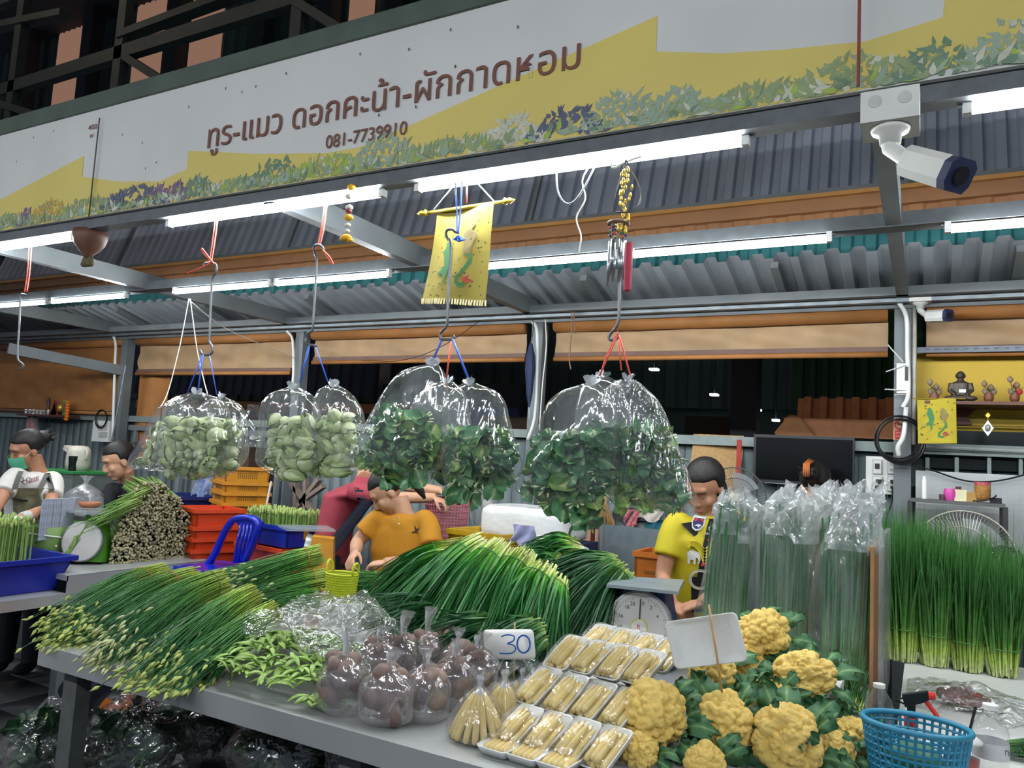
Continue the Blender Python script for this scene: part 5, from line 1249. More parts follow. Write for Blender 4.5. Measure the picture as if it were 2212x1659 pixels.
def jpoly(name, pix, m, off, sub=0):
    b = MB(); P = drape(bv, [jpt(x, y) for x, y in pix], jd, off); b.add(P, [tuple(range(len(P)))]); return b.obj(name, m, t)
def jflat(name, pix, m, off, cen=(1478, 1138)):
    c0 = Vector(tuple(drape(bv, [jpt(*cen)], jd, 0)[0])); nn = bv.find_nearest(c0)[1]
    if nn.dot(Vector(jd)) > 0: nn = -nn
    P = []
    for x, y in pix:
        p = Vector(tuple(jpt(x, y))); d = Vector(unit(jd)); k = (c0-p).dot(nn)/d.dot(nn); P.append(np.array(p+d*k+nn*off))
    b = MB(); b.add(P, [tuple(range(len(P)))]); return b.obj(name, m, t)
def jgrid(name, x0f, x1f, y0, y1, m, off, n=14, k=8):
    P = [];
    for i in range(n):
        y = y0+(y1-y0)*i/(n-1)
        for j in range(k): x = x0f(y)+(x1f(y)-x0f(y))*j/(k-1); P.append(jpt(x, y))
    b = MB(); b.add(drape(bv, P, jd, off), [(r*k+c, r*k+c+1, (r+1)*k+c+1, (r+1)*k+c) for r in range(n-1) for c in range(k-1)]); return b.obj(name, m, t, smooth=True)
jgrid('black_panel', lambda y: 1499-(y-1125)*.16 if y < 1240 else 1481-(y-1240)*.2, lambda y: 1640, 1118, 1345, JB, .004, 22, 14)
jgrid('black_lower_panel', lambda y: 1462, lambda y: 1500, 1262, 1345, JB, .0045, 10, 6)
jflat('crest', [(1465, 1120), (1491, 1126), (1489, 1145), (1481, 1155), (1471, 1157), (1463, 1150), (1461, 1136)], JW, .006)
jflat('crest_shield', [(1467, 1126), (1488, 1130), (1486, 1144), (1479, 1152), (1471, 1153), (1465, 1147), (1463, 1136)], JN, .008)
jflat('crest_flame', [(1466, 1127), (1474, 1128), (1475, 1133), (1467, 1136)], JR, .010); jflat('crest_flame', [(1479, 1130), (1487, 1131), (1486, 1138), (1481, 1134)], JR, .010)
jflat('crest_wave', [(1467, 1145), (1475, 1142), (1483, 1144), (1477, 1150), (1473, 1146)], JW, .010)
jpoly('badge', [(1506+7*math.cos(a*1.0472+.52), 1151+7.5*math.sin(a*1.0472+.52)) for a in range(6)], JW, .008); jpoly('badge_core', [(1506+4.8*math.cos(a*1.0472+.52), 1151+5.2*math.sin(a*1.0472+.52)) for a in range(6)], JB, .010)
def jtext(body, px, py, hpx, m, off=.009, it=0.):
    p = drape(bv, [jpt(px, py)], jd, off)[0]; s = hpx/ppm(p); M4 = frame(p, V(1, .10, 0), V(0, .03, 1))
    o = text_mesh('jersey_text', body, s, m, M4 @ Matrix(((1, it, 0, 0), (0, 1, 0, 0), (0, 0, 1, 0), (0, 0, 0, 1))), t, 0, .0004)
    off0 = np.array(t['_o']); P = drape(bv, [np.array(v.co)+off0 for v in o.data.vertices], jd, off)
    for v, q in zip(o.data.vertices, P): v.co = Vector(tuple(q-off0))
    return o
jtext('THAILAND', 1466, 1124, 5.5, JW); jtext('K', 1503, 1155, 10, JW); jtext('KING OF SPORTS', 1491, 1164, 6, JW)
jtext('Chang', 1452, 1287, 62, mat('pale_print', '#c9c8b0', .7), .012, .12); jtext('เครื่องดื่ม', 1493, 1253, 12, JW)
for k in range(6):      # golden plumes
    for s in (-1, 1):
        x0 = 1494; P = [jpt(x0+s*(2+0*k), 1232-k*7), jpt(x0+s*(12+k), 1205-k*5), jpt(x0+s*(26+k*1.5), 1190-k*2.2), jpt(x0+s*(38-k), 1192+k*1.2)]
        MB().tube(drape(bv, curve(P, 10), jd, .008), .0045, 5, flat=.5).obj('plume_print', JYB, t)
jpoly('red_flower_print', [(1497, 1177), (1502, 1172), (1506, 1176), (1510, 1173), (1512, 1180), (1504, 1187)], JR, .010); jpoly('red_tab_print', [(1488, 1228), (1496, 1228), (1498, 1237), (1486, 1237)], JR, .010)
for s, x0 in ((1, 1469), (-1, 1521)):
    jpoly('elephant_print', [(x0+s*q, y) for q, y in ((-14, 1206), (-8, 1200), (0, 1200), (6, 1203), (12, 1205), (15, 1212), (16, 1222), (13, 1231), (9, 1232), (12, 1226), (11, 1220), (6, 1216), (5, 1232), (0, 1232), (0, 1222), (-7, 1222), (-8, 1231), (-13, 1230), (-13, 1216))], JW, .010)
for y in (1140, 1152): pass
# ---- head and shoulders of a seated person in front of the television
J = dict(hip=at(1765, 1260, Y=4.5), chest=at(1765, 1150, Y=4.5), neck=at(1765, 1090, Y=4.52), head=at(1763, 1048, Y=4.5), hf=V(.2, .9, -.3), hu=V(0, .3, .9),
         shL=at(1715, 1112, Y=4.5), shR=at(1815, 1112, Y=4.5), elL=at(1705, 1190, Y=4.5), elR=at(1830, 1190, Y=4.5), wrL=at(1740, 1230, Y=4.7), wrR=at(1800, 1230, Y=4.7),
         hdL=V(.5, .8, 0), hdR=V(-.5, .8, 0), pnL=V(0, 0, -1), pnR=V(0, 0, -1), lat=V(-1, 0, 0), fwd=V(0, 1, 0))
t, so, hp = person('person with orange streaked black hair seen from behind by the television', J, SKIN, mat('plum_cotton', '#4a3a42', .8), sleeve=.6, hair='bun', head_s=.98)
OH = mat('orange_streak', '#b5652a', .5)
for k in range(4): MB().tube([hp(-.01+.008*k, -.1, .12-.004*k), hp(-.012+.009*k, -.175, .06), hp(-.012+.01*k, -.17, -.01)], [.003, .0055, .002], 6).obj('hair_streak', OH, t, smooth=True)
# ================================================================ beyond the back opening
NAVYS = mat('night_navy_sheet', '#26344a', .7, var=.2, scale=1)
DGS = mat('dark_green_sheet', '#1f4a30', .7, var=.2, scale=2)
def bgp(px, py, Y): return at(px, py, Y=Y)
# navy roof sheet seen past the leftmost awning
a = bgp(325, 905, 8.0); b_ = bgp(640, 808, 8.0)
struct(corrug('far_roof', (a[0]-1, 8.0, a[2]+.4), (1,0,0), (0,.1,1), b_[0]-a[0]+2.5, 1.6, .2, .03, NAVYS), 'navy corrugated roof of the next row seen under the awning', 'roof')
struct(MB().box((bgp(560, 878, 7.5)[0], 7.5, bgp(560, 878, 7.5)[2]), (5.0, .1, .12)).obj('far_beam', ORSHEET), 'orange brown beam of the next row under the navy roof', 'beam')
# dark green shutters and orange eave of the next building
a = bgp(1712, 770, 7.6); b_ = bgp(1960, 885, 7.6)
struct(corrug('far_shutter', (a[0], 7.6, b_[2]), (1,0,0), (0,0,1), b_[0]-a[0]+1.2, a[2]-b_[2]+.6, .11, .03, DGS), 'dark green corrugated sheet of the building behind', 'wall')
a = bgp(1722, 882, 7.2); b_ = bgp(1960, 912, 7.2)
OE = mat('orange_eave_tile', '#c98555', .6, var=.1)
struct(corrug('far_eave', (a[0], 7.2, b_[2]), (1,0,0), (0,.25,1), b_[0]-a[0]+1, a[2]-b_[2]+.1, .13, .05, OE), 'orange ribbed eave of the building behind', 'eave')
struct(MB().box(((a[0]+b_[0])/2+.4, 7.15, b_[2]-.07), (b_[0]-a[0]+1, .05, .16)).obj('far_fascia', OE), 'orange board under the ribbed eave', 'board')
q = [bgp(1722, 900, 7.1), bgp(1765, 940, 7.1), bgp(1690, 945, 7.1), bgp(1665, 940, 7.1)]
tag(MB().poly([bgp(x, y, 7.05) for x, y in ((1705, 895), (1725, 898), (1762, 945), (1690, 948), (1672, 935))], (0, .05, 0)).obj('tarpaulin', ORTARP), 'folded orange tarpaulin hanging at the corner of the far eave', 'tarpaulin')
struct(MB().beam((bgp(1612, 900, 8)[0], 8, .0), (bgp(1612, 780, 8)[0], 8, 4), .25, .25, (0,1,0)).obj('far_column', mat('hall_dark')), 'dark column in the hall behind the television', 'column')
for k, (px, py, w) in enumerate([(1413, 798, 9), (1543, 853, 8), (1676, 908, 7), (1642, 886, 2)]):
    p = bgp(px, py, 9.5); s = ppm(p)
    fl_ = MB().box(p, (2*w/s, .1, 4.2/s)).obj('far_lamp', emit('far_lamp_glow', '#e8f0ff', 6)); MB().tube([p, V(p[0], p[1], 11.15)], .008, 5).obj('rod', mat('hall_dark'), fl_); tag(fl_, ['highest of the small far lamps in the dark hall', 'middle of the small far lamps in the dark hall', 'lowest small far lamp near the orange eave', 'tiny lamp speck in the dark hall'][k], 'lamp', 'far lamps in the dark hall')
p = bgp(1697, 923, 9.0); tag(MB().tube([p-V(0, 0, .04), V(p[0], p[1], 0)], .03, 8).obj('lamp_post', mat('hall_dark')), 'dark post carrying the warm bulb', 'post'); tag(MB().ell(p, .035, 10, 8).obj('far_bulb', emit('bulb_glow', '#ffd9a0', 8)), 'round warm bulb glowing beyond the television', 'lamp')
for k, (px, py, w, h) in enumerate([(1552, 918, 8, 26), (1538, 912, 3, 22), (1496, 925, 6, 12), (830, 782, 26, 22)]):
    p = bgp(px, py, 9.3); s = ppm(p); zt3 = p[2]+h/s/2; tag(MB().box((p[0], p[1]+.04, zt3/2), (w/s, .05, zt3)).obj('far_board', mat('pale_far_panel', '#9a9aa2', .7)), ['pale upright panel beyond the mat', 'narrow pale strip beyond the mat', 'small pale far board', 'pale ribbed panel under the awning above the kale bags'][k], 'panel')
DKB = mat('far_stall_board', '#30261f', .8)
for k, (x0, x1, y0, y1, m) in enumerate([(1480, 1600, 900, 965, DKB), (790, 1150, 830, 960, mat('far_dark_blue', '#1a2233', .8)), (820, 1140, 880, 905, mat('far_blue_board', '#223a66', .7)), (1030, 1150, 900, 965, mat('far_tan', '#4a3a2c', .8))]):
    p = bgp((x0+x1)/2, (y0+y1)/2, 8.4-k*.3); s = ppm(p); zt3 = p[2]+(y1-y0)/s/2; struct(MB().box((p[0], p[1], zt3/2), ((x1-x0)/s, .06, zt3)).obj('far_board', m), ['dark board of a far stall beyond the mat', 'dark far stall front behind the kale bags', 'blue far stall board behind the kale bags', 'tan far stall board beside the umbrella'][k], 'board')

# ================================================================ back wall, altar side
YW = 5.0
def w_(px, py, Y=YW): return at(px, py, Y=Y)
def wbox(px0, py0, px1, py1, Y, th, name, m, parent=None, **k):
    a, b = w_(px0, py0, Y), w_(px1, py1, Y); b2 = MB()
    b2.box(((a[0]+b[0])/2, Y, (a[2]+b[2])/2), (abs(b[0]-a[0]), th, abs(a[2]-b[2]))); return b2.obj(name, m, parent, **k)
t = thing('television', 'black flat television mounted on the pale wall', 'television', w_(1740, 1050, 5.02))
wbox(1630, 938, 1845, 1053, 5.03, .03, 'bezel', BLACKP, t); wbox(1634, 944, 1841, 1046, 5.012, .006, 'screen', mat('tv_screen', '#06070c', .15, var=.0), t)
wbox(1652, 1043, 1720, 1046, 5.005, .004, 'trim', mat('tv_trim', '#9a9fa6', .4), t)
MATB = mat('woven_straw', '#b08e5e', .85, var=.15, scale=60, bump=.4, bscale=150)
t = thing('straw_mat', 'tan woven straw mat with red edge hung over the wall', 'mat', w_(1545, 1040, 5.03))
MB().grid(lambda u, v: (w_(1488+108*v, 1000)[0], 5.06+.05*math.sin(math.pi*(.5-u))*1.0-.02*math.cos(v*3), 1.83-.36*u), 10, 10).obj('weave', MATB, t, smooth=True)
wbox(1592, 950, 1600, 1040, 4.985, .01, 'edge_band', mat('red_band', '#a03a30', .8), t)
# altar
t = thing('altar', 'yellow backed wooden altar shelf above the checker plate', 'altar', w_(2100, 960, 5.0)); YEL = mat('altar_yellow', '#c4a326', .6, var=.08, scale=2)
wbox(1979, 757, 2420, 960, 5.12, .02, 'yellow_panel', YEL, t); 
SHW = mat('altar_wood', '#5a2e1e', .5, var=.2, scale=12)
wbox(1990, 871, 2420, 884, 4.95, .34, 'shelf', SHW, t); wbox(1990, 917, 2420, 928, 5.06, .04, 'lower_board', mat('altar_dark_wood', '#3a2622', .5), t)
b = MB(); b.poly([w_(x, y, 5.08) for x, y in ((1995, 884), (2108, 884), (2090, 900), (2095, 908), (2100, 917), (1995, 917))], (0, .02, 0)); b.obj('carved_bracket', SHW, t)
wbox(1979, 928, 2420, 975, 5.10, .02, 'dark_pane', mat('dark_glass', '#0f1a18', .15), t)
RS = mat('slotted_rail', '#4a5058', .4, .5)
t = thing('slotted_rail', 'slotted grey steel rail above the yellow altar panel', 'rail', w_(2100, 752, 4.98)); a0, a1 = w_(1978, 757, 4.98), w_(2420, 745, 4.98)
MB().box(((a0[0]+a1[0])/2, 4.98, a0[2]), (a1[0]-a0[0], .03, .032)).obj('rail', RS, t)
for k in range(16): MB().box((a0[0]+.06+k*.048, 4.963, a0[2]+.003), (.022, .004, .007)).obj('slot', BLACKP, t)
BRZ = mat('dark_bronze', '#4a4038', .45, .4, var=.2)
t = thing('monk_statue', 'dark bronze seated monk statue on the altar shelf', 'statue', w_(2075, 868, 4.9)); c = w_(2075, 866, 4.9); s = 1/ppm(c)
b = MB(); b.ell(c+V(0, 0, 5*s+.004), (29*s, 17*s, 6.5*s), 16, 8); b.ell(c+V(-18*s, -6*s, 5*s), (14*s, 10*s, 6*s), 10, 8); b.ell(c+V(18*s, -6*s, 5*s), (14*s, 10*s, 6*s), 10, 8)
loft(b, [(c+V(0, 0, 6*s), V(17*s, 0, 0), V(0, 11*s, 0)), (c+V(0, 0, 25*s), V(18*s, 0, 0), V(0, 11*s, 0)), (c+V(0, 0, 38*s), V(19*s, 0, 0), V(0, 10*s, 0)), (c+V(0, 0, 43*s), V(8*s, 0, 0), V(0, 7*s, 0)), (c+V(0, 0, 48*s), V(5*s, 0, 0), V(0, 5*s, 0))], 14)
for q in (-1, 1): b.tube([c+V(q*17*s, 0, 38*s), c+V(q*21*s, -3*s, 22*s), c+V(q*10*s, -12*s, 12*s)], [6*s, 5*s, 4*s], 8)
b.ell(c+V(0, -1*s, 55*s), (8.2*s, 8.5*s, 10*s), 12, 10); b.ell(c+V(-8*s, 0, 54*s), (2*s, 3*s, 5*s), 6, 6); b.ell(c+V(8*s, 0, 54*s), (2*s, 3*s, 5*s), 6, 6); b.ell(c+V(0, -9*s, 53*s), (2*s, 2*s, 3*s), 6, 6)
remesh(b, 'figure', BRZ, t, .004, 2)
MB().box(c+V(3*s, -14*s, 20*s), (13*s, .002, 7*s)).obj('card', WHITEP, t)
def pot(px, py, hh, label, flower, m=None):
    c = w_(px, py, 4.9); s = 1/ppm(c); t = thing('flower_pot', label, 'flower pot', c, 'pots on the altar'); m = m or mat('dried_lotus', '#8a7660', .7, var=.3)
    MB().lathe([(6*s, 0), (9*s, 5*s), (10*s, 12*s), (6*s, 18*s), (7*s, 20*s)], c, 14).obj('pot', mat('brown_pot', '#7a4a36', .5), t, smooth=True)
    for k in range(5):
        a = k*1.3; p = c+V(9*s*math.cos(a), 5*s*math.sin(a), 18*s+(k % 3)*hh*s*.4); MB().tube([c+V(0, 0, 14*s), p], 1.2*s, 5).obj('stalk', mat('stalk_green', '#4a5a30', .7), t)
        MB().lathe([(.5*s, -4*s), (5*s, 0), (6*s, 5*s), (3*s, 9*s), (.3*s, 12*s)], p, 8).obj('flower', flower if k < 2 else m, t, smooth=True)
    for k in range(4): a = k*1.7+.5; MB().tube([c+V(0, 0, 15*s), c+V(12*s*math.cos(a), 6*s*math.sin(a), 22*s), c+V(20*s*math.cos(a), 9*s*math.sin(a), 26*s+6*s*(k % 2))], [1.5*s, 3*s, .4*s], 5, flat=.3).obj('leaf', mat('altar_leaf', '#4a6a3a', .6), t)
DL = mat('dried_lotus', '#8a7660', .7, var=.3); RL = mat('red_lotus', '#c02a40', .6)
pot(2018, 868, 26, 'pot of dried lotus beside the router side of the statue', DL); pot(2136, 868, 22, 'pot of dried lotus on the far side of the statue', DL); pot(2192, 868, 34, 'pot with red lotus buds at the altar end', RL)
t = thing('talisman_cloth', 'yellow talisman cloth with green figures hanging before the altar shelf', 'cloth', w_(2024, 958, 4.72))
def tc(u, v, off=0): p = w_(1981+84*v+2*u, 861+97*u, 4.775); return p+V(0, -off+.006*math.sin(v*6), 0)
MB().grid(lambda u, v: tc(u, v), 8, 8).obj('cloth', mat('olive_yellow_cloth', '#b5a328', .75, var=.1), t, smooth=True); MB().tube([tc(0, -.12), tc(0, 1.25)], .004, 6).obj('rod', GOLD, t)
cprint('crocodile_print', [(u*1.05-.2, v+.03) for u, v in croc], PGRN, .004, t, tc); cprint('fish_tail_print', [(u, v) for u, v in merm], PGRN, .004, t, tc); cprint('figure_print', [(.2, .64), (.28, .58), (.36, .6), (.46, .58), (.5, .72), (.38, .78), (.26, .74)], PBEI, .004, t, tc); cprint('fin_print', [(.78, .62), (.74, .74), (.8, .8), (.83, .7)], PRED, .004, t, tc)
b = MB()
for k in range(30): u = rnd.uniform(.05, .95); v = rnd.uniform(.05, .95); b.add([tc(u, v, .004), tc(u+.03, v+.01, .004), tc(u+.01, v+.05, .004)], [(0, 1, 2)])
b.obj('ink_marks', INK, t)['kind'] = 'stuff'
t = thing('medallion', 'silver diamond shaped medallion hanging under the altar shelf', 'medallion', w_(2134, 925, 4.8)); SLV = mat('silver_medal', '#c8c8c0', .3, .5)
b = MB(); b.poly([w_(2134+x, 925+y, 4.8) for x, y in ((0, -18), (6, -9), (13, 0), (7, 8), (0, 17), (-7, 8), (-13, 0), (-6, -9))], (0, .01, 0)); b.obj('plate', SLV, t)
MB().ell(w_(2134, 924, 4.79), (.012, .006, .018), 10, 8).obj('relief', mat('old_silver', '#8a8a84', .4, .5), t, smooth=True)
MB().poly([w_(2134+x, 897+y, 4.8) for x, y in ((0, -6), (6, 0), (0, 6), (-6, 0))], (0, .006, 0)).obj('charm', GOLD, t); MB().tube([w_(2134, 891, 4.8), w_(2134, 907, 4.8)], .0012, 5).obj('cord', GOLD, t)
# green frame window below
t = thing('window_1', 'grey green framed window strip behind the checker plate', 'window', w_(2100, 1015, 5.04)); t['kind'] = 'structure'
GRF = mat('grey_green_frame', '#7b8784', .5)
wbox(1976, 980, 2420, 992, 5.02, .06, 'sill', GRF, t); wbox(1999, 988, 2420, 1030, 5.08, .01, 'dark_pane', mat('dark_glass'), t)
for x in (1999, 2062, 2132, 2200, 2270): wbox(x, 988, x+9, 1060, 5.03, .04, 'mullion', GRF, t)
tag(MB().tube([w_(1985, 964, 4.99), w_(2420, 985, 4.99)], .012, 8).obj('pipe', mat('grey_pvc', '#9aa29e', .5)), 'thin grey pipe running above the window frame', 'pipe')
# checker plate with raised bars
CHK = mat('checker_aluminium', '#b9bcbb', .35, .6, var=.1, scale=3)
t = thing('checker_plate', 'white aluminium checker plate board leaning on the back wall', 'plate', w_(2100, 1150, 4.96))
a = w_(1978, 1016, 4.97); b1 = w_(2400, 1030, 4.97)
MB().box(((a[0]+b1[0])/2, 4.97, a[2]-.35), (b1[0]-a[0], .008, .70)).obj('sheet', CHK, t)
b = MB()
for i in range(40):
    for j in range(24):
        cx, cz = a[0]+.02+i*.028, a[2]-.02-j*.028; sg = 1 if (i+j) % 2 else -1
        if cx > b1[0]-.02: continue
        for k in (-1, 0, 1):
            d = V(sg*.7, 0, .7); n_ = V(-sg*.7, 0, .7)*k*.0065; c = V(cx, 4.9655, cz)+n_; b.beam(c-d*.010, c+d*.010, .0016, .0028, (0, 1, 0))
b.obj('raised_bars', CHK, t, fix=False)['kind'] = 'stuff'
# shelf rack and the small things on it
RK = mat('dark_rack', '#2e2d2e', .5); YS = 4.72
t = thing('wall_shelf', 'dark steel rack shelf in front of the checker plate', 'shelf', w_(2065, 1180, YS)); a, b1 = w_(1966, 1079, YS), w_(2168, 1092, YS)
MB().box(((a[0]+b1[0])/2, YS, (a[2]+b1[2])/2), (b1[0]-a[0], .22, .018)).obj('shelf_board', mat('shelf_grey', '#5a5a58', .5), t)
MB().box(((a[0]+b1[0])/2, YS, (a[2]+b1[2])/2-.42), (b1[0]-a[0], .22, .018)).obj('shelf_board', mat('shelf_grey'), t)
for x in (a[0], b1[0]):
    for dy in (-.1, .1): MB().box((x, YS+dy, (a[2])/2-.005), (.022, .022, a[2])).obj('upright', RK, t)
zsh = (a[2]+b1[2])/2+.009
def onshelf(px): return V(w_(px, 1080, YS)[0], YS-.02, zsh)
def lathe_thing(name, label, cat, prof, c, m, n=14, group=None, **k):
    return tag(MB().lathe(prof, c, n, **k).obj(name, m, smooth=True, autosm=50), label, cat, group)
lathe_thing('spray_can', 'slim white can standing on the rack shelf', 'can', [(.013, 0), (.013, .10), (.009, .107), (.009, .12), (.002, .121)], onshelf(1997), WHITEP)
lathe_thing('pink_cup', 'pink plastic cup on the rack shelf', 'cup', [(.02, 0), (.028, .02), (.03, .04), (.026, .062), (.026, .06), (.024, .03), (.02, .005)], onshelf(2052), mat('pink_plastic', '#d850a8', .4))
lathe_thing('jar', 'clear lidded jar beside the pink cup', 'jar', [(.016, 0), (.017, .02), (.016, .03)], onshelf(2036), mat('dark_jar', '#4a3838', .4))
t = thing('medicine_bottle', 'small brown capped bottle with yellow label', 'bottle', onshelf(2074)); MB().box(onshelf(2074)+V(0, 0, .03), (.055, .03, .06)).obj('label', mat('cream_label', '#e0dab0', .6), t); MB().lathe([(.013, .06), (.013, .075)], onshelf(2070), 10).obj('cap', mat('brown_cap', '#5a3028', .5), t)
tag(MB().box(onshelf(2098)+V(0, 0, .025), (.045, .03, .05)).obj('wooden_block', mat('ochre_box', '#b08a48', .7)), 'small ochre box on the rack shelf', 'box')
t = thing('woven_basket', 'small woven rattan cup basket with red patterned rim', 'basket', onshelf(2122)); WV = mat('rattan', '#a8783c', .8, var=.3, scale=60, bump=.5, bscale=120)
MB().lathe([(.028, .012), (.036, .03), (.038, .075), (.036, .09)], onshelf(2122), 14).obj('basket_body', WV, t, smooth=True); MB().lathe([(.037, .088), (.038, .105), (.035, .105), (.034, .09)], onshelf(2122), 14, cap=False).obj('rim', mat('red_white_rim', '#b05058', .7, var=.5, scale=90), t, smooth=True)
tag(MB().tube(curve([onshelf(2100)+V(0, -.05, .006), onshelf(2125)+V(0, -.06, .012), onshelf(2145)+V(0, -.05, .03), onshelf(2150)+V(0, -.03, .04)], 10), [.004]*10, 6).obj('scissors', BLACKP), 'black handled scissors lying on the rack shelf', 'scissors')
tag(MB().box(onshelf(2150)+V(0, 0, .014), (.05, .05, .028)).obj('adapter', BLACKP), 'black power adapter at the end of the rack shelf', 'adapter')
tag(MB().tube(curve([w_(1985, 1008, 4.9), w_(2020, 1018, 4.9), w_(2070, 1035, 4.9), w_(2110, 1041, 4.9), w_(2160, 1038, 4.9), w_(2215, 1025, 4.9), w_(2300, 1000, 4.9)], 26), .005, 6).obj('cable', BLACKP), 'black cable sagging across the checker plate', 'cable')
c = V(w_(1990, 1130, YS)[0], YS-.03, zsh-.40)
t = thing('food_can', 'pink printed can behind the fan', 'can', c); MB().lathe([(.033, 0), (.033, .2)], c+V(0, 0, 0), 16).obj('tin', mat('pink_label', '#b84a6a', .5, var=.5, scale=30), t, smooth=True, autosm=40); MB().lathe([(.034, .1), (.034, .13)], c, 16).obj('label_band', WHITEP, t)
lathe_thing('blue_can', 'blue and white can behind the fan guard', 'can', [(.028, 0), (.028, .16), (.024, .17)], V(w_(2025, 1130, YS)[0], YS-.03, zsh-.40), mat('blue_white_label', '#7a8ab0', .4, var=.5, scale=30))
t = thing('kettle', 'chrome electric kettle with black handle beside the fan', 'kettle', V(w_(2150, 1180, YS)[0], YS-.05, zsh-.40)); c = np.array(t['_o']); CHR = mat('chrome', '#c8c8c8', .12, 1.0, var=.05)
MB().lathe([(.06, 0), (.065, .03), (.06, .12), (.045, .17)], c, 20).obj('kettle_body', CHR, t, smooth=True); MB().lathe([(.046, .17), (.03, .185), (.008, .19), (.006, .2)], c, 14).obj('lid', BLACKP, t, smooth=True)
MB().tube(curve([c+V(.04, 0, .17), c+V(.085, 0, .17), c+V(.11, 0, .12), c+V(.10, 0, .05), c+V(.065, 0, .03)], 14), .012, 8).obj('handle', BLACKP, t, smooth=True)
# fans
WIRE = mat('fan_wire', '#a8a49a', .4, .3); BLD = mat('fan_blade', '#8f9496', .35, alpha=.75)
def fan(label, c, n, R_, m=WIRE, wires=70, stand=True, blade=BLD, pole_to=0.0, motor=WHITEP):
    n = unit(n); a = unit(np.cross(n, (0, 0, 1))); e = np.cross(a, n); t = thing('fan', label, 'fan', V(c[0], c[1], max(0, pole_to)))
    def P(r, q, d): return c+(a*math.cos(q)+e*math.sin(q))*r+n*d
    MB().tube([P(R_, k*math.pi/20, 0) for k in range(40)], R_*.022, 6, closed=True).obj('rim', m, t, smooth=True)
    for d, nm in ((1, 'front_guard'), (-1, 'rear_guard')):
        b = MB()
        for k in range(wires):
            q = k*2*math.pi/wires; b.tube([P(R_*.2, q+.25, d*R_*.28), P(R_*.65, q+.08, d*R_*.25), P(R_*.92, q, d*R_*.12), P(R_, q, 0)], R_*.006, 3, cap=False)
        b.tube([P(R_*.66, k*math.pi/14, d*R_*.25) for k in range(28)], R_*.01, 4, closed=True)
        b.obj(nm, m, t, fix=False)['kind'] = 'stuff'
    MB().lathe([(R_*.2, 0), (R_*.2, R_*.03), (R_*.1, R_*.06)], c+n*R_*.27, 16, n).obj('badge', motor, t, smooth=True)
    for k in range(3):
        q0 = k*2.094; MB().grid(lambda u, v: P(R_*(.15+.7*u), q0+(v-.5)*(.9+.3*u), R_*.08*(v-.5)), 6, 6).obj('blade', blade, t, smooth=True)
    MB().lathe([(R_*.28, 0), (R_*.3, -R_*.3), (R_*.22, -R_*.55)], c-n*R_*.2, 16, n).obj('motor', motor, t, smooth=True)
    if stand:
        p = c-n*R_*.4; MB().tube([p, V(p[0], p[1], pole_to+.04)], R_*.07, 8).obj('pole', motor, t, smooth=True); MB().lathe([(R_*.8, 0), (R_*.75, .03), (.03, .05)], V(p[0], p[1], pole_to), 20).obj('base', motor, t, smooth=True)
    return t
c = w_(2083, 1205, 4.45); fan('large wire fan standing behind the upright chives', c, V(-.25, -1, .05), 100/ppm(c), wires=84)
c = w_(1585, 1078, 4.55); fan('dark wire fan on a stand beside the straw mat', c, V(.35, -1, .05), 68/ppm(c), mat('dark_fan_wire', '#5a5a58', .5), 70, motor=mat('cream_plastic', '#c0b8a0', .5))
c = w_(1030, 1090, 4.5); fan('white plastic fan turned sideways beside the kale bags', c, V(-.9, -.45, 0), 46/ppm(c), mat('grey_fan_wire', '#b0b4b2', .4), 54, motor=mat('grey_white_plastic', '#b8bab6', .5))
# outlet board, router, cables, cameras
t = thing('outlet_board', 'white socket board on the wall under the cable coil', 'socket board', w_(1912, 1070, 5.0)); wbox(1871, 985, 1953, 1070, 5.07, .02, 'board', WHITEP, t)
GRL = mat('plate_outline', '#b9b8b2', .5)
for (x0, y0, x1, y1) in ((1885, 992, 1905, 1025), (1917, 992, 1939, 1025), (1884, 1028, 1906, 1060), (1917, 1028, 1939, 1063)): wbox(x0, y0, x1, y1, 5.055, .012, 'plate', GRL, t); wbox(x0+2, y0+2, x1-2, y1-2, 5.05, .012, 'plate_face', WHITEP, t)
wbox(1890, 1001, 1900, 1013, 5.045, .008, 'breaker', mat('dark_breaker', '#2a2030', .4), t)
wbox(1922, 999, 1935, 1006, 5.045, .006, 'switch', GRL, t); wbox(1922, 1012, 1935, 1019, 5.045, .006, 'switch', GRL, t)
for k, (px, py) in enumerate([(1901, 1039), (1895, 1052), (1928, 1040), (1928, 1053)]):
    tag(MB().box(w_(px, py, 5.02), (.045 if k == 0 else .022, .04, .018)).obj('plug', BLACKP), ['long black charger plugged into the socket board', 'black plug under the charger', 'upper black plug in the second socket', 'lower black plug in the second socket'][k], 'plug', 'plugs in the socket board')
tag(MB().tube(curve([w_(1928, 1055, 5.0), w_(1926, 1085, 5.0), w_(1915, 1120, 5.0), w_(1912, 1180, 5.0)], 16), .005, 6).obj('cable', BLACKP), 'black cable falling from the socket board', 'cable')
t = thing('router', 'white wall router with four antennas on the post', 'router', w_(1945, 850, 4.93)); wbox(1937, 786, 1963, 850, 4.93, .035, 'case', WHITEP, t)
for a, b_ in (((1951, 782), (1918, 745)), ((1958, 788), (1914, 803)), ((1957, 843), (1911, 841)), ((1955, 852), (1932, 852))): MB().tube([w_(*a, 4.91), w_(*b_, 4.89)], .006, 6, flat=.6).obj('antenna', WHITEP, t)
wbox(1955, 792, 1962, 822, 4.908, .006, 'ports', BLACKP, t)
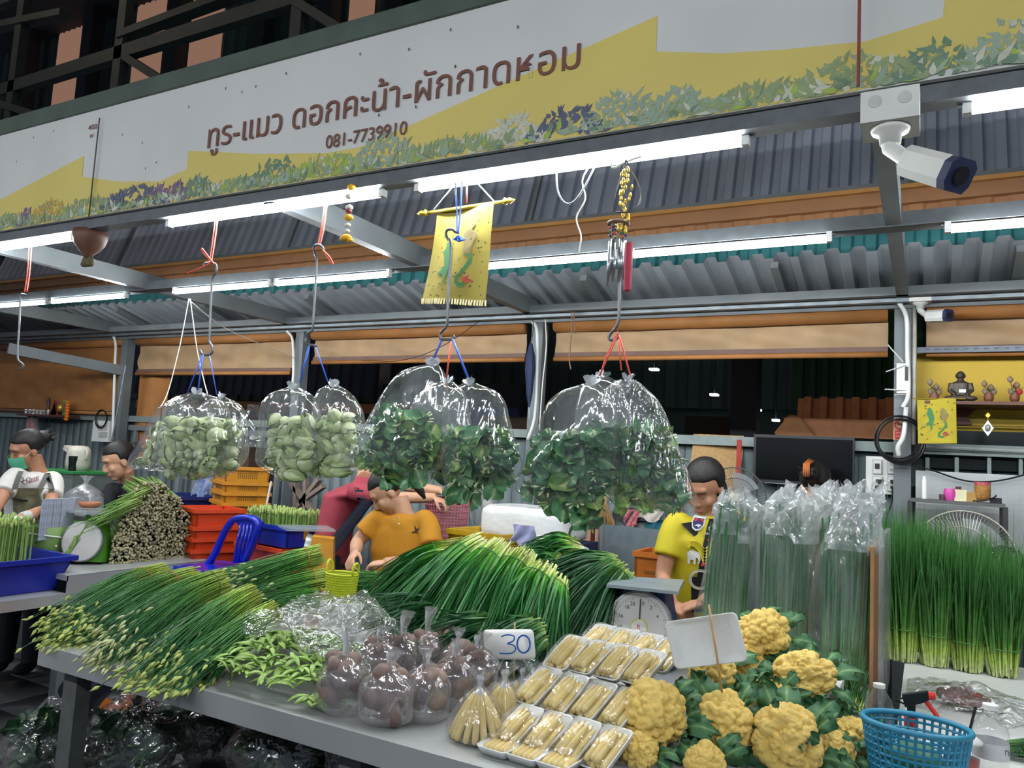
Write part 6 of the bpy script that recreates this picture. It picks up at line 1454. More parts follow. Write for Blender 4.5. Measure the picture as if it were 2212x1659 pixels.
for k in range(5):
    c = w_(1940, 945, 4.9); R_ = .115+.006*(k % 3); ph = k*.5
    tag(MB().tube([c+V(R_*math.cos(q*.1963)+.004*k, -.01*k+.01*math.sin(q*.4+ph), R_*1.05*math.sin(q*.1963)-.006*k) for q in range(32)], .006, 6, closed=True).obj('cable_coil', BLACKP), ['outermost loop', 'second loop', 'third loop', 'fourth loop', 'innermost loop'][k]+' of the black cable coil on the post', 'cable', 'black cable coil')
t = thing('no_smoking_sign', 'red and white no smoking sign behind the cable coil', 'sign', w_(1944, 950, 4.94)); wbox(1930, 905, 1957, 951, 4.95, .006, 'board', mat('peach_board', '#d8a888', .6), t); wbox(1933, 929, 1955, 949, 4.945, .004, 'red_band', mat('sign_red', '#b82a28', .6), t)
c = w_(1944, 917, 4.945); MB().tube([c+V(.026*math.cos(k*.3927), 0, .026*math.sin(k*.3927)) for k in range(16)], .004, 5, closed=True).obj('red_ring', mat('sign_red'), t); MB().beam(c+V(-.018, 0, .018), c+V(.018, 0, -.018), .004, .005, (0, 1, 0)).obj('slash', mat('sign_red'), t); MB().box(c+V(0, .001, 0), (.026, .002, .008)).obj('cigarette', BLACKP, t)
for k in range(2): MB().box(w_(1944, 935+k*7, 4.942), (.04, .002, .006)).obj('text_line', mat('sign_pink', '#d88a80', .6), t)
tag(MB().tube(curve([w_(1935, 626, 4.9), w_(1940, 650, 4.9), w_(1958, 685, 4.92), w_(1960, 760, 4.92), w_(1962, 850, 4.92), w_(1950, 880, 4.9)], 26), .013, 8).obj('conduit', WHITEP, smooth=True), 'white bent conduit pipe on the router post', 'pipe')
tag(MB().tube([w_(1976, 650, 4.95), w_(1974, 960, 4.95)], .012, 8).obj('conduit', mat('cream_pvc', '#b8b6aa', .5), smooth=True), 'straight cream conduit beside the router post', 'pipe')
tag(MB().tube(curve([w_(1958, 880, 4.9), w_(1952, 940, 4.88), w_(1940, 965, 4.88), w_(1942, 985, 4.9)], 14), .014, 8).obj('conduit', WHITEP, smooth=True), 'white flexible conduit inside the cable coil', 'pipe')
tag(MB().tube(curve([w_(1150, 695, 4.9), w_(1160, 715, 4.9), w_(1160, 800, 4.9), w_(1155, 900, 4.9), w_(1140, 950, 4.9)], 22), .012, 8).obj('conduit', WHITEP, smooth=True), 'white conduit on the post beside the folded umbrella', 'pipe')
tag(MB().tube(curve([w_(620, 715, 4.9), w_(632, 735, 4.92), w_(634, 800, 4.92), w_(630, 850, 4.92)], 22), .012, 8).obj('conduit', WHITEP, smooth=True), 'white conduit on the post above the wide sprout bag', 'pipe')
tag(MB().tube(curve([w_(245, 725, 4.9), w_(250, 745, 4.92), w_(248, 800, 4.92), w_(243, 950, 4.92)], 22), .014, 8).obj('conduit', WHITEP, smooth=True), 'white conduit on the post beside the orange tarpaulin', 'pipe')
tag(MB().tube([w_(272, 790, 4.6), w_(240, 960, 4.6), w_(240, 960, 4.6)*V(1, 1, 0)+V(-.2, 0, 0)], .008, 6).obj('pole', GALV), 'thin galvanised pole leaning on the tarpaulin post', 'pole')
UMB = mat('navy_umbrella', '#1c2a4a', .7, bump=.4, bscale=60)
t = thing('umbrella', 'folded navy umbrella hanging from the back beam', 'umbrella', w_(1147, 880, 4.85)); c0, c1 = w_(1147, 742, 4.85), w_(1143, 880, 4.85)
MB().tube([c0, c0*.8+c1*.2, c0*.6+c1*.4, c0*.2+c1*.8, c1], [.012, .035, .04, .022, .006], 8).obj('canopy', UMB, t, smooth=False); MB().tube([c1, w_(1143, 905, 4.85)], .006, 6).obj('tip', GALV, t); MB().tube(curve([c0, w_(1152, 700, 4.85), w_(1142, 670, 4.85), w_(1134, 655, 4.85)], 10), .004, 5).obj('strap', BLACKP, t)
for (pix, lab) in [([(1232, 655), (1236, 700), (1230, 770), (1233, 798)], 'thin brown string dangling from the back beam'), ([(1240, 670), (1242, 720)], 'short brown string end on the back beam'), ([(1178, 690), (1180, 750), (1172, 830), (1165, 930)], 'pale rope falling along the umbrella post')]:
    string(pix, 4.8, lab, mat('brown_string', '#8a6a55', .8) if 'brown' in lab else ROPE_W, .005)
def cctv(label, c, s, d, bracket_box, big=True):
    t = thing('security_camera', label, 'camera', c, 'white security cameras'); d = unit(d); CW = mat('camera_white', '#dadad4', .4, var=.06, scale=9)
    MB().box(c+V(0, 0, 0), (.14*s, .14*s, .085*s)).obj('junction_box', CW, t)
    for dx in (-.035, .035): MB().lathe([(.017*s, 0), (.017*s, .002)], c+V(dx*s, -.0705*s, .012*s), 14, (0, -1, 0)).obj('knockout', mat('camera_grey', '#c4c4be', .5), t)
    p0 = c+V(.0, -.01*s, -.0425*s); MB().lathe([(.05*s, 0), (.046*s, -.012*s), (.028*s, -.02*s), (.026*s, -.045*s)], p0, 18).obj('mount', CW, t, smooth=True)
    p1 = p0+V(0, 0, -.055*s); p2 = p1+V(.045*s, -.02*s, -.05*s); MB().tube([p0+V(0, 0, -.03*s), p1, p2, p2+d*.02*s], [.026*s, .022*s, .02*s, .026*s], 12).obj('arm', CW, t, smooth=True)
    q = p2+d*.085*s; sd = unit(np.cross(d, (0, 0, 1))); u = np.cross(sd, d); b = MB(); w, h = .042*s, .04*s
    oct_ = [(-w*.7, -h), (w*.7, -h), (w, -h*.5), (w, h*.6), (w*.6, h), (-w*.6, h), (-w, h*.6), (-w, -h*.5)]
    for a0, a1, nm, m in ((-.075, .06, 'housing', CW), (.06, .085, 'lens_hood', mat('camera_navy', '#2a3050', .4))):
        b = MB(); vs = [q+d*a0*s+sd*x+u*y for x, y in oct_]+[q+d*a1*s+sd*x*(1.03 if nm == 'lens_hood' else 1)+u*y*1.03 for x, y in oct_]; n = 8
        b.add(vs, [tuple(range(7, -1, -1)), tuple(range(8, 16))]+[(i, (i+1) % 8, 8+(i+1) % 8, 8+i) for i in range(8)]); b.obj(nm, m, t)
    MB().lathe([(.022*s, 0), (.024*s, .004*s)], q+d*.085*s, 14, d).obj('lens', BLACKP, t)
    MB().box(q+d*(-.04)*s-sd*w*1.005*0-u*h*1.0, (.03*s, .03*s, .002)).obj('sticker', mat('label_grey', '#8a8f88', .6), t)
    return t
cc = at(1924, 248, Y=2.22); cctv('large white security camera with junction box under the sign beam', cc+V(0, 0, 0), 1.0, V(.52, -.42, -.40), True)
cc = at(1988, 642, Y=4.9); cctv('small white security camera on the router post', cc, .8, V(.8, -.6, -.1), True)
# ================================================================ bagged stalks standing by the cardboard divider
CBAG = film('stalk_bag', haze=.27, gloss=.5, rough=.14, wscale=9, bump=.7, streak=.35, base=.06, hazecol='#dfe8e2')
CMOUTH = film('stalk_bag_mouth', haze=.42, gloss=.6, rough=.12, wscale=12, bump=.7, base=.08, hazecol='#e4eaea')
CELS = ramp_mat('bagged_stalk', [(0, '#cfe0a8'), (.15, '#7fae68'), (.5, '#3f7a48'), (1, '#356e42')], .45)
def stalk_bag(rows, Y, label, seed, fill_top, dep=.8, rootY=0):
    P3 = curve([np.array(r, float) for r in rows], 26); L_ = [at(p[1], p[0], Y=Y) for p in P3]; R_ = [at(p[2], p[0], Y=Y) for p in P3]
    t = thing('stalk_bag', label, 'bag', (L_[-1]+R_[-1])/2, 'bags of green stalks by the divider'); n = 26
    def F(u, v):
        i = min(n-1, int(round(u*(n-1)))); l, r = L_[i], R_[i]; c = (l+r)/2; w = np.linalg.norm(r-l)/2; a = 2*math.pi*v
        d = w*dep*(1 if u > .35 else .55+.45*u/.35)
        top = max(0, 1-u/.38)
        wob = 1+top*(.16*math.sin(5*a+seed)+.12*math.sin(11*a+seed*2+u*20))+.03*math.sin(6*a+u*14+seed)
        z = top*.03*math.sin(7*a+seed*3) if u < .1 else 0
        return c+V(w*math.cos(a)*wob, d*math.sin(a)*wob, z)
    MB().grid(lambda u, v: F(.34+.05*math.sin(6.28*v+seed)+(.66-.05*math.sin(6.28*v+seed))*u, v), 18, 40, wrap=True).obj('bag_film', CBAG, t, smooth=True, fix=False)
    MB().grid(lambda u, v: F((.35+.05*math.sin(6.28*v+seed))*u, v)+V(0, 0, .018*crumple(u*2, v*3, seed, 1.)*(1-u))+V(.02*(crumple(u*2.1, v*4, seed+2, 1.)-.6)*(1-u*.6), .0, 0), 12, 46, wrap=True).obj('bag_mouth', CMOUTH, t, smooth=False, fix=False)
    c0 = (L_[-2]+R_[-2])/2; w = np.linalg.norm(R_[-3]-L_[-3])/2
    ztop = at((rows[0][1]+rows[0][2])/2, fill_top, Y=Y)[2]; m = 170
    o0, _, _ = disk(m, w*.76, V(0, 0, 1)); o0[:, 1] *= dep*.9
    R0 = c0+o0; R0[:, 2] = max(TZ+.01, c0[2]-.02+rootY)
    tip = R0*1.0; off = np.array([(L_[8][0]+R_[8][0])/2-c0[0], 0, 0]); tip = tip*.92+R0.mean(0)*.08+off*.6+nr.normal(size=(m, 3))*.012; tip[:, 2] = ztop+nr.normal(size=m)*.05
    b, P, T = stems(R0, (R0+tip)/2+nr.normal(size=(m, 3))*.012, tip, .0058, 7, 4, 0, .7)
    b.obj('stalks', CELS, t, smooth=True, fix=False)['kind'] = 'stuff'
    return t
stalk_bag([(1078,1560,1610),(1100,1542,1640),(1140,1540,1625),(1200,1530,1625),(1270,1515,1610),(1330,1500,1605),(1390,1505,1610),(1420,1510,1610)], 3.15, 'stalk bag nearest the jersey, loosely folded at the top', 1, 1130)
stalk_bag([(1070,1700,1760),(1090,1660,1790),(1130,1640,1770),(1180,1625,1765),(1250,1615,1755),(1330,1610,1748),(1400,1620,1748),(1440,1630,1745)], 3.2, 'stalk bag in the middle with a punched hole', 2, 1155)
stalk_bag([(1062,1830,1905),(1090,1810,1905),(1130,1795,1900),(1180,1775,1905),(1210,1762,1885),(1280,1752,1882),(1370,1748,1882),(1440,1752,1882),(1468,1765,1880)], 3.12, 'stalk bag against the cardboard divider, tall crumpled mouth', 3, 1190)
stalk_bag([(1062,1785,1830),(1085,1745,1835),(1130,1715,1815),(1200,1700,1800),(1300,1700,1790),(1400,1700,1780),(1452,1705,1778)], 3.42, 'stalk bag at the rear between the other two', 4, 1150)
bunch('root_bunch', 'green stalk bunch with pale roots under the divider bag', 'stalks', at(1820, 1530, Y=2.95), at(1825, 1470, Y=3.0), 150, .07, .075, .003, GRASSCH, 0, 0, flat=0, band=0, ns=5)
t = thing('cardboard_divider', 'upright brown cardboard divider edged with plastic', 'divider', (-.155, 3.2, TZ))
MB().box((-.165, 3.3, TZ+.28), (.012, .55, .56)).obj('cardboard', CARDB, t)
MB().box((-.135, 3.3, TZ+.30), (.016, .6, .6)).obj('plastic_sheet', film('divider_film', haze=.25, gloss=.4, bump=.3), t)
# ================================================================ price signs on skewers
def skewer_sign(corners, Yc, stick, label, txt=None):
    C4 = [at(x, y, Y=Yc) for x, y in corners]   # TL TR BR BL
    c = sum(C4)/4; ax = unit(C4[1]-C4[0]+C4[2]-C4[3]); up = unit(C4[0]-C4[3]+C4[1]-C4[2]); w = np.linalg.norm(C4[1]-C4[0]); h = np.linalg.norm(C4[0]-C4[3])
    t = thing('price_sign', label, 'price sign', c); nrm = np.cross(ax, up)
    if nrm[1] > 0: nrm = -nrm
    return t, c, ax, up, w, h, nrm
t, c, ax, up, w, h, nrm = skewer_sign([(1046, 1360), (1155, 1358), (1153, 1426), (1047, 1424)], 2.42, None, 'white foam price card marked 30 on a bamboo skewer')
me = tray_mesh(w, h, .02, 'foam_card'); me.materials.append(FOAM)
o = bpy.data.objects.new('foam_card', me); COL.objects.link(o); o.parent = t; o.rotation_mode = 'QUATERNION'; o.rotation_quaternion = Matrix((Vector(ax), Vector(np.cross(-nrm, ax)), Vector(-nrm))).transposed().to_quaternion(); o.location = Vector(nrm)*.02
BINK = mat('blue_marker', '#2f62b8', .6)
s = 1/ppm(c)
def stroke(name, pix, r): MB().tube([at(x, y, Y=c[1]-.0215) for x, y in pix], r, 6, flat=1).obj(name, BINK, t, smooth=True)
stroke('digit_3', [tuple(q) for q in curve([(1083, 1375), (1095, 1371), (1110, 1374), (1109, 1384), (1096, 1390), (1108, 1393), (1114, 1402), (1104, 1411), (1079, 1411)], 30)], .0022)
stroke('digit_0', [(1131+14*math.cos(a*.2618), 1391+19*math.sin(a*.2618)) for a in range(25)], .0028)
MB().tube([at(1112, 1344, Y=2.425), at(1110, 1465, Y=2.43)], .0026, 6).obj('skewer', WOOD, t, smooth=True)
t, c, ax, up, w, h, nrm = skewer_sign([(1437, 1343), (1590, 1325), (1618, 1421), (1464, 1443)], 2.28, None, 'blank white foam tray sign skewered over the cauliflowers')
me = tray_mesh(w*1.02, h*1.02, .024, 'foam_tray'); me.materials.append(FOAM)
o = bpy.data.objects.new('foam_tray', me); COL.objects.link(o); o.parent = t; o.rotation_mode = 'QUATERNION'; o.rotation_quaternion = Matrix((Vector(ax), Vector(np.cross(nrm, ax)), Vector(nrm))).transposed().to_quaternion(); o.location = Vector(-nrm)*.012
b = MB()
for i in range(22):
    for j in range(9): b.ell(c+ax*(i-10.5)*w*.031+up*(j-4)*h*.062+nrm*(-.006), (.0016, .0016, .0016), 5, 4)
b.obj('embossed_dots', FOAM, t, fix=False)['kind'] = 'stuff'
MB().tube([at(1531, 1306, Y=2.25), at(1549, 1420, Y=2.255), at(1562, 1512, Y=2.29)], .0034, 6).obj('skewer', WOOD, t, smooth=True)
# ================================================================ scales
def scale(label, c, r, tilt, body_m, plate_pts, plate_m, dial_n, marks=True, dial_m=None, d_off=.0):
    """dial scale: painted housing, round dial with hand, weighing plate on a stem"""
    n = unit(dial_n); a = unit(np.cross((0, 0, 1), n)); e = np.cross(n, a); t = thing('weighing_scale', label, 'scale', V(c[0], c[1], TZ), 'dial scales')
    DIAL = dial_m or mat('dial_face', '#d2d0cc', .4, var=.05, scale=8)
    bk = c-n*r*.9
    b = MB(); w = r*.8; H = c[2]+r*.95-TZ
    for k, (z, s1, s2) in enumerate(((TZ+.005, 1.05, 1.0), (TZ+H*.45, .8, .8), (TZ+H*1.0, .62, .55))): pass
    lo = V(bk[0], bk[1], TZ+.004)
    rings = [(lo, a*r*1.0, n*r*.78), (lo+V(0, 0, .03), a*r*1.0, n*r*.78), (lo+V(0, 0, H*.55), a*r*.82, n*r*.66), (lo+V(0, 0, H*.98), a*r*.66, n*r*.56)]
    vs = []
    for cc, l, f_ in rings: vs += [cc-l-f_, cc+l-f_, cc+l+f_, cc-l+f_]
    b.add(vs, [(3, 2, 1, 0), (12, 13, 14, 15)]+[(i*4+j, i*4+(j+1) % 4, i*4+4+(j+1) % 4, i*4+4+j) for i in range(3) for j in range(4)]); b.obj('housing', body_m, t)
    MB().lathe([(r*1.0, -r*.25), (r*1.03, -.004), (r*1.03, .006), (r*.96, .008)], c, 36, n, cap=False).obj('dial_rim', mat('dial_rim', '#8d9192', .35, .6), t, smooth=True, autosm=40)
    MB().lathe([(r*.965, .004), (r*.965, .0065)], c, 36, n).obj('dial', DIAL, t, smooth=True, autosm=40)
    if marks:
        b = MB()
        for k in range(60):
            q = k*math.pi/30; l = .1 if k % 3 == 0 else .05; p = c+n*.0072+(a*math.sin(q)+e*math.cos(q))*r*.86; b.beam(p, p-(a*math.sin(q)+e*math.cos(q))*r*l, .0012, .0006, n)
        b.obj('tick_marks', INKB, t)['kind'] = 'stuff'
        b = MB(); b.beam(c+n*.010-e*r*.3, c+n*.010+e*r*.78, .005, .001, n); b.obj('pointer', mat('dial_hand', '#3a3f48', .5), t)
        for k, q in enumerate((-36, -72, 0, 36)): pass
        for body, q in (('20', -24), ('0', 9), ('18', -42), ('16', -72), ('2', 32), ('4', 60), ('14', -100), ('12', -140), ('8', 130)):
            q = math.radians(q); p = c+n*.0075+(a*math.sin(q)+e*math.cos(q))*r*.66-a*r*.06-e*r*.05
            text_mesh('dial_number', body, r*.16, mat('dial_hand'), frame(p, a, e), t, .0003)
        MB().lathe([(r*.27, .008), (r*.27, .010)], c-e*r*.06, 24, n).obj('dial_badge', mat('badge_yellow', '#c9c24a', .5), t); MB().lathe([(r*.235, .0095), (r*.235, .0112)], c-e*r*.06, 24, n).obj('badge_face', mat('dial_badge_white', '#d8d4cc', .5), t)
        text_mesh('badge_letter', 'R', r*.2, JR, frame(c-e*r*.12-a*r*.07+n*.0114, a, e), t, .0003)
    pc = sum(plate_pts)/len(plate_pts)
    for s in (-1, 1): MB().tube([pc+a*s*r*.28-V(0, 0, .01), V((pc+a*s*r*.28)[0], (pc+a*s*r*.28)[1], TZ+H*.9)], .012, 8).obj('stem', body_m, t)
    MB().poly(plate_pts, (0, 0, -.012)).obj('plate', plate_m, t)
    return t
ZS = at(1382, 1350, Y=3.02); r = 70/ppm(ZS)
PLT = mat('brushed_plate', '#9aa6ac', .4, .4, var=.1)
def platez(pix, z): return [at(x, y, Z=z) for x, y in pix]
scale('blue cased dial scale with grey tray in front of the jersey', ZS, r, 0, mat('scale_blue', '#2a4472', .5), [at(1338, 1244, Y=3.22), at(1478, 1252, Y=3.22), at(1465, 1278, Y=2.95), at(1310, 1262, Y=2.95)], PLT, V(.06, -1, .08))
c = at(177, 1170, X=-4.62); r = 42/ppm(c); pz = at(200, 1102, X=-4.7)
def xplate(cx, cy, X, wx, wy): p = at(cx, cy, X=X); return [p+V(-wx, -wy, 0), p+V(wx, -wy, 0), p+V(wx, wy, 0), p+V(-wx, wy, 0)]
scale('green cased dial scale with glass plate on the steel counter', c, r, 0, mat('scale_green', '#4f8f2a', .45, var=.1), xplate(203, 1102, -4.72, .14, .15), mat('glass_plate', '#b8c4c8', .15, alpha=.45), V(.55, -.85, .12), marks=False)
c = at(660, 1195, Y=3.2); r = 40/ppm(c); p = at(663, 1138, Y=3.3)
scale('orange cased dial scale with clear plate behind the tied chives', c, r, 0, mat('scale_orange', '#c98a20', .5), [p+V(-.17, -.05, 0), p+V(.02, -.17, 0), p+V(.19, .02, 0), p+V(.0, .16, 0)], mat('glass_plate'), V(-.8, -.6, .1), marks=False)
t = thing('wooden_bowl', 'small wooden bowl on the glass plate of the green scale', 'bowl', at(193, 1098, X=-4.75)); c = np.array(t['_o']); MB().lathe([(.045, .004), (.062, .02), (.066, .04), (.06, .04), (.055, .02), (.04, .01)], c, 20).obj('bowl', mat('terracotta', '#a86a48', .6), t, smooth=True)
# ================================================================ baskets
def lattice(name, label, cat, c, r0, r1, h, nz, nv, m, sx=1., sy=1., tr=.003, rim=.006, handles=False, tilt=None, slant=0., floor=True, group=None):
    t = thing(name, label, cat, c, group)
    def P(a, z): k = z/h; r = r0+(r1-r0)*k; p = Vector((r*math.cos(a)*sx, r*math.sin(a)*sy, z*(1+slant*math.cos(a)*k))); return np.array(c)+np.array((tilt @ p) if tilt else p)
    b = MB()
    for i in range(1, nz): b.tube([P(2*math.pi*k/36, h*i/nz) for k in range(36)], tr, 4, closed=True)
    for k in range(nv): a = 2*math.pi*k/nv; b.tube([P(a, 0.0), P(a, h*.5), P(a, h)], tr, 4)
    b.obj('lattice', m, t, fix=False)
    MB().tube([P(2*math.pi*k/40, h) for k in range(40)], rim, 8, closed=True).obj('rim', m, t, smooth=True)
    MB().tube([P(2*math.pi*k/40, 0.004) for k in range(40)], rim*.8, 6, closed=True).obj('base_ring', m, t, smooth=True)
    if floor: MB().add([P(2*math.pi*k/30, .004) for k in range(30)], [tuple(range(30))]).obj('base', m, t)
    if handles:
        for s in (0, math.pi):
            MB().tube(curve([P(s-.35, h), P(s-.3, h)+V(0, 0, .035), P(s, h)+V(0, 0, .05), P(s+.3, h)+V(0, 0, .035), P(s+.35, h)], 12), rim*1.3, 6).obj('handle', m, t, smooth=True)
    return t
YB = mat('lime_yellow_plastic', '#c2cc28', .45, var=.05)
c = at(735, 1298, Y=2.62); zb = max(TZ+.002, c[2]); s = 1/ppm(c)
lattice('yellow_basket', 'small lime yellow perforated basket with loop handles', 'basket', V(c[0], c[1], zb), 32*s, 38*s, 58*s, 11, 40, YB, 1, .75, .0038, .0045, True)
tag(MB().box((c[0], c[1], (TZ+zb)/2), (.13, .1, zb-TZ-.003)).obj('foam_block', FOAM), 'white foam block under the lime yellow basket', 'foam')
BBL = mat('teal_blue_plastic', '#2f87a8', .4, var=.05)
c = at(1978, 1640, Y=2.42); c[2] = TZ+.002; s = 1/ppm(c)
lattice('blue_basket', 'teal blue perforated plastic basket at the front of the white table', 'basket', c, 88*s, 106*s, at(1978, 1566, Y=2.42)[2]-TZ, 8, 40, BBL, 1, .72, .0036, .008, slant=.0)
tag(MB().ell(c+V(.0, .0, .06), (.07, .05, .04), 16, 10, fn=lambda d: 1+.1*math.sin(d[0]*11)*math.sin(d[1]*9)).obj('green_bundle', mat('wrapped_green', '#4a7a5a', .5, var=.2), smooth=True), 'green wrapped bundle inside the blue basket', 'bundle')
# ================================================================ bottles and bits on the white table
PET = film('clear_bottle', haze=.06, gloss=.6, rough=.05, wscale=12, bump=.1, base=.08)
def bottle(label, px, py, Y, h, r, lab=None, txt=None):
    c = at(px, py, Y=Y); c[2] = TZ+.002; t = thing('plastic_bottle', label, 'bottle', c, 'clear bottles on the white table')
    MB().lathe([(r*.85, 0), (r, .008), (r, h*.62), (r*.92, h*.7), (r*.5, h*.86), (r*.38, h*.9), (r*.38, h*.95)], c, 24).obj('bottle_body', PET, t, smooth=True)
    MB().lathe([(r*.44, h*.93), (r*.44, h*1.0), (r*.3, h*1.0)], c, 18).obj('cap', WHITEP, t, smooth=True, autosm=40)
    if lab:
        MB().lathe([(r*1.01, h*.25), (r*1.01, h*.48)], c, 24, cap=False).obj('label', mat('bottle_label', '#dcdde0', .5), t, smooth=True)
        if txt: text_mesh('label_text', txt, .03, mat('label_ink', '#5a5f6a', .6), frame(c+V(-r*.75, -r*.72, h*.35), V(1, 0, 0), V(0, 0, 1)), t, .0003)
    return t
bottle('clear water bottle with white cap and label reading Original', 2140, 1659, 2.62, at(2140, 1523, Y=2.62)[2]-TZ, .045, True, 'Original')
bottle('clear water bottle half hidden beside the cauliflowers', 1898, 1620, 2.75, at(1898, 1478, Y=2.75)[2]-TZ, .04)
t = thing('spray_bottle', 'red and black trigger spray bottle behind the blue basket', 'spray bottle', at(1978, 1640, Y=2.62)); c = np.array(t['_o']); c[2] = TZ+.002; t['_o'] = tuple(c); t.location = c
REDP = mat('red_plastic', '#d83228', .4); zt2 = at(1965, 1545, Y=2.62)[2]; s = 1/ppm(c); x0 = c[0]-.012
MB().lathe([(.038, 0), (.04, .01), (.04, zt2-TZ-.1), (.016, zt2-TZ-.035)], V(x0, c[1], TZ+.002), 18).obj('bottle_body', mat('white_translucent', '#d8dcd8', .3, alpha=.6), t, smooth=True)
MB().lathe([(.019, 0), (.019, .025)], V(x0, c[1], zt2-.03), 14).obj('collar', REDP, t)
MB().box(V(x0, c[1], zt2+.012), (.022, .022, .04)).obj('neck', BLACKP, t); 
b = MB(); b.poly([at(x, y, Y=2.61) for x, y in ((1948, 1502), (2005, 1495), (2008, 1512), (1990, 1520), (1955, 1528))], (0, .022, 0)); b.obj('trigger_head', BLACKP, t)
MB().lathe([(.011, 0), (.012, .012), (.008, .018)], at(2006, 1503, Y=2.62), 10, (1, 0, .05)).obj('nozzle', REDP, t); MB().tube(curve([at(1998, 1512, Y=2.62), at(2012, 1530, Y=2.62), at(2030, 1555, Y=2.62)], 8), [.007]*7+[.003], 6).obj('trigger', REDP, t)
MB().tube([at(1950, 1508, Y=2.62), at(1932, 1512, Y=2.62), at(1958, 1522, Y=2.62)], .003, 5).obj('wire', BLACKP, t)
t = thing('plastic_cup', 'clear plastic cup with lid and black straw between basket and bottle', 'cup', at(2090, 1659, Y=2.55)); c = np.array(t['_o']); c[2] = TZ+.002; t['_o'] = tuple(c); t.location = c
MB().lathe([(.026, 0), (.034, .09), (.036, .092)], c, 18).obj('cup', PET, t, smooth=True); MB().lathe([(.037, .092), (.037, .098), (.02, .11)], c, 18).obj('lid', WHITEP, t, smooth=True); MB().lathe([(.024, .005), (.029, .05)], c, 16).obj('drink', mat('red_drink', '#b84038', .3), t, smooth=True); MB().tube([c+V(0, 0, .1), c+V(.02, 0, .19)], .004, 6).obj('straw', BLACKP, t)
# plastic sheet with brown cloth inside, greens on the white table
tag(MB().grid(lambda u, v: (-.06+.42*v, 3.05+.45*u, TZ+.015+crumple(u, v, 3.1, .03)*math.sin(math.pi*min(1, .1+v*.9))+.03*math.sin(math.pi*u)), 20, 24).obj('plastic_sheet', CRUM, smooth=False, fix=False), 'crumpled clear plastic sheet on the white table below the upright chives', 'sheet')
tag(MB().ell((.12, 3.3, TZ+.035), (.085, .07, .03), 16, 10, fn=lambda d: 1+.18*math.sin(d[0]*7+1)*math.sin(d[1]*6)).obj('brown_cloth', mat('maroon_brown_cloth', '#6a3a34', .7, var=.2), smooth=True), 'brown cloth lump under the clear plastic sheet', 'cloth')
for k, (x, y, lab) in enumerate([(.33, 3.0, 'loose green sprig beyond the spray bottle'), (.42, 3.35, 'loose green sprig near the upright chives'), (.2, 2.8, 'loose green sprig beside the straw cup'), (.45, 2.75, 'loose chive leaves at the picture edge')]):
    bunch('green_sprig', lab, 'greens', V(x, y, TZ+.02), V(x+.16, y+.03, TZ+.03), 60, .02, .05, .004, DARKCH if k != 1 else LEAFCH, .01, .02, 'loose greens on the white table', flat=1., band=0, ns=6)
# small orange box at the picture edge
tag(MB().box((.62, 4.0, TZ+.06), (.2, .2, .1)).obj('tin_box', mat('orange_green_box', '#c86a28', .5)), 'orange box at the edge of the white table', 'box')
# ================================================================ crates, chair and things behind the tables
def crate(name, label, c, L, Wd, H, m, rot=0., group=None, slots=True, txt=None, lip=.02, wall=.012, ex=1.06):
    """open plastic crate: base at c"""
    t = thing(name, label, 'crate', c, group); Q = Matrix.Rotation(rot, 3, 'Z')
    def g(x, y, z): return np.array(c)+np.array(Q @ Vector((x, y, z)))
    b = MB(); x, y = L/2, Wd/2; e = ex
    for (sx, sy) in ((1, 0), (-1, 0), (0, 1), (0, -1)):
        if sx: quad = [(sx*x/e, -y/e, 0), (sx*x/e, y/e, 0), (sx*x, y, H), (sx*x, -y, H)]; th = (-sx*wall, 0, 0)
        else: quad = [(-x/e, sy*y/e, 0), (x/e, sy*y/e, 0), (x, sy*y, H), (-x, sy*y, H)]; th = (0, -sy*wall, 0)
        P = [g(*q) for q in quad]; b.poly(P, np.array(Q @ Vector(th)))
    b.poly([g(-x/e, -y/e, 0), g(x/e, -y/e, 0), g(x/e, y/e, 0), g(-x/e, y/e, 0)], (0, 0, .01)); b.obj('crate_body', m, t)
    b = MB()
    for (a0, a1) in (((-x, -y), (x, -y)), ((x, -y), (x, y)), ((x, y), (-x, y)), ((-x, y), (-x, -y))): b.beam(g(a0[0]*1.02, a0[1]*1.02, H-.012), g(a1[0]*1.02, a1[1]*1.02, H-.012), lip, .026)
    b.obj('rim', m, t)
    if slots:
        dk = mat('crate_slot_dark', '#5a4a22', .8)
        for (dx, dy, wl) in ((0, -1, L), (1, 0, Wd), (-1, 0, Wd)):
            bb = MB()
            for i in range(10):
                for j in range(5):
                    q = (i-4.5)*wl*.045; z = H*.3+j*H*.1
                    p = g(q, -y*(1/e+(1-1/e)*z/H)-.0005, z) if dy else g(dx*(x*(1/e+(1-1/e)*z/H)+.0005), q, z)
                    bb.box(p, (wl*.025 if dy else .002, .002 if dy else wl*.025, H*.055), Q)
            bb.obj('vent_slots', dk, t)['kind'] = 'stuff'
    if txt: text_mesh('crate_text', txt, H*.42, BLACKP, frame(g(-L*.3, -y-.004, H*.35), Q @ Vector((1, 0, 0)), (0, -.05, 1)), t, .0006, .002)
    return t
YO = mat('amber_plastic', '#c98a22', .45, var=.08); RO = mat('orange_red_plastic', '#d8481e', .45, var=.08); BLU = mat('blue_plastic', '#1c33a8', .4, var=.08); DBL = mat('dark_blue_plastic', '#16246a', .45); YEC = mat('yellow_crate_plastic', '#c9a21c', .45)
zt_ = [at(515, y, Y=4.35)[2] for y in (1000, 1033, 1052, 1075, 1100)]
NM = ['topmost', 'second', 'third', 'fourth', 'lowest']
c0 = at(516, 1100, Y=4.35)
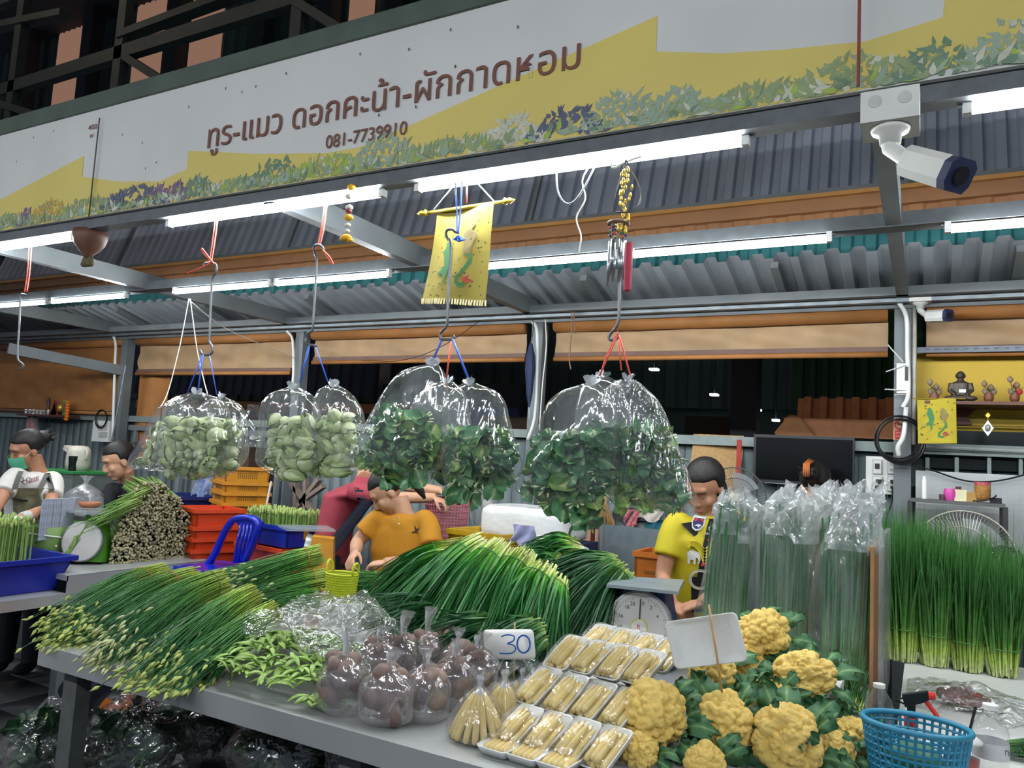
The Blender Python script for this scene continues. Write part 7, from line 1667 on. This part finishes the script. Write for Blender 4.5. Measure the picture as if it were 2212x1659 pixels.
for k in range(5):
    z = at(516, 1040+k*22 if k else 1040, Y=4.35)[2]; crate('amber_crate', NM[k]+' amber crate of the stack behind the sprout bags', V(c0[0], 4.35, z), .42 if k else .36, .34, .085 if k else .12, YO, -.5, 'stacked amber crates')
tag(MB().box((c0[0], 4.35, at(516, 1150, Y=4.35)[2]/2), (.46, .4, at(516, 1150, Y=4.35)[2])).obj('plinth_box', mat('brown_box', '#5a3a20', .8)), 'brown box under the amber crate stack', 'box')
c1 = at(447, 1205, Y=3.9)
for k in range(4):
    z = at(447, 1135+k*24, Y=3.9)[2]; crate('red_crate', NM[k]+' orange red crate beside the blue chair' if k < 3 else 'lowest orange red crate beside the blue chair', V(c1[0], 3.9, z), .38, .34, .13 if k == 0 else .09, RO, -.35, 'stacked orange red crates', slots=False)
zc = at(447, 1207, Y=3.9)[2]
tag(MB().box((c1[0], 3.9, zc/2), (.34, .3, zc)).obj('plinth_box', mat('dark_box', '#3a2a22', .8)), 'dark box under the orange red crates', 'box')
c = at(395, 1070, Y=4.3); crate('blue_tray', 'dark blue tray lying behind the tied stems', V(c[0], 4.3, at(395, 1085, Y=4.3)[2]), .5, .4, .06, DBL, -.3, slots=False)
tag(MB().box((c[0], 4.3, at(395, 1087, Y=4.3)[2]/2), (.44, .36, at(395, 1087, Y=4.3)[2]-.004)).obj('cabinet', mat('grey_cabinet', '#50565a', .6)), 'grey cabinet under the dark blue tray', 'cabinet')
# blue plastic chair in the walkway
def chair():
    t = thing('plastic_chair', 'glossy blue plastic chair in the walkway beside the crates', 'chair', at(505, 1180, Y=3.55)*V(1, 1, 0)); m = mat('glossy_blue_plastic', '#1a30c0', .2, var=.05, coat=.5)
    Yc = 3.55
    o = [(447, 1222), (462, 1200), (478, 1165), (492, 1138), (506, 1122), (525, 1117), (545, 1119), (558, 1128), (556, 1150), (545, 1180), (530, 1210), (515, 1225)]
    inn = [(487, 1200), (492, 1180), (502, 1155), (512, 1140), (517, 1142), (513, 1165), (508, 1190), (503, 1208), (492, 1210)]
    P = [at(x, y, Y=Yc) for x, y in o]; I = [at(x, y, Y=Yc) for x, y in inn]
    th = V(.02, .03, 0)
    MB().tube(curve([P[0], P[1], P[2], P[3], P[4], P[5], P[6], P[7], P[8], P[9], P[10]], 40), [.030]*40, 8, flat=.6).obj('back_frame', m, t, smooth=True)
    MB().poly([P[4]+V(0, .0, -.0), P[5], P[6], P[7], at(553, 1140, Y=Yc), at(515, 1136, Y=Yc)], th).obj('back_top', m, t)
    for k in range(4):
        x0 = 518+k*8; MB().tube([at(x0+3, 1132, Y=Yc), at(x0-6, 1175, Y=Yc), at(x0-12-k, 1215, Y=Yc)], [.011, .01, .012], 6).obj('back_slat', m, t, smooth=True)
    zs = at(490, 1222, Y=Yc)[2]; cx = at(485, 1222, Y=Yc)[0]
    MB().box((cx+.02, Yc-.05, zs-.02), (.40, .38, .04)).obj('seat', m, t)
    for dx in (-.16, .2):
        for dy in (-.2, .12): MB().tube([(cx+dx, Yc+dy, zs-.02), (cx+dx*1.1, Yc+dy*1.1, 0.0)], [.025, .02], 8).obj('leg', m, t, smooth=True)
chair()
# asparagus in blue crates
ASP = ramp_mat('asparagus', [(0, '#b8c890'), (.3, '#8fb060'), (1, '#7f9f4f')], .5)
def asparagus(label, c, n, rx, ry, h, lean=(0, 0)):
    R0 = np.column_stack([nr.uniform(-rx, rx, n), nr.uniform(-ry, ry, n), np.zeros(n)])+c; T0 = R0+np.column_stack([nr.normal(0, .008, n)+lean[0], nr.normal(0, .008, n)+lean[1], h*nr.uniform(.92, 1.06, n)])
    b, P, T = stems(R0, (R0+T0)/2, T0, .0062, 6, 5, 0, .75); t = thing('asparagus_bunch', label, 'asparagus', c, 'asparagus bunches'); b.obj('spears', ASP, t, smooth=True, fix=False)['kind'] = 'stuff'
    b2 = MB()
    for p, d in zip(P[:, -1], T[:, -1]):
        b2.lathe([(.005, -.012), (.0075, .0), (.006, .012), (.001, .024)], p, 6, d)
    b2.obj('spear_tips', mat('asparagus_tip', '#a3b868', .55, var=.2, scale=60), t, smooth=True, fix=False)['kind'] = 'stuff'
    return t
cb_ = at(615, 1165, Y=3.85); crate('blue_crate', 'blue crate of asparagus behind the orange scale', V(cb_[0], 3.85, at(615, 1172, Y=3.85)[2]), .52, .36, .13, BLU, -.15, slots=False)
zc = at(615, 1172, Y=3.85)[2]
for k in range(5): asparagus(['first', 'second', 'third', 'fourth', 'fifth'][k]+' asparagus block along the rear blue crate', V(cb_[0]-.19+k*.095, 3.83, zc+.012), 46, .042, .11, at(615, 1108, Y=3.85)[2]-zc)
crate('orange_crate', 'orange crate under the asparagus crate', V(cb_[0]-.02, 3.85, zc-.2), .5, .36, .19, RO, -.15, slots=False)
tag(MB().box((cb_[0], 3.85, (zc-.2)/2), (.4, .3, zc-.21)).obj('plinth_box', mat('dark_box')), 'dark box under the orange asparagus crate', 'box')
# blue basket with asparagus on the steel counter
zl2 = zl+.003; t0 = at(60, 1285, Z=zl2)
crate('blue_tub', 'long blue tub of asparagus on the low end of the steel counter', V(-4.62, 2.36, zl2), .5, .95, .19, mat('royal_blue_plastic', '#1a2a9a', .4, var=.08), 0, slots=False, ex=1.2)
for k in range(4): asparagus(['tall asparagus block at the picture edge in the blue tub', 'asparagus block second in the blue tub', 'asparagus block third in the blue tub', 'asparagus block nearest the scale in the blue tub'][k], V(-4.7, 2.30+k*.118, zl2+.015), 60, .12, .052, .36)
bunch('asparagus_bunch', 'small loose asparagus bunch leaning out of the blue tub', 'asparagus', at(128, 1222, X=-4.5), at(168, 1160, X=-4.45), 14, .016, .022, .006, ASP, 0, 0, flat=0, band=.4, ns=6)
# tied stems with cut ends, stacked on the steel counter
ENDM = mat('cut_stem_end', '#c0b494', .7, var=.25, scale=120, col2='#8e8c66'); STM = ramp_mat('tied_stem', [(0, '#8a9a58'), (.3, '#7f9f4a'), (1, '#5f8a3a')], .5)
k = 0
rows = [(1205, 245, 425, 5), (1175, 250, 422, 5), (1145, 262, 415, 4), (1118, 275, 400, 4), (1090, 290, 385, 3), (1066, 305, 350, 2)]
for (py, xa, xb, n) in rows:
    for i in range(n):
        px = xa+(xb-xa)*(i+.5)/n; c = at(px, py, X=-4.50-.02*rnd.random()); m = 100; ax = unit(V(-.85, .45+.1*rnd.uniform(-1, 1), .06))
        o0, _, _ = disk(m, .074, ax); R0 = c+o0+ax*nr.normal(size=(m, 1))*.008; T0 = R0+ax*.34+nr.normal(size=(m, 3))*.006
        for A in (R0, T0): A[:, 2] = np.maximum(A[:, 2], TZ+.004)
        b, P, T = stems(R0, (R0+T0)/2, T0, .0045, 4, 5, 0, .9)
        t = thing('stem_bundle', 'tied stem bundle with cut ends, '+['bottom row', 'second row', 'third row', 'fourth row', 'fifth row', 'top row'][rows.index((py, xa, xb, n))]+', number %s from the scale' % ['one', 'two', 'three', 'four', 'five'][i], 'stem bundle', c, 'tied stems stacked on the counter')
        b.obj('stems', STM, t, smooth=True, fix=False)['kind'] = 'stuff'
        b = MB()
        for p in R0: b.ell(p-ax*.002, rnd.uniform(.006, .011), 6, 4)
        b.obj('cut_ends', ENDM, t, smooth=True, fix=False)['kind'] = 'stuff'
bunch('stem_bundle', 'green stems lying across the top of the stacked bundles', 'stem bundle', at(325, 1058, X=-4.5), at(245, 1098, X=-4.6), 70, .035, .04, .004, STM, 0, .01, flat=0, band=0, ns=5)
bunch('stem_bundle', 'green stems poking out above the scale plate', 'stem bundle', at(300, 1085, X=-4.5), at(225, 1120, X=-4.55), 60, .03, .04, .004, STM, 0, .01, flat=0, band=0, ns=5)
# papers, tin, jug and small things near the masked person
c = at(100, 1195, X=-4.85); c[2] = TZ
t = thing('paint_bucket', 'green spotted bucket with wire handle beside the scale', 'bucket', c); MB().lathe([(.1, 0), (.115, .22), (.11, .22), (.1, .02)], c, 22).obj('bucket', mat('olive_green_tin', '#6f8f4a', .5, var=.12), t, smooth=True)
MB().tube([c+V(.118*math.cos(a), .118*math.sin(a), .16-.02*math.sin(a)) for a in np.linspace(-2.4, .4, 14)], .005, 6).obj('handle', WHITEP, t)
for k in range(7): a = -2.2+k*.35; MB().ell(c+V(.109*math.cos(a), .109*math.sin(a), .04+.022*(k*3 % 5)), .008, 8, 6).obj('spot', [WHITEP, mat('dark_spot', '#3f5a30', .5)][k % 2], t)
PAP = mat('newsprint', '#aab0c0', .8, var=.15, scale=50)
for k in range(9):
    p = at(96+k*5.5, 1125, X=-4.80); tag(MB().box((p[0]+.02, p[1], TZ+.27), (.004, .12, .25), Matrix.Rotation(.4+rnd.uniform(-.06, .06), 3, 'Z')).obj('newspaper', PAP), 'folded newsprint sheet %s standing in the bucket' % ['nearest the person', 'second', 'third', 'fourth', 'fifth', 'sixth', 'seventh', 'eighth', 'nearest the scale'][k], 'paper', 'newsprint sheets in the bucket')
CLB = film('white_bag_film', haze=.5, gloss=.4, rough=.2, wscale=10, bump=.6, hazecol='#d0d2d8')
c = ad(180, 1095, 5.6); tag(tied_bag(V(c[0], c[1], ad(180, 1105, 5.6)[2]), .15, .2, .06, 1.1, .8, 5, 14, .04).obj('white_bag', CLB, smooth=True), 'tied milky plastic bag behind the newsprint', 'bag')
zb = ad(180, 1105, 5.6)[2]; tag(MB().box((c[0], c[1], zb/2), (.6, .4, zb-.003)).obj('side_table', mat('grey_table', '#5a605e', .6)), 'grey side table under the milky plastic bag', 'table')
t = thing('cabinet', 'grey cabinet with green top between the two people', 'cabinet', ad(160, 1090, 6.4)*V(1, 1, 0)); zc = ad(165, 1021, 6.4)[2]; cx = ad(165, 1021, 6.4)
MB().box((cx[0], cx[1], zc/2), (.55, .4, zc)).obj('cabinet_body', mat('grey_green_cabinet', '#6a7470', .6), t); MB().box((cx[0], cx[1], zc+.01), (.57, .42, .02)).obj('green_top', mat('green_top', '#2f8a4a', .6), t)
c = V(ad(162, 1018, 6.3)[0], cx[1]-.05, zc+.021)
t = thing('thermos_pot', 'cream electric thermos pot on the green topped cabinet', 'pot', c); CRM = mat('cream_enamel', '#c0bcae', .45); MB().lathe([(.085, 0), (.095, .05), (.09, .15), (.085, .17), (.06, .2), (.02, .205)], c, 20).obj('pot_body', CRM, t, smooth=True); MB().box(c+V(-.09, -.02, .17), (.09, .07, .04), Matrix.Rotation(.3, 3, 'Y')).obj('spout', CRM, t); MB().tube(curve([c+V(.08, 0, .18), c+V(.11, 0, .15), c+V(.1, 0, .1)], 8), .01, 6).obj('handle', CRM, t)
lathe_thing('black_jar', 'black lidded jar beside the thermos pot', 'jar', [(.03, 0), (.032, .08), (.035, .085), (.035, .12), (.01, .121)], V(ad(145, 1018, 6.2)[0], cx[1]-.12, zc+.021), BLACKP)
lathe_thing('steel_cup', 'small steel cup beside the black jar', 'cup', [(.022, 0), (.026, .07)], V(ad(132, 1018, 6.2)[0], cx[1]-.1, zc+.021), GALV)
# little shelf with offerings above the masked person
YL = 4.98; zsf = at(110, 897, Y=YL)[2]; t = thing('offering_shelf', 'small wall shelf of offerings above the masked person', 'shelf', at(115, 900, Y=YL))
a, b1 = at(68, 898, Y=YL), at(165, 904, Y=YL); MB().box(((a[0]+b1[0])/2, YL-.06, zsf-.01), (b1[0]-a[0], .2, .02)).obj('shelf_board', SHW, t); MB().tube([V(a[0]+.2, YL+.05, zsf-.3), V(a[0]+.2, YL-.1, zsf-.02)], .012, 6).obj('bracket', STEEL, t)
def os(px): return V(at(px, 897, Y=YL)[0], YL-.06, zsf)
for k in range(7): lathe_thing('offering_glass', 'small clear offering glass, number %s along the little shelf' % ['one', 'two', 'three', 'four', 'five', 'six', 'seven'][k], 'glass', [(.014, 0), (.018, .055), (.016, .055), (.012, .004)], os(75+k*8)+V(0, -.04, 0), PET, group='offering glasses')
lathe_thing('dark_figurine', 'dark slender figurine on the offering shelf', 'figurine', [(.02, 0), (.025, .05), (.012, .1), (.02, .13), (.016, .17), (.004, .19)], os(114), BRZ)
tag(MB().add([os(120), os(134), os(128)+V(0, 0, .16)], [(0, 1, 2)]).poly([os(120), os(134), os(126)+V(0, 0, .16)], (0, .02, 0)).obj('red_cloth', mat('red_fabric', '#a02a30', .7)), 'red folded cloth on the offering shelf', 'cloth')
tag(MB().ell(os(140)+V(0, 0, .08), (.035, .03, .045), 10, 8, fn=lambda d: 1+.2*math.sin(d[0]*9)*math.sin(d[2]*8)).obj('gold_ornament', GOLD, smooth=True), 'shiny gold ornament on the offering shelf', 'ornament')
t = thing('photo_frame', 'green edged photo frame standing on the offering shelf', 'frame', os(153)); MB().box(os(153)+V(0, 0, .08), (.09, .012, .16)).obj('frame', mat('green_frame', '#6ab84a', .5), t); MB().box(os(153)+V(0, -.008, .075), (.07, .004, .12)).obj('photo', mat('photo_brown', '#6a5a58', .5), t)
t = thing('marigold_string', 'orange marigold string at the end of the offering shelf', 'garland', os(166))
for k in range(7): MB().ell(os(166)+V(.004*(k % 2), -.05, .14-.03*k), (.026, .024, .018), 9, 6).obj('marigold', mat('orange_marigold', '#e07a1a', .7), t, smooth=True)
t = thing('hanging_towel', 'pink brown towel hanging below the offering shelf', 'towel', at(78, 960, Y=YL)); MB().grid(lambda u, v: (at(68+22*v, 900, Y=YL)[0]-.03*(1-u)*(v-.5), YL-.05+.02*math.sin(v*8), zsf-.02-.3*u), 8, 8).obj('cloth', mat('dusty_pink_cloth', '#a87a78', .8, bump=.3), t, smooth=True)
t = thing('switch_box', 'white switch panel beside the tarpaulin post', 'switch panel', at(222, 955, Y=4.95)); wbox(205, 908, 236, 955, 4.95, .03, 'panel', WHITEP, t)
for k in range(4): wbox(214+(k % 2)*9, 918+(k//2)*15, 221+(k % 2)*9, 930+(k//2)*15, 4.93, .008, 'switch', GRL, t)
c = at(220, 905, Y=4.92)
for k in range(2): tag(MB().tube([c+V((.085+.006*k)*math.cos(q*.3142), -.012*k, (.085+.006*k)*math.sin(q*.3142)) for q in range(20)], .006, 6, closed=True).obj('cable_coil', BLACKP), ['larger', 'smaller'][k]+' black cable loop above the switch panel', 'cable')
# middle back: yellow crate, white pack, colander, cloths, pink basket
c = at(1060, 1240, Y=3.75); zc = at(1060, 1215, Y=3.75)[2]
crate('yellow_crate', 'yellow crate with black Thai lettering behind the tall chive heap', V(c[0], 3.75, zc), .36, .34, at(1060, 1145, Y=3.75)[2]-zc, YEC, -.12, txt='แดน อาย')
tag(MB().box((c[0], 3.75, zc/2), (.34, .32, zc-.003)).obj('plinth_box', mat('dark_box')), 'dark box under the yellow crate', 'box')
WPK = mat('white_wrapped_pack', '#dfe2e2', .35, var=.06, scale=6, bump=.4, bscale=30)
c = at(1155, 1125, Y=4.05); b = MB(); zpb = at(1155, 1165, Y=4.05)[2]; zpt = at(1155, 1095, Y=4.05)[2]
b.grid(lambda u, v: (lambda a, k: (c[0]+.27*np.sign(math.cos(a))*abs(math.cos(a))**.35*(1-.12*k**8), 4.05+.2*np.sign(math.sin(a))*abs(math.sin(a))**.35*(1-.12*k**8)+.02*math.cos(a), zpb+(zpt-zpb)*u+.008*math.sin(a*9)*math.sin(u*6)))(2*math.pi*v, abs(2*u-1)), 9, 40, wrap=True)
n = 40; b.add([b.v[8*n+j] for j in range(n)], [tuple(range(n))]); b.add([b.v[j] for j in range(n)], [tuple(range(n-1, -1, -1))])
t = thing('wrapped_pack', 'large white plastic wrapped pack behind the yellow crate', 'pack', V(c[0], 4.05, zpb)); b.obj('wrapping', WPK, t, smooth=True, autosm=50)
for (dx, dy) in ((-.12, -.05), (.02, -.1), (.1, .05)): MB().ell((c[0]+dx, 4.05+dy, zpt+.001), (.03, .02, .0015), 10, 4).obj('print', mat('faint_green_print', '#a8bcae', .5), t)
tag(MB().box((c[0]+.05, 4.1, zpb/2), (.5, .4, zpb-.004)).obj('stool_box', mat('dark_blue_box', '#20284a', .6)), 'dark blue box under the white wrapped pack', 'box')
c = at(1170, 1195, Y=3.72); lt = lattice('colander', 'upturned white plastic colander beside the yellow crate', 'colander', V(c[0], 3.72, c[2]-.02), .125, .09, .1, 9, 40, WHITEP, 1, 1, .0035, .006)
tag(MB().box((c[0], 3.72, (c[2]-.02)/2), (.2, .2, c[2]-.025)).obj('bucket_stand', mat('green_bucket', '#3f6a3a', .6)), 'green box under the upturned colander', 'box')
def cloth(label, px0, py0, px1, py1, Y, m, seed=0., name='cloth', amp=.012, cat='cloth'):
    A, B2 = at(px0, py0, Y=Y), at(px1, py1, Y=Y)
    return tag(MB().grid(lambda u, v: (A[0]+(B2[0]-A[0])*(v+.12*math.sin(u*4+seed)*u), Y+amp*math.sin(v*11+u*5+seed)-.02*u, A[2]+(B2[2]-A[2])*u*(1-.15*math.sin(v*6+seed))), 14, 14).obj(name, m, smooth=True), label, cat)
cloth('lilac grey cloth draped over the yellow crate corner', 1108, 1132, 1155, 1180, 3.56, mat('lilac_cloth', '#9a9cc0', .8, var=.2, scale=20))
cloth('red checked cloth hanging on the back wall', 1352, 1100, 1380, 1138, 5.09, mat('red_check_cloth', '#b86a70', .8, var=.6, scale=60), 2.)
cloth('white printed cloth hanging on the back wall beside the checked cloth', 1388, 1090, 1432, 1126, 5.09, mat('pale_print_cloth', '#c8bdb4', .8, var=.2, scale=20), 1.)
cloth('dark cloth hanging on the back wall behind the checked cloth', 1330, 1095, 1400, 1130, 5.11, mat('dark_cloth', '#26282e', .8), 3.)
cloth('teal cloth hanging lowest on the back wall', 1396, 1120, 1440, 1150, 5.1, mat('teal_cloth', '#1f5a6a', .8), 4.)
t = thing('broom', 'straw broom hanging head up below the streaky kale bag', 'broom', at(1312, 1150, Y=5.08)); b = MB()
for k in range(60): b.tube([at(1308+rnd.uniform(-4, 4), 1090, Y=5.08), at(1305+rnd.uniform(-26, 26), 1135+rnd.uniform(-6, 8), Y=5.08+rnd.uniform(-.02, .02))], .003, 3)
b.obj('straw', mat('broom_straw', '#b08a58', .9), t)['kind'] = 'stuff'; MB().tube([at(1308, 1092, Y=5.1), at(1310, 1020, Y=5.1)], .011, 6).obj('broom_handle', WOOD, t)
PINK = mat('dusty_pink_plastic', '#b8707a', .5)
c = at(960, 1190, Y=4.2); lattice('pink_basket', 'tall pink perforated basket behind the mustard shirt', 'basket', V(c[0], 4.2, at(960, 1180, Y=4.2)[2]), .12, .14, .3, 8, 40, PINK, 1, 1, .006, .008)
tag(MB().box((c[0], 4.2, at(960, 1180, Y=4.2)[2]/2), (.25, .25, at(960, 1180, Y=4.2)[2]-.003)).obj('plinth_box', mat('dark_box')), 'dark box under the pink basket', 'box')
c = at(1245, 1200, Y=3.55); tag(MB().ell(V(c[0], 3.55, c[2]), (.085, .06, .055), 14, 10, fn=lambda d: 1+.16*math.sin(d[0]*9+1)*math.sin(d[2]*8)).obj('shopping_bag', mat('white_print_bag', '#c8ccd8', .5, var=.15, scale=30), smooth=False), 'crumpled white printed carrier bag behind the dark chives', 'bag')
tag(MB().box((c[0], 3.55, (c[2]-.05)/2), (.2, .16, c[2]-.056)).obj('plinth_box', mat('dark_box')), 'dark box under the carrier bag', 'box')
struct(MB().box((at(1400, 1180, Y=4.6)[0], 4.6, .62), (.62, .04, 1.2)).obj('partition', mat('grey_partition', '#5f6a6e', .6)), 'grey ribbed partition panel behind the dark chives', 'panel')
tag(MB().box((at(1272, 1200, Y=4.7)[0], 4.7, .6), (.3, .05, 1.15)).obj('peach_cabinet', mat('peach_panel', '#b88a70', .6)), 'peach cabinet front beside the grey partition', 'cabinet')
tag(MB().tube([at(1281, 1140, Y=4.4), at(1279, 1230, Y=4.4)*V(1, 1, 0)], .014, 8).obj('pole', mat('maroon_pole', '#5a2a20', .5)), 'maroon pole in front of the peach cabinet', 'pole'); tag(MB().tube([at(1300, 1130, Y=4.35), at(1297, 1260, Y=4.35)*V(1, 1, 0)], .02, 8).obj('pole', STEEL), 'grey steel pole beside the maroon pole', 'pole')
c = at(1420, 1245, Y=3.9); crate('orange_crate', 'orange crate beside the arm of the jersey', V(c[0], 3.95, at(1420, 1330, Y=3.95)[2]), .2, .25, at(1420, 1190, Y=3.95)[2]-at(1420, 1330, Y=3.95)[2], mat('burnt_orange_plastic', '#c06a20', .5), 0)
tag(MB().box((c[0], 3.95, at(1420, 1330, Y=3.95)[2]/2), (.18, .22, at(1420, 1330, Y=3.95)[2]-.003)).obj('plinth_box', mat('dark_box')), 'dark box under the burnt orange crate', 'box')
# folded furniture behind the crimson shirt
t = thing('folding_chair', 'folded pale wooden chair behind the crimson shirt', 'chair', at(655, 1130, Y=4.7)*V(1, 1, 0)); GW = mat('greyed_wood', '#8a7a70', .7)
for (a, b_) in (((625, 1120), (690, 1035)), ((640, 1040), (640, 1130)), ((662, 1035), (660, 1130)), ((630, 1045), (690, 1120)), ((650, 1085), (700, 1050))): MB().beam(at(*a, Y=4.7), at(*b_, Y=4.7), .03, .05, (0, 1, 0)).obj('chair_rail', GW, t)
for x in (632, 690): MB().beam(at(x, 1125, Y=4.7), V(at(x, 1125, Y=4.7)[0], 4.7, 0), .03, .04, (0, 1, 0)).obj('leg', GW, t)
tag(MB().tube([at(586, 1040, Y=4.1), at(572, 1110, Y=4.1), at(566, 1110, Y=4.1)*V(1, 1, 0)], .008, 6).obj('pole', WHITEP), 'white stick leaning on the amber crates', 'pole')
cloth('blue and white printed bag hanging beside the amber crates', 428, 1010, 452, 1080, 4.5, mat('blue_white_print', '#3a5a9a', .6, var=.8, scale=14, col2='#b8c4d8'), .5, 'printed_bag', .02, 'bag')
jz = ad(540, 965, 6.2); tag(MB().box((jz[0], jz[1], jz[2]/2), (.3, .28, jz[2]-.003)).obj('jug_stand', mat('dark_box')), 'dark stand under the big water jug', 'stand'); tag(MB().lathe([(.1, 0), (.12, .1), (.1, .22), (.05, .3), (.045, .34)], jz, 16).obj('water_jug', PET, smooth=True), 'big clear water jug behind the amber crates', 'jug')
# ================================================================ below the table
DBAG = film('floor_bag', haze=.05, gloss=.7, rough=.1, wscale=14, bump=1., base=.12)
shaded_kales = [kale_mesh(k+20, ramp_mat('dark_bagged_leaf', [(0, '#5f7a50'), (.2, '#274a30'), (1, '#1b3624')], .4)) for k in range(3)]  # darker leaf copies: the shade under the table is put into their colour
def floor_bag(label, px, py, Yc, rx, ry, h, seed, kind):
    c = at(px, py, Y=Yc); z0 = max(0, c[2]-h*.5)
    b = MB(); b.grid(lambda u, v: (c[0]+rx*math.sin(math.pi*(.12+.86*u)**.8)*math.cos(2*math.pi*v)*(1+.1*crumple(u, v, seed, 1.)), Yc+ry*math.sin(math.pi*(.12+.86*u)**.8)*math.sin(2*math.pi*v)*(1+.1*crumple(u, v, seed, 1.)), z0+h*(1-math.cos(math.pi*u))*.5+crumple(u, v, seed, .03)), 16, 30, wrap=True)
    tag(b.obj('produce_bag', DBAG, smooth=False, fix=False), label, 'bag', 'bags of greens under the table')
    for k in range(26):
        a = rnd.random()*6.28; q = rnd.random()**.5*.78; zz = z0+.04+rnd.random()*h*.75
        p = V(c[0]+rx*q*math.cos(a), Yc+ry*q*math.sin(a)-.03, zz); w = math.sin(math.pi*min(1, max(.15, (zz-z0)/h)))
        tag(inst('kale_shoot', rnd.choice(shaded_kales), V(c[0]+(p[0]-c[0])*w, Yc+(p[1]-Yc)*w, zz), (rnd.random()*6, rnd.random()*6, rnd.random()*6), rnd.uniform(.9, 1.4)), 'leafy shoot in the '+label, 'leafy shoot', 'greens in the bags under the table')
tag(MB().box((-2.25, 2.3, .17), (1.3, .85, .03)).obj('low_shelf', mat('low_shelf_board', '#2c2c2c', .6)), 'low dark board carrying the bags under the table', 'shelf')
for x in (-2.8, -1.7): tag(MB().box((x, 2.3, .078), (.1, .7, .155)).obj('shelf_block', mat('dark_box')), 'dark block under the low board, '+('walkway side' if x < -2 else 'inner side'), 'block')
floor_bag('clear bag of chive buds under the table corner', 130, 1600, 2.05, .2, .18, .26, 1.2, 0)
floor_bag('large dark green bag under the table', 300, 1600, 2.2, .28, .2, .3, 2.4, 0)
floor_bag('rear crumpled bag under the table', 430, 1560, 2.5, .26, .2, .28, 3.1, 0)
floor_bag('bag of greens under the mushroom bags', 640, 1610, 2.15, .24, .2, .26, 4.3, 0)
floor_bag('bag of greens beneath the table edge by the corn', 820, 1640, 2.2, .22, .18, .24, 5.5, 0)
for k in range(46):
    p = at(rnd.uniform(85, 185), rnd.uniform(1545, 1600), Y=2.0+rnd.uniform(-.03, .06)); tag(inst('chive_bud', bud, p, rot_to((rnd.uniform(-1, 1), -.6, rnd.uniform(-.2, 1))), rnd.uniform(1.2, 1.8)), 'chive bud in the clear bag under the table corner', 'bud', 'chive buds in the bag under the table')
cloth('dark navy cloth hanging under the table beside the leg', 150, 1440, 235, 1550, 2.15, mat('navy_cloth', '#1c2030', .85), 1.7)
t = thing('orange_stool', 'orange plastic stool standing under the table', 'stool', V(at(290, 1500, Y=2.75)[0], 2.75, 0)); c = np.array(t['_o']); OS = mat('orange_stool_plastic', '#d8761a', .45)
MB().box(c+V(0, 0, .44), (.3, .3, .03)).obj('seat', OS, t)
for dx in (-1, 1):
    for dy in (-1, 1): MB().beam(c+V(.12*dx, .12*dy, .43), c+V(.15*dx, .15*dy, 0), .05, .03).obj('leg', OS, t)
for dy in (-1, 1): MB().box(c+V(0, .13*dy, .25), (.26, .02, .05)).obj('brace', OS, t)
# ================================================================ small pieces sit under the part they belong to
UNDER = {'mask_loop': 'face_mask', 'button': 'shirt', 'bird_print': 'shirt', 'stripe_print': 'shirt', 'outline_print': 'shirt', 'black_panel': 'shirt', 'black_lower_panel': 'shirt', 'crest': 'shirt', 'crest_shield': 'shirt',
         'crest_flame': 'shirt', 'crest_wave': 'shirt', 'badge_core': 'shirt', 'jersey_text': 'shirt', 'plume_print': 'shirt', 'elephant_print': 'shirt', 'red_flower_print': 'shirt', 'red_tab_print': 'shirt',
         'hair_tie': 'hair', 'hair_streak': 'hair', 'eye': 'body', 'eyebrow': 'body', 'lips': 'body', 'apron_pocket': 'apron', 'dial_number': 'dial', 'tick_marks': 'dial', 'pointer': 'dial', 'dial_badge': 'dial', 'badge_face': 'dial', 'badge_letter': 'dial',
         'label_text': 'label', 'slot': 'rail', 'knockout': 'junction_box', 'lens': 'lens_hood', 'sticker': 'housing', 'yellow_field': 'banner_sheet', 'letter': 'banner_sheet', 'vegetable_print': 'banner_sheet', 'dirt_speck': 'banner_sheet',
         'crocodile_print': 'cloth', 'fish_tail_print': 'cloth', 'figure_print': 'cloth', 'fin_print': 'cloth', 'ink_marks': 'cloth', 'fringe': 'cloth', 'spot': 'bucket', 'vent_slots': 'crate_body', 'crate_text': 'crate_body', 'plate_face': 'board',
         'breaker': 'board', 'text_line': 'board', 'red_band': 'board', 'red_ring': 'board', 'slash': 'board', 'cigarette': 'board', 'screen': 'bezel', 'trim': 'bezel', 'photo': 'frame', 'print': 'wrapping', 'raised_bars': 'sheet', 'embossed_dots': 'foam_tray',
         'digit_3': 'foam_card', 'digit_0': 'foam_card', 'badge': 'front_guard', 'finial': 'rod', 'ports': 'case', 'relief': 'plate', 'antenna': 'case'}
base = lambda n: n.split('.')[0]
kids = {}
for o in list(COL.objects):
    if o.parent is not None: kids.setdefault(o.parent.name, []).append(o)
for p, ch in kids.items():
    first = {}
    for c in ch: first.setdefault(base(c.name), c)
    for c in ch:
        q = UNDER.get(base(c.name))
        if base(c.name) == 'badge' and 'shirt' in first: q = 'shirt'
        if q in first and first[q] is not c and base(first[q].name) not in UNDER:
            tgt = first[q]; M4 = c.matrix_local.copy(); c.parent = tgt
            if tgt.location.length > 0 or tgt.rotation_mode == 'QUATERNION':
                bpy.context.view_layer.update(); c.matrix_local = tgt.matrix_local.inverted() @ M4
for o in COL.objects:
    if '_o' in o: del o['_o']
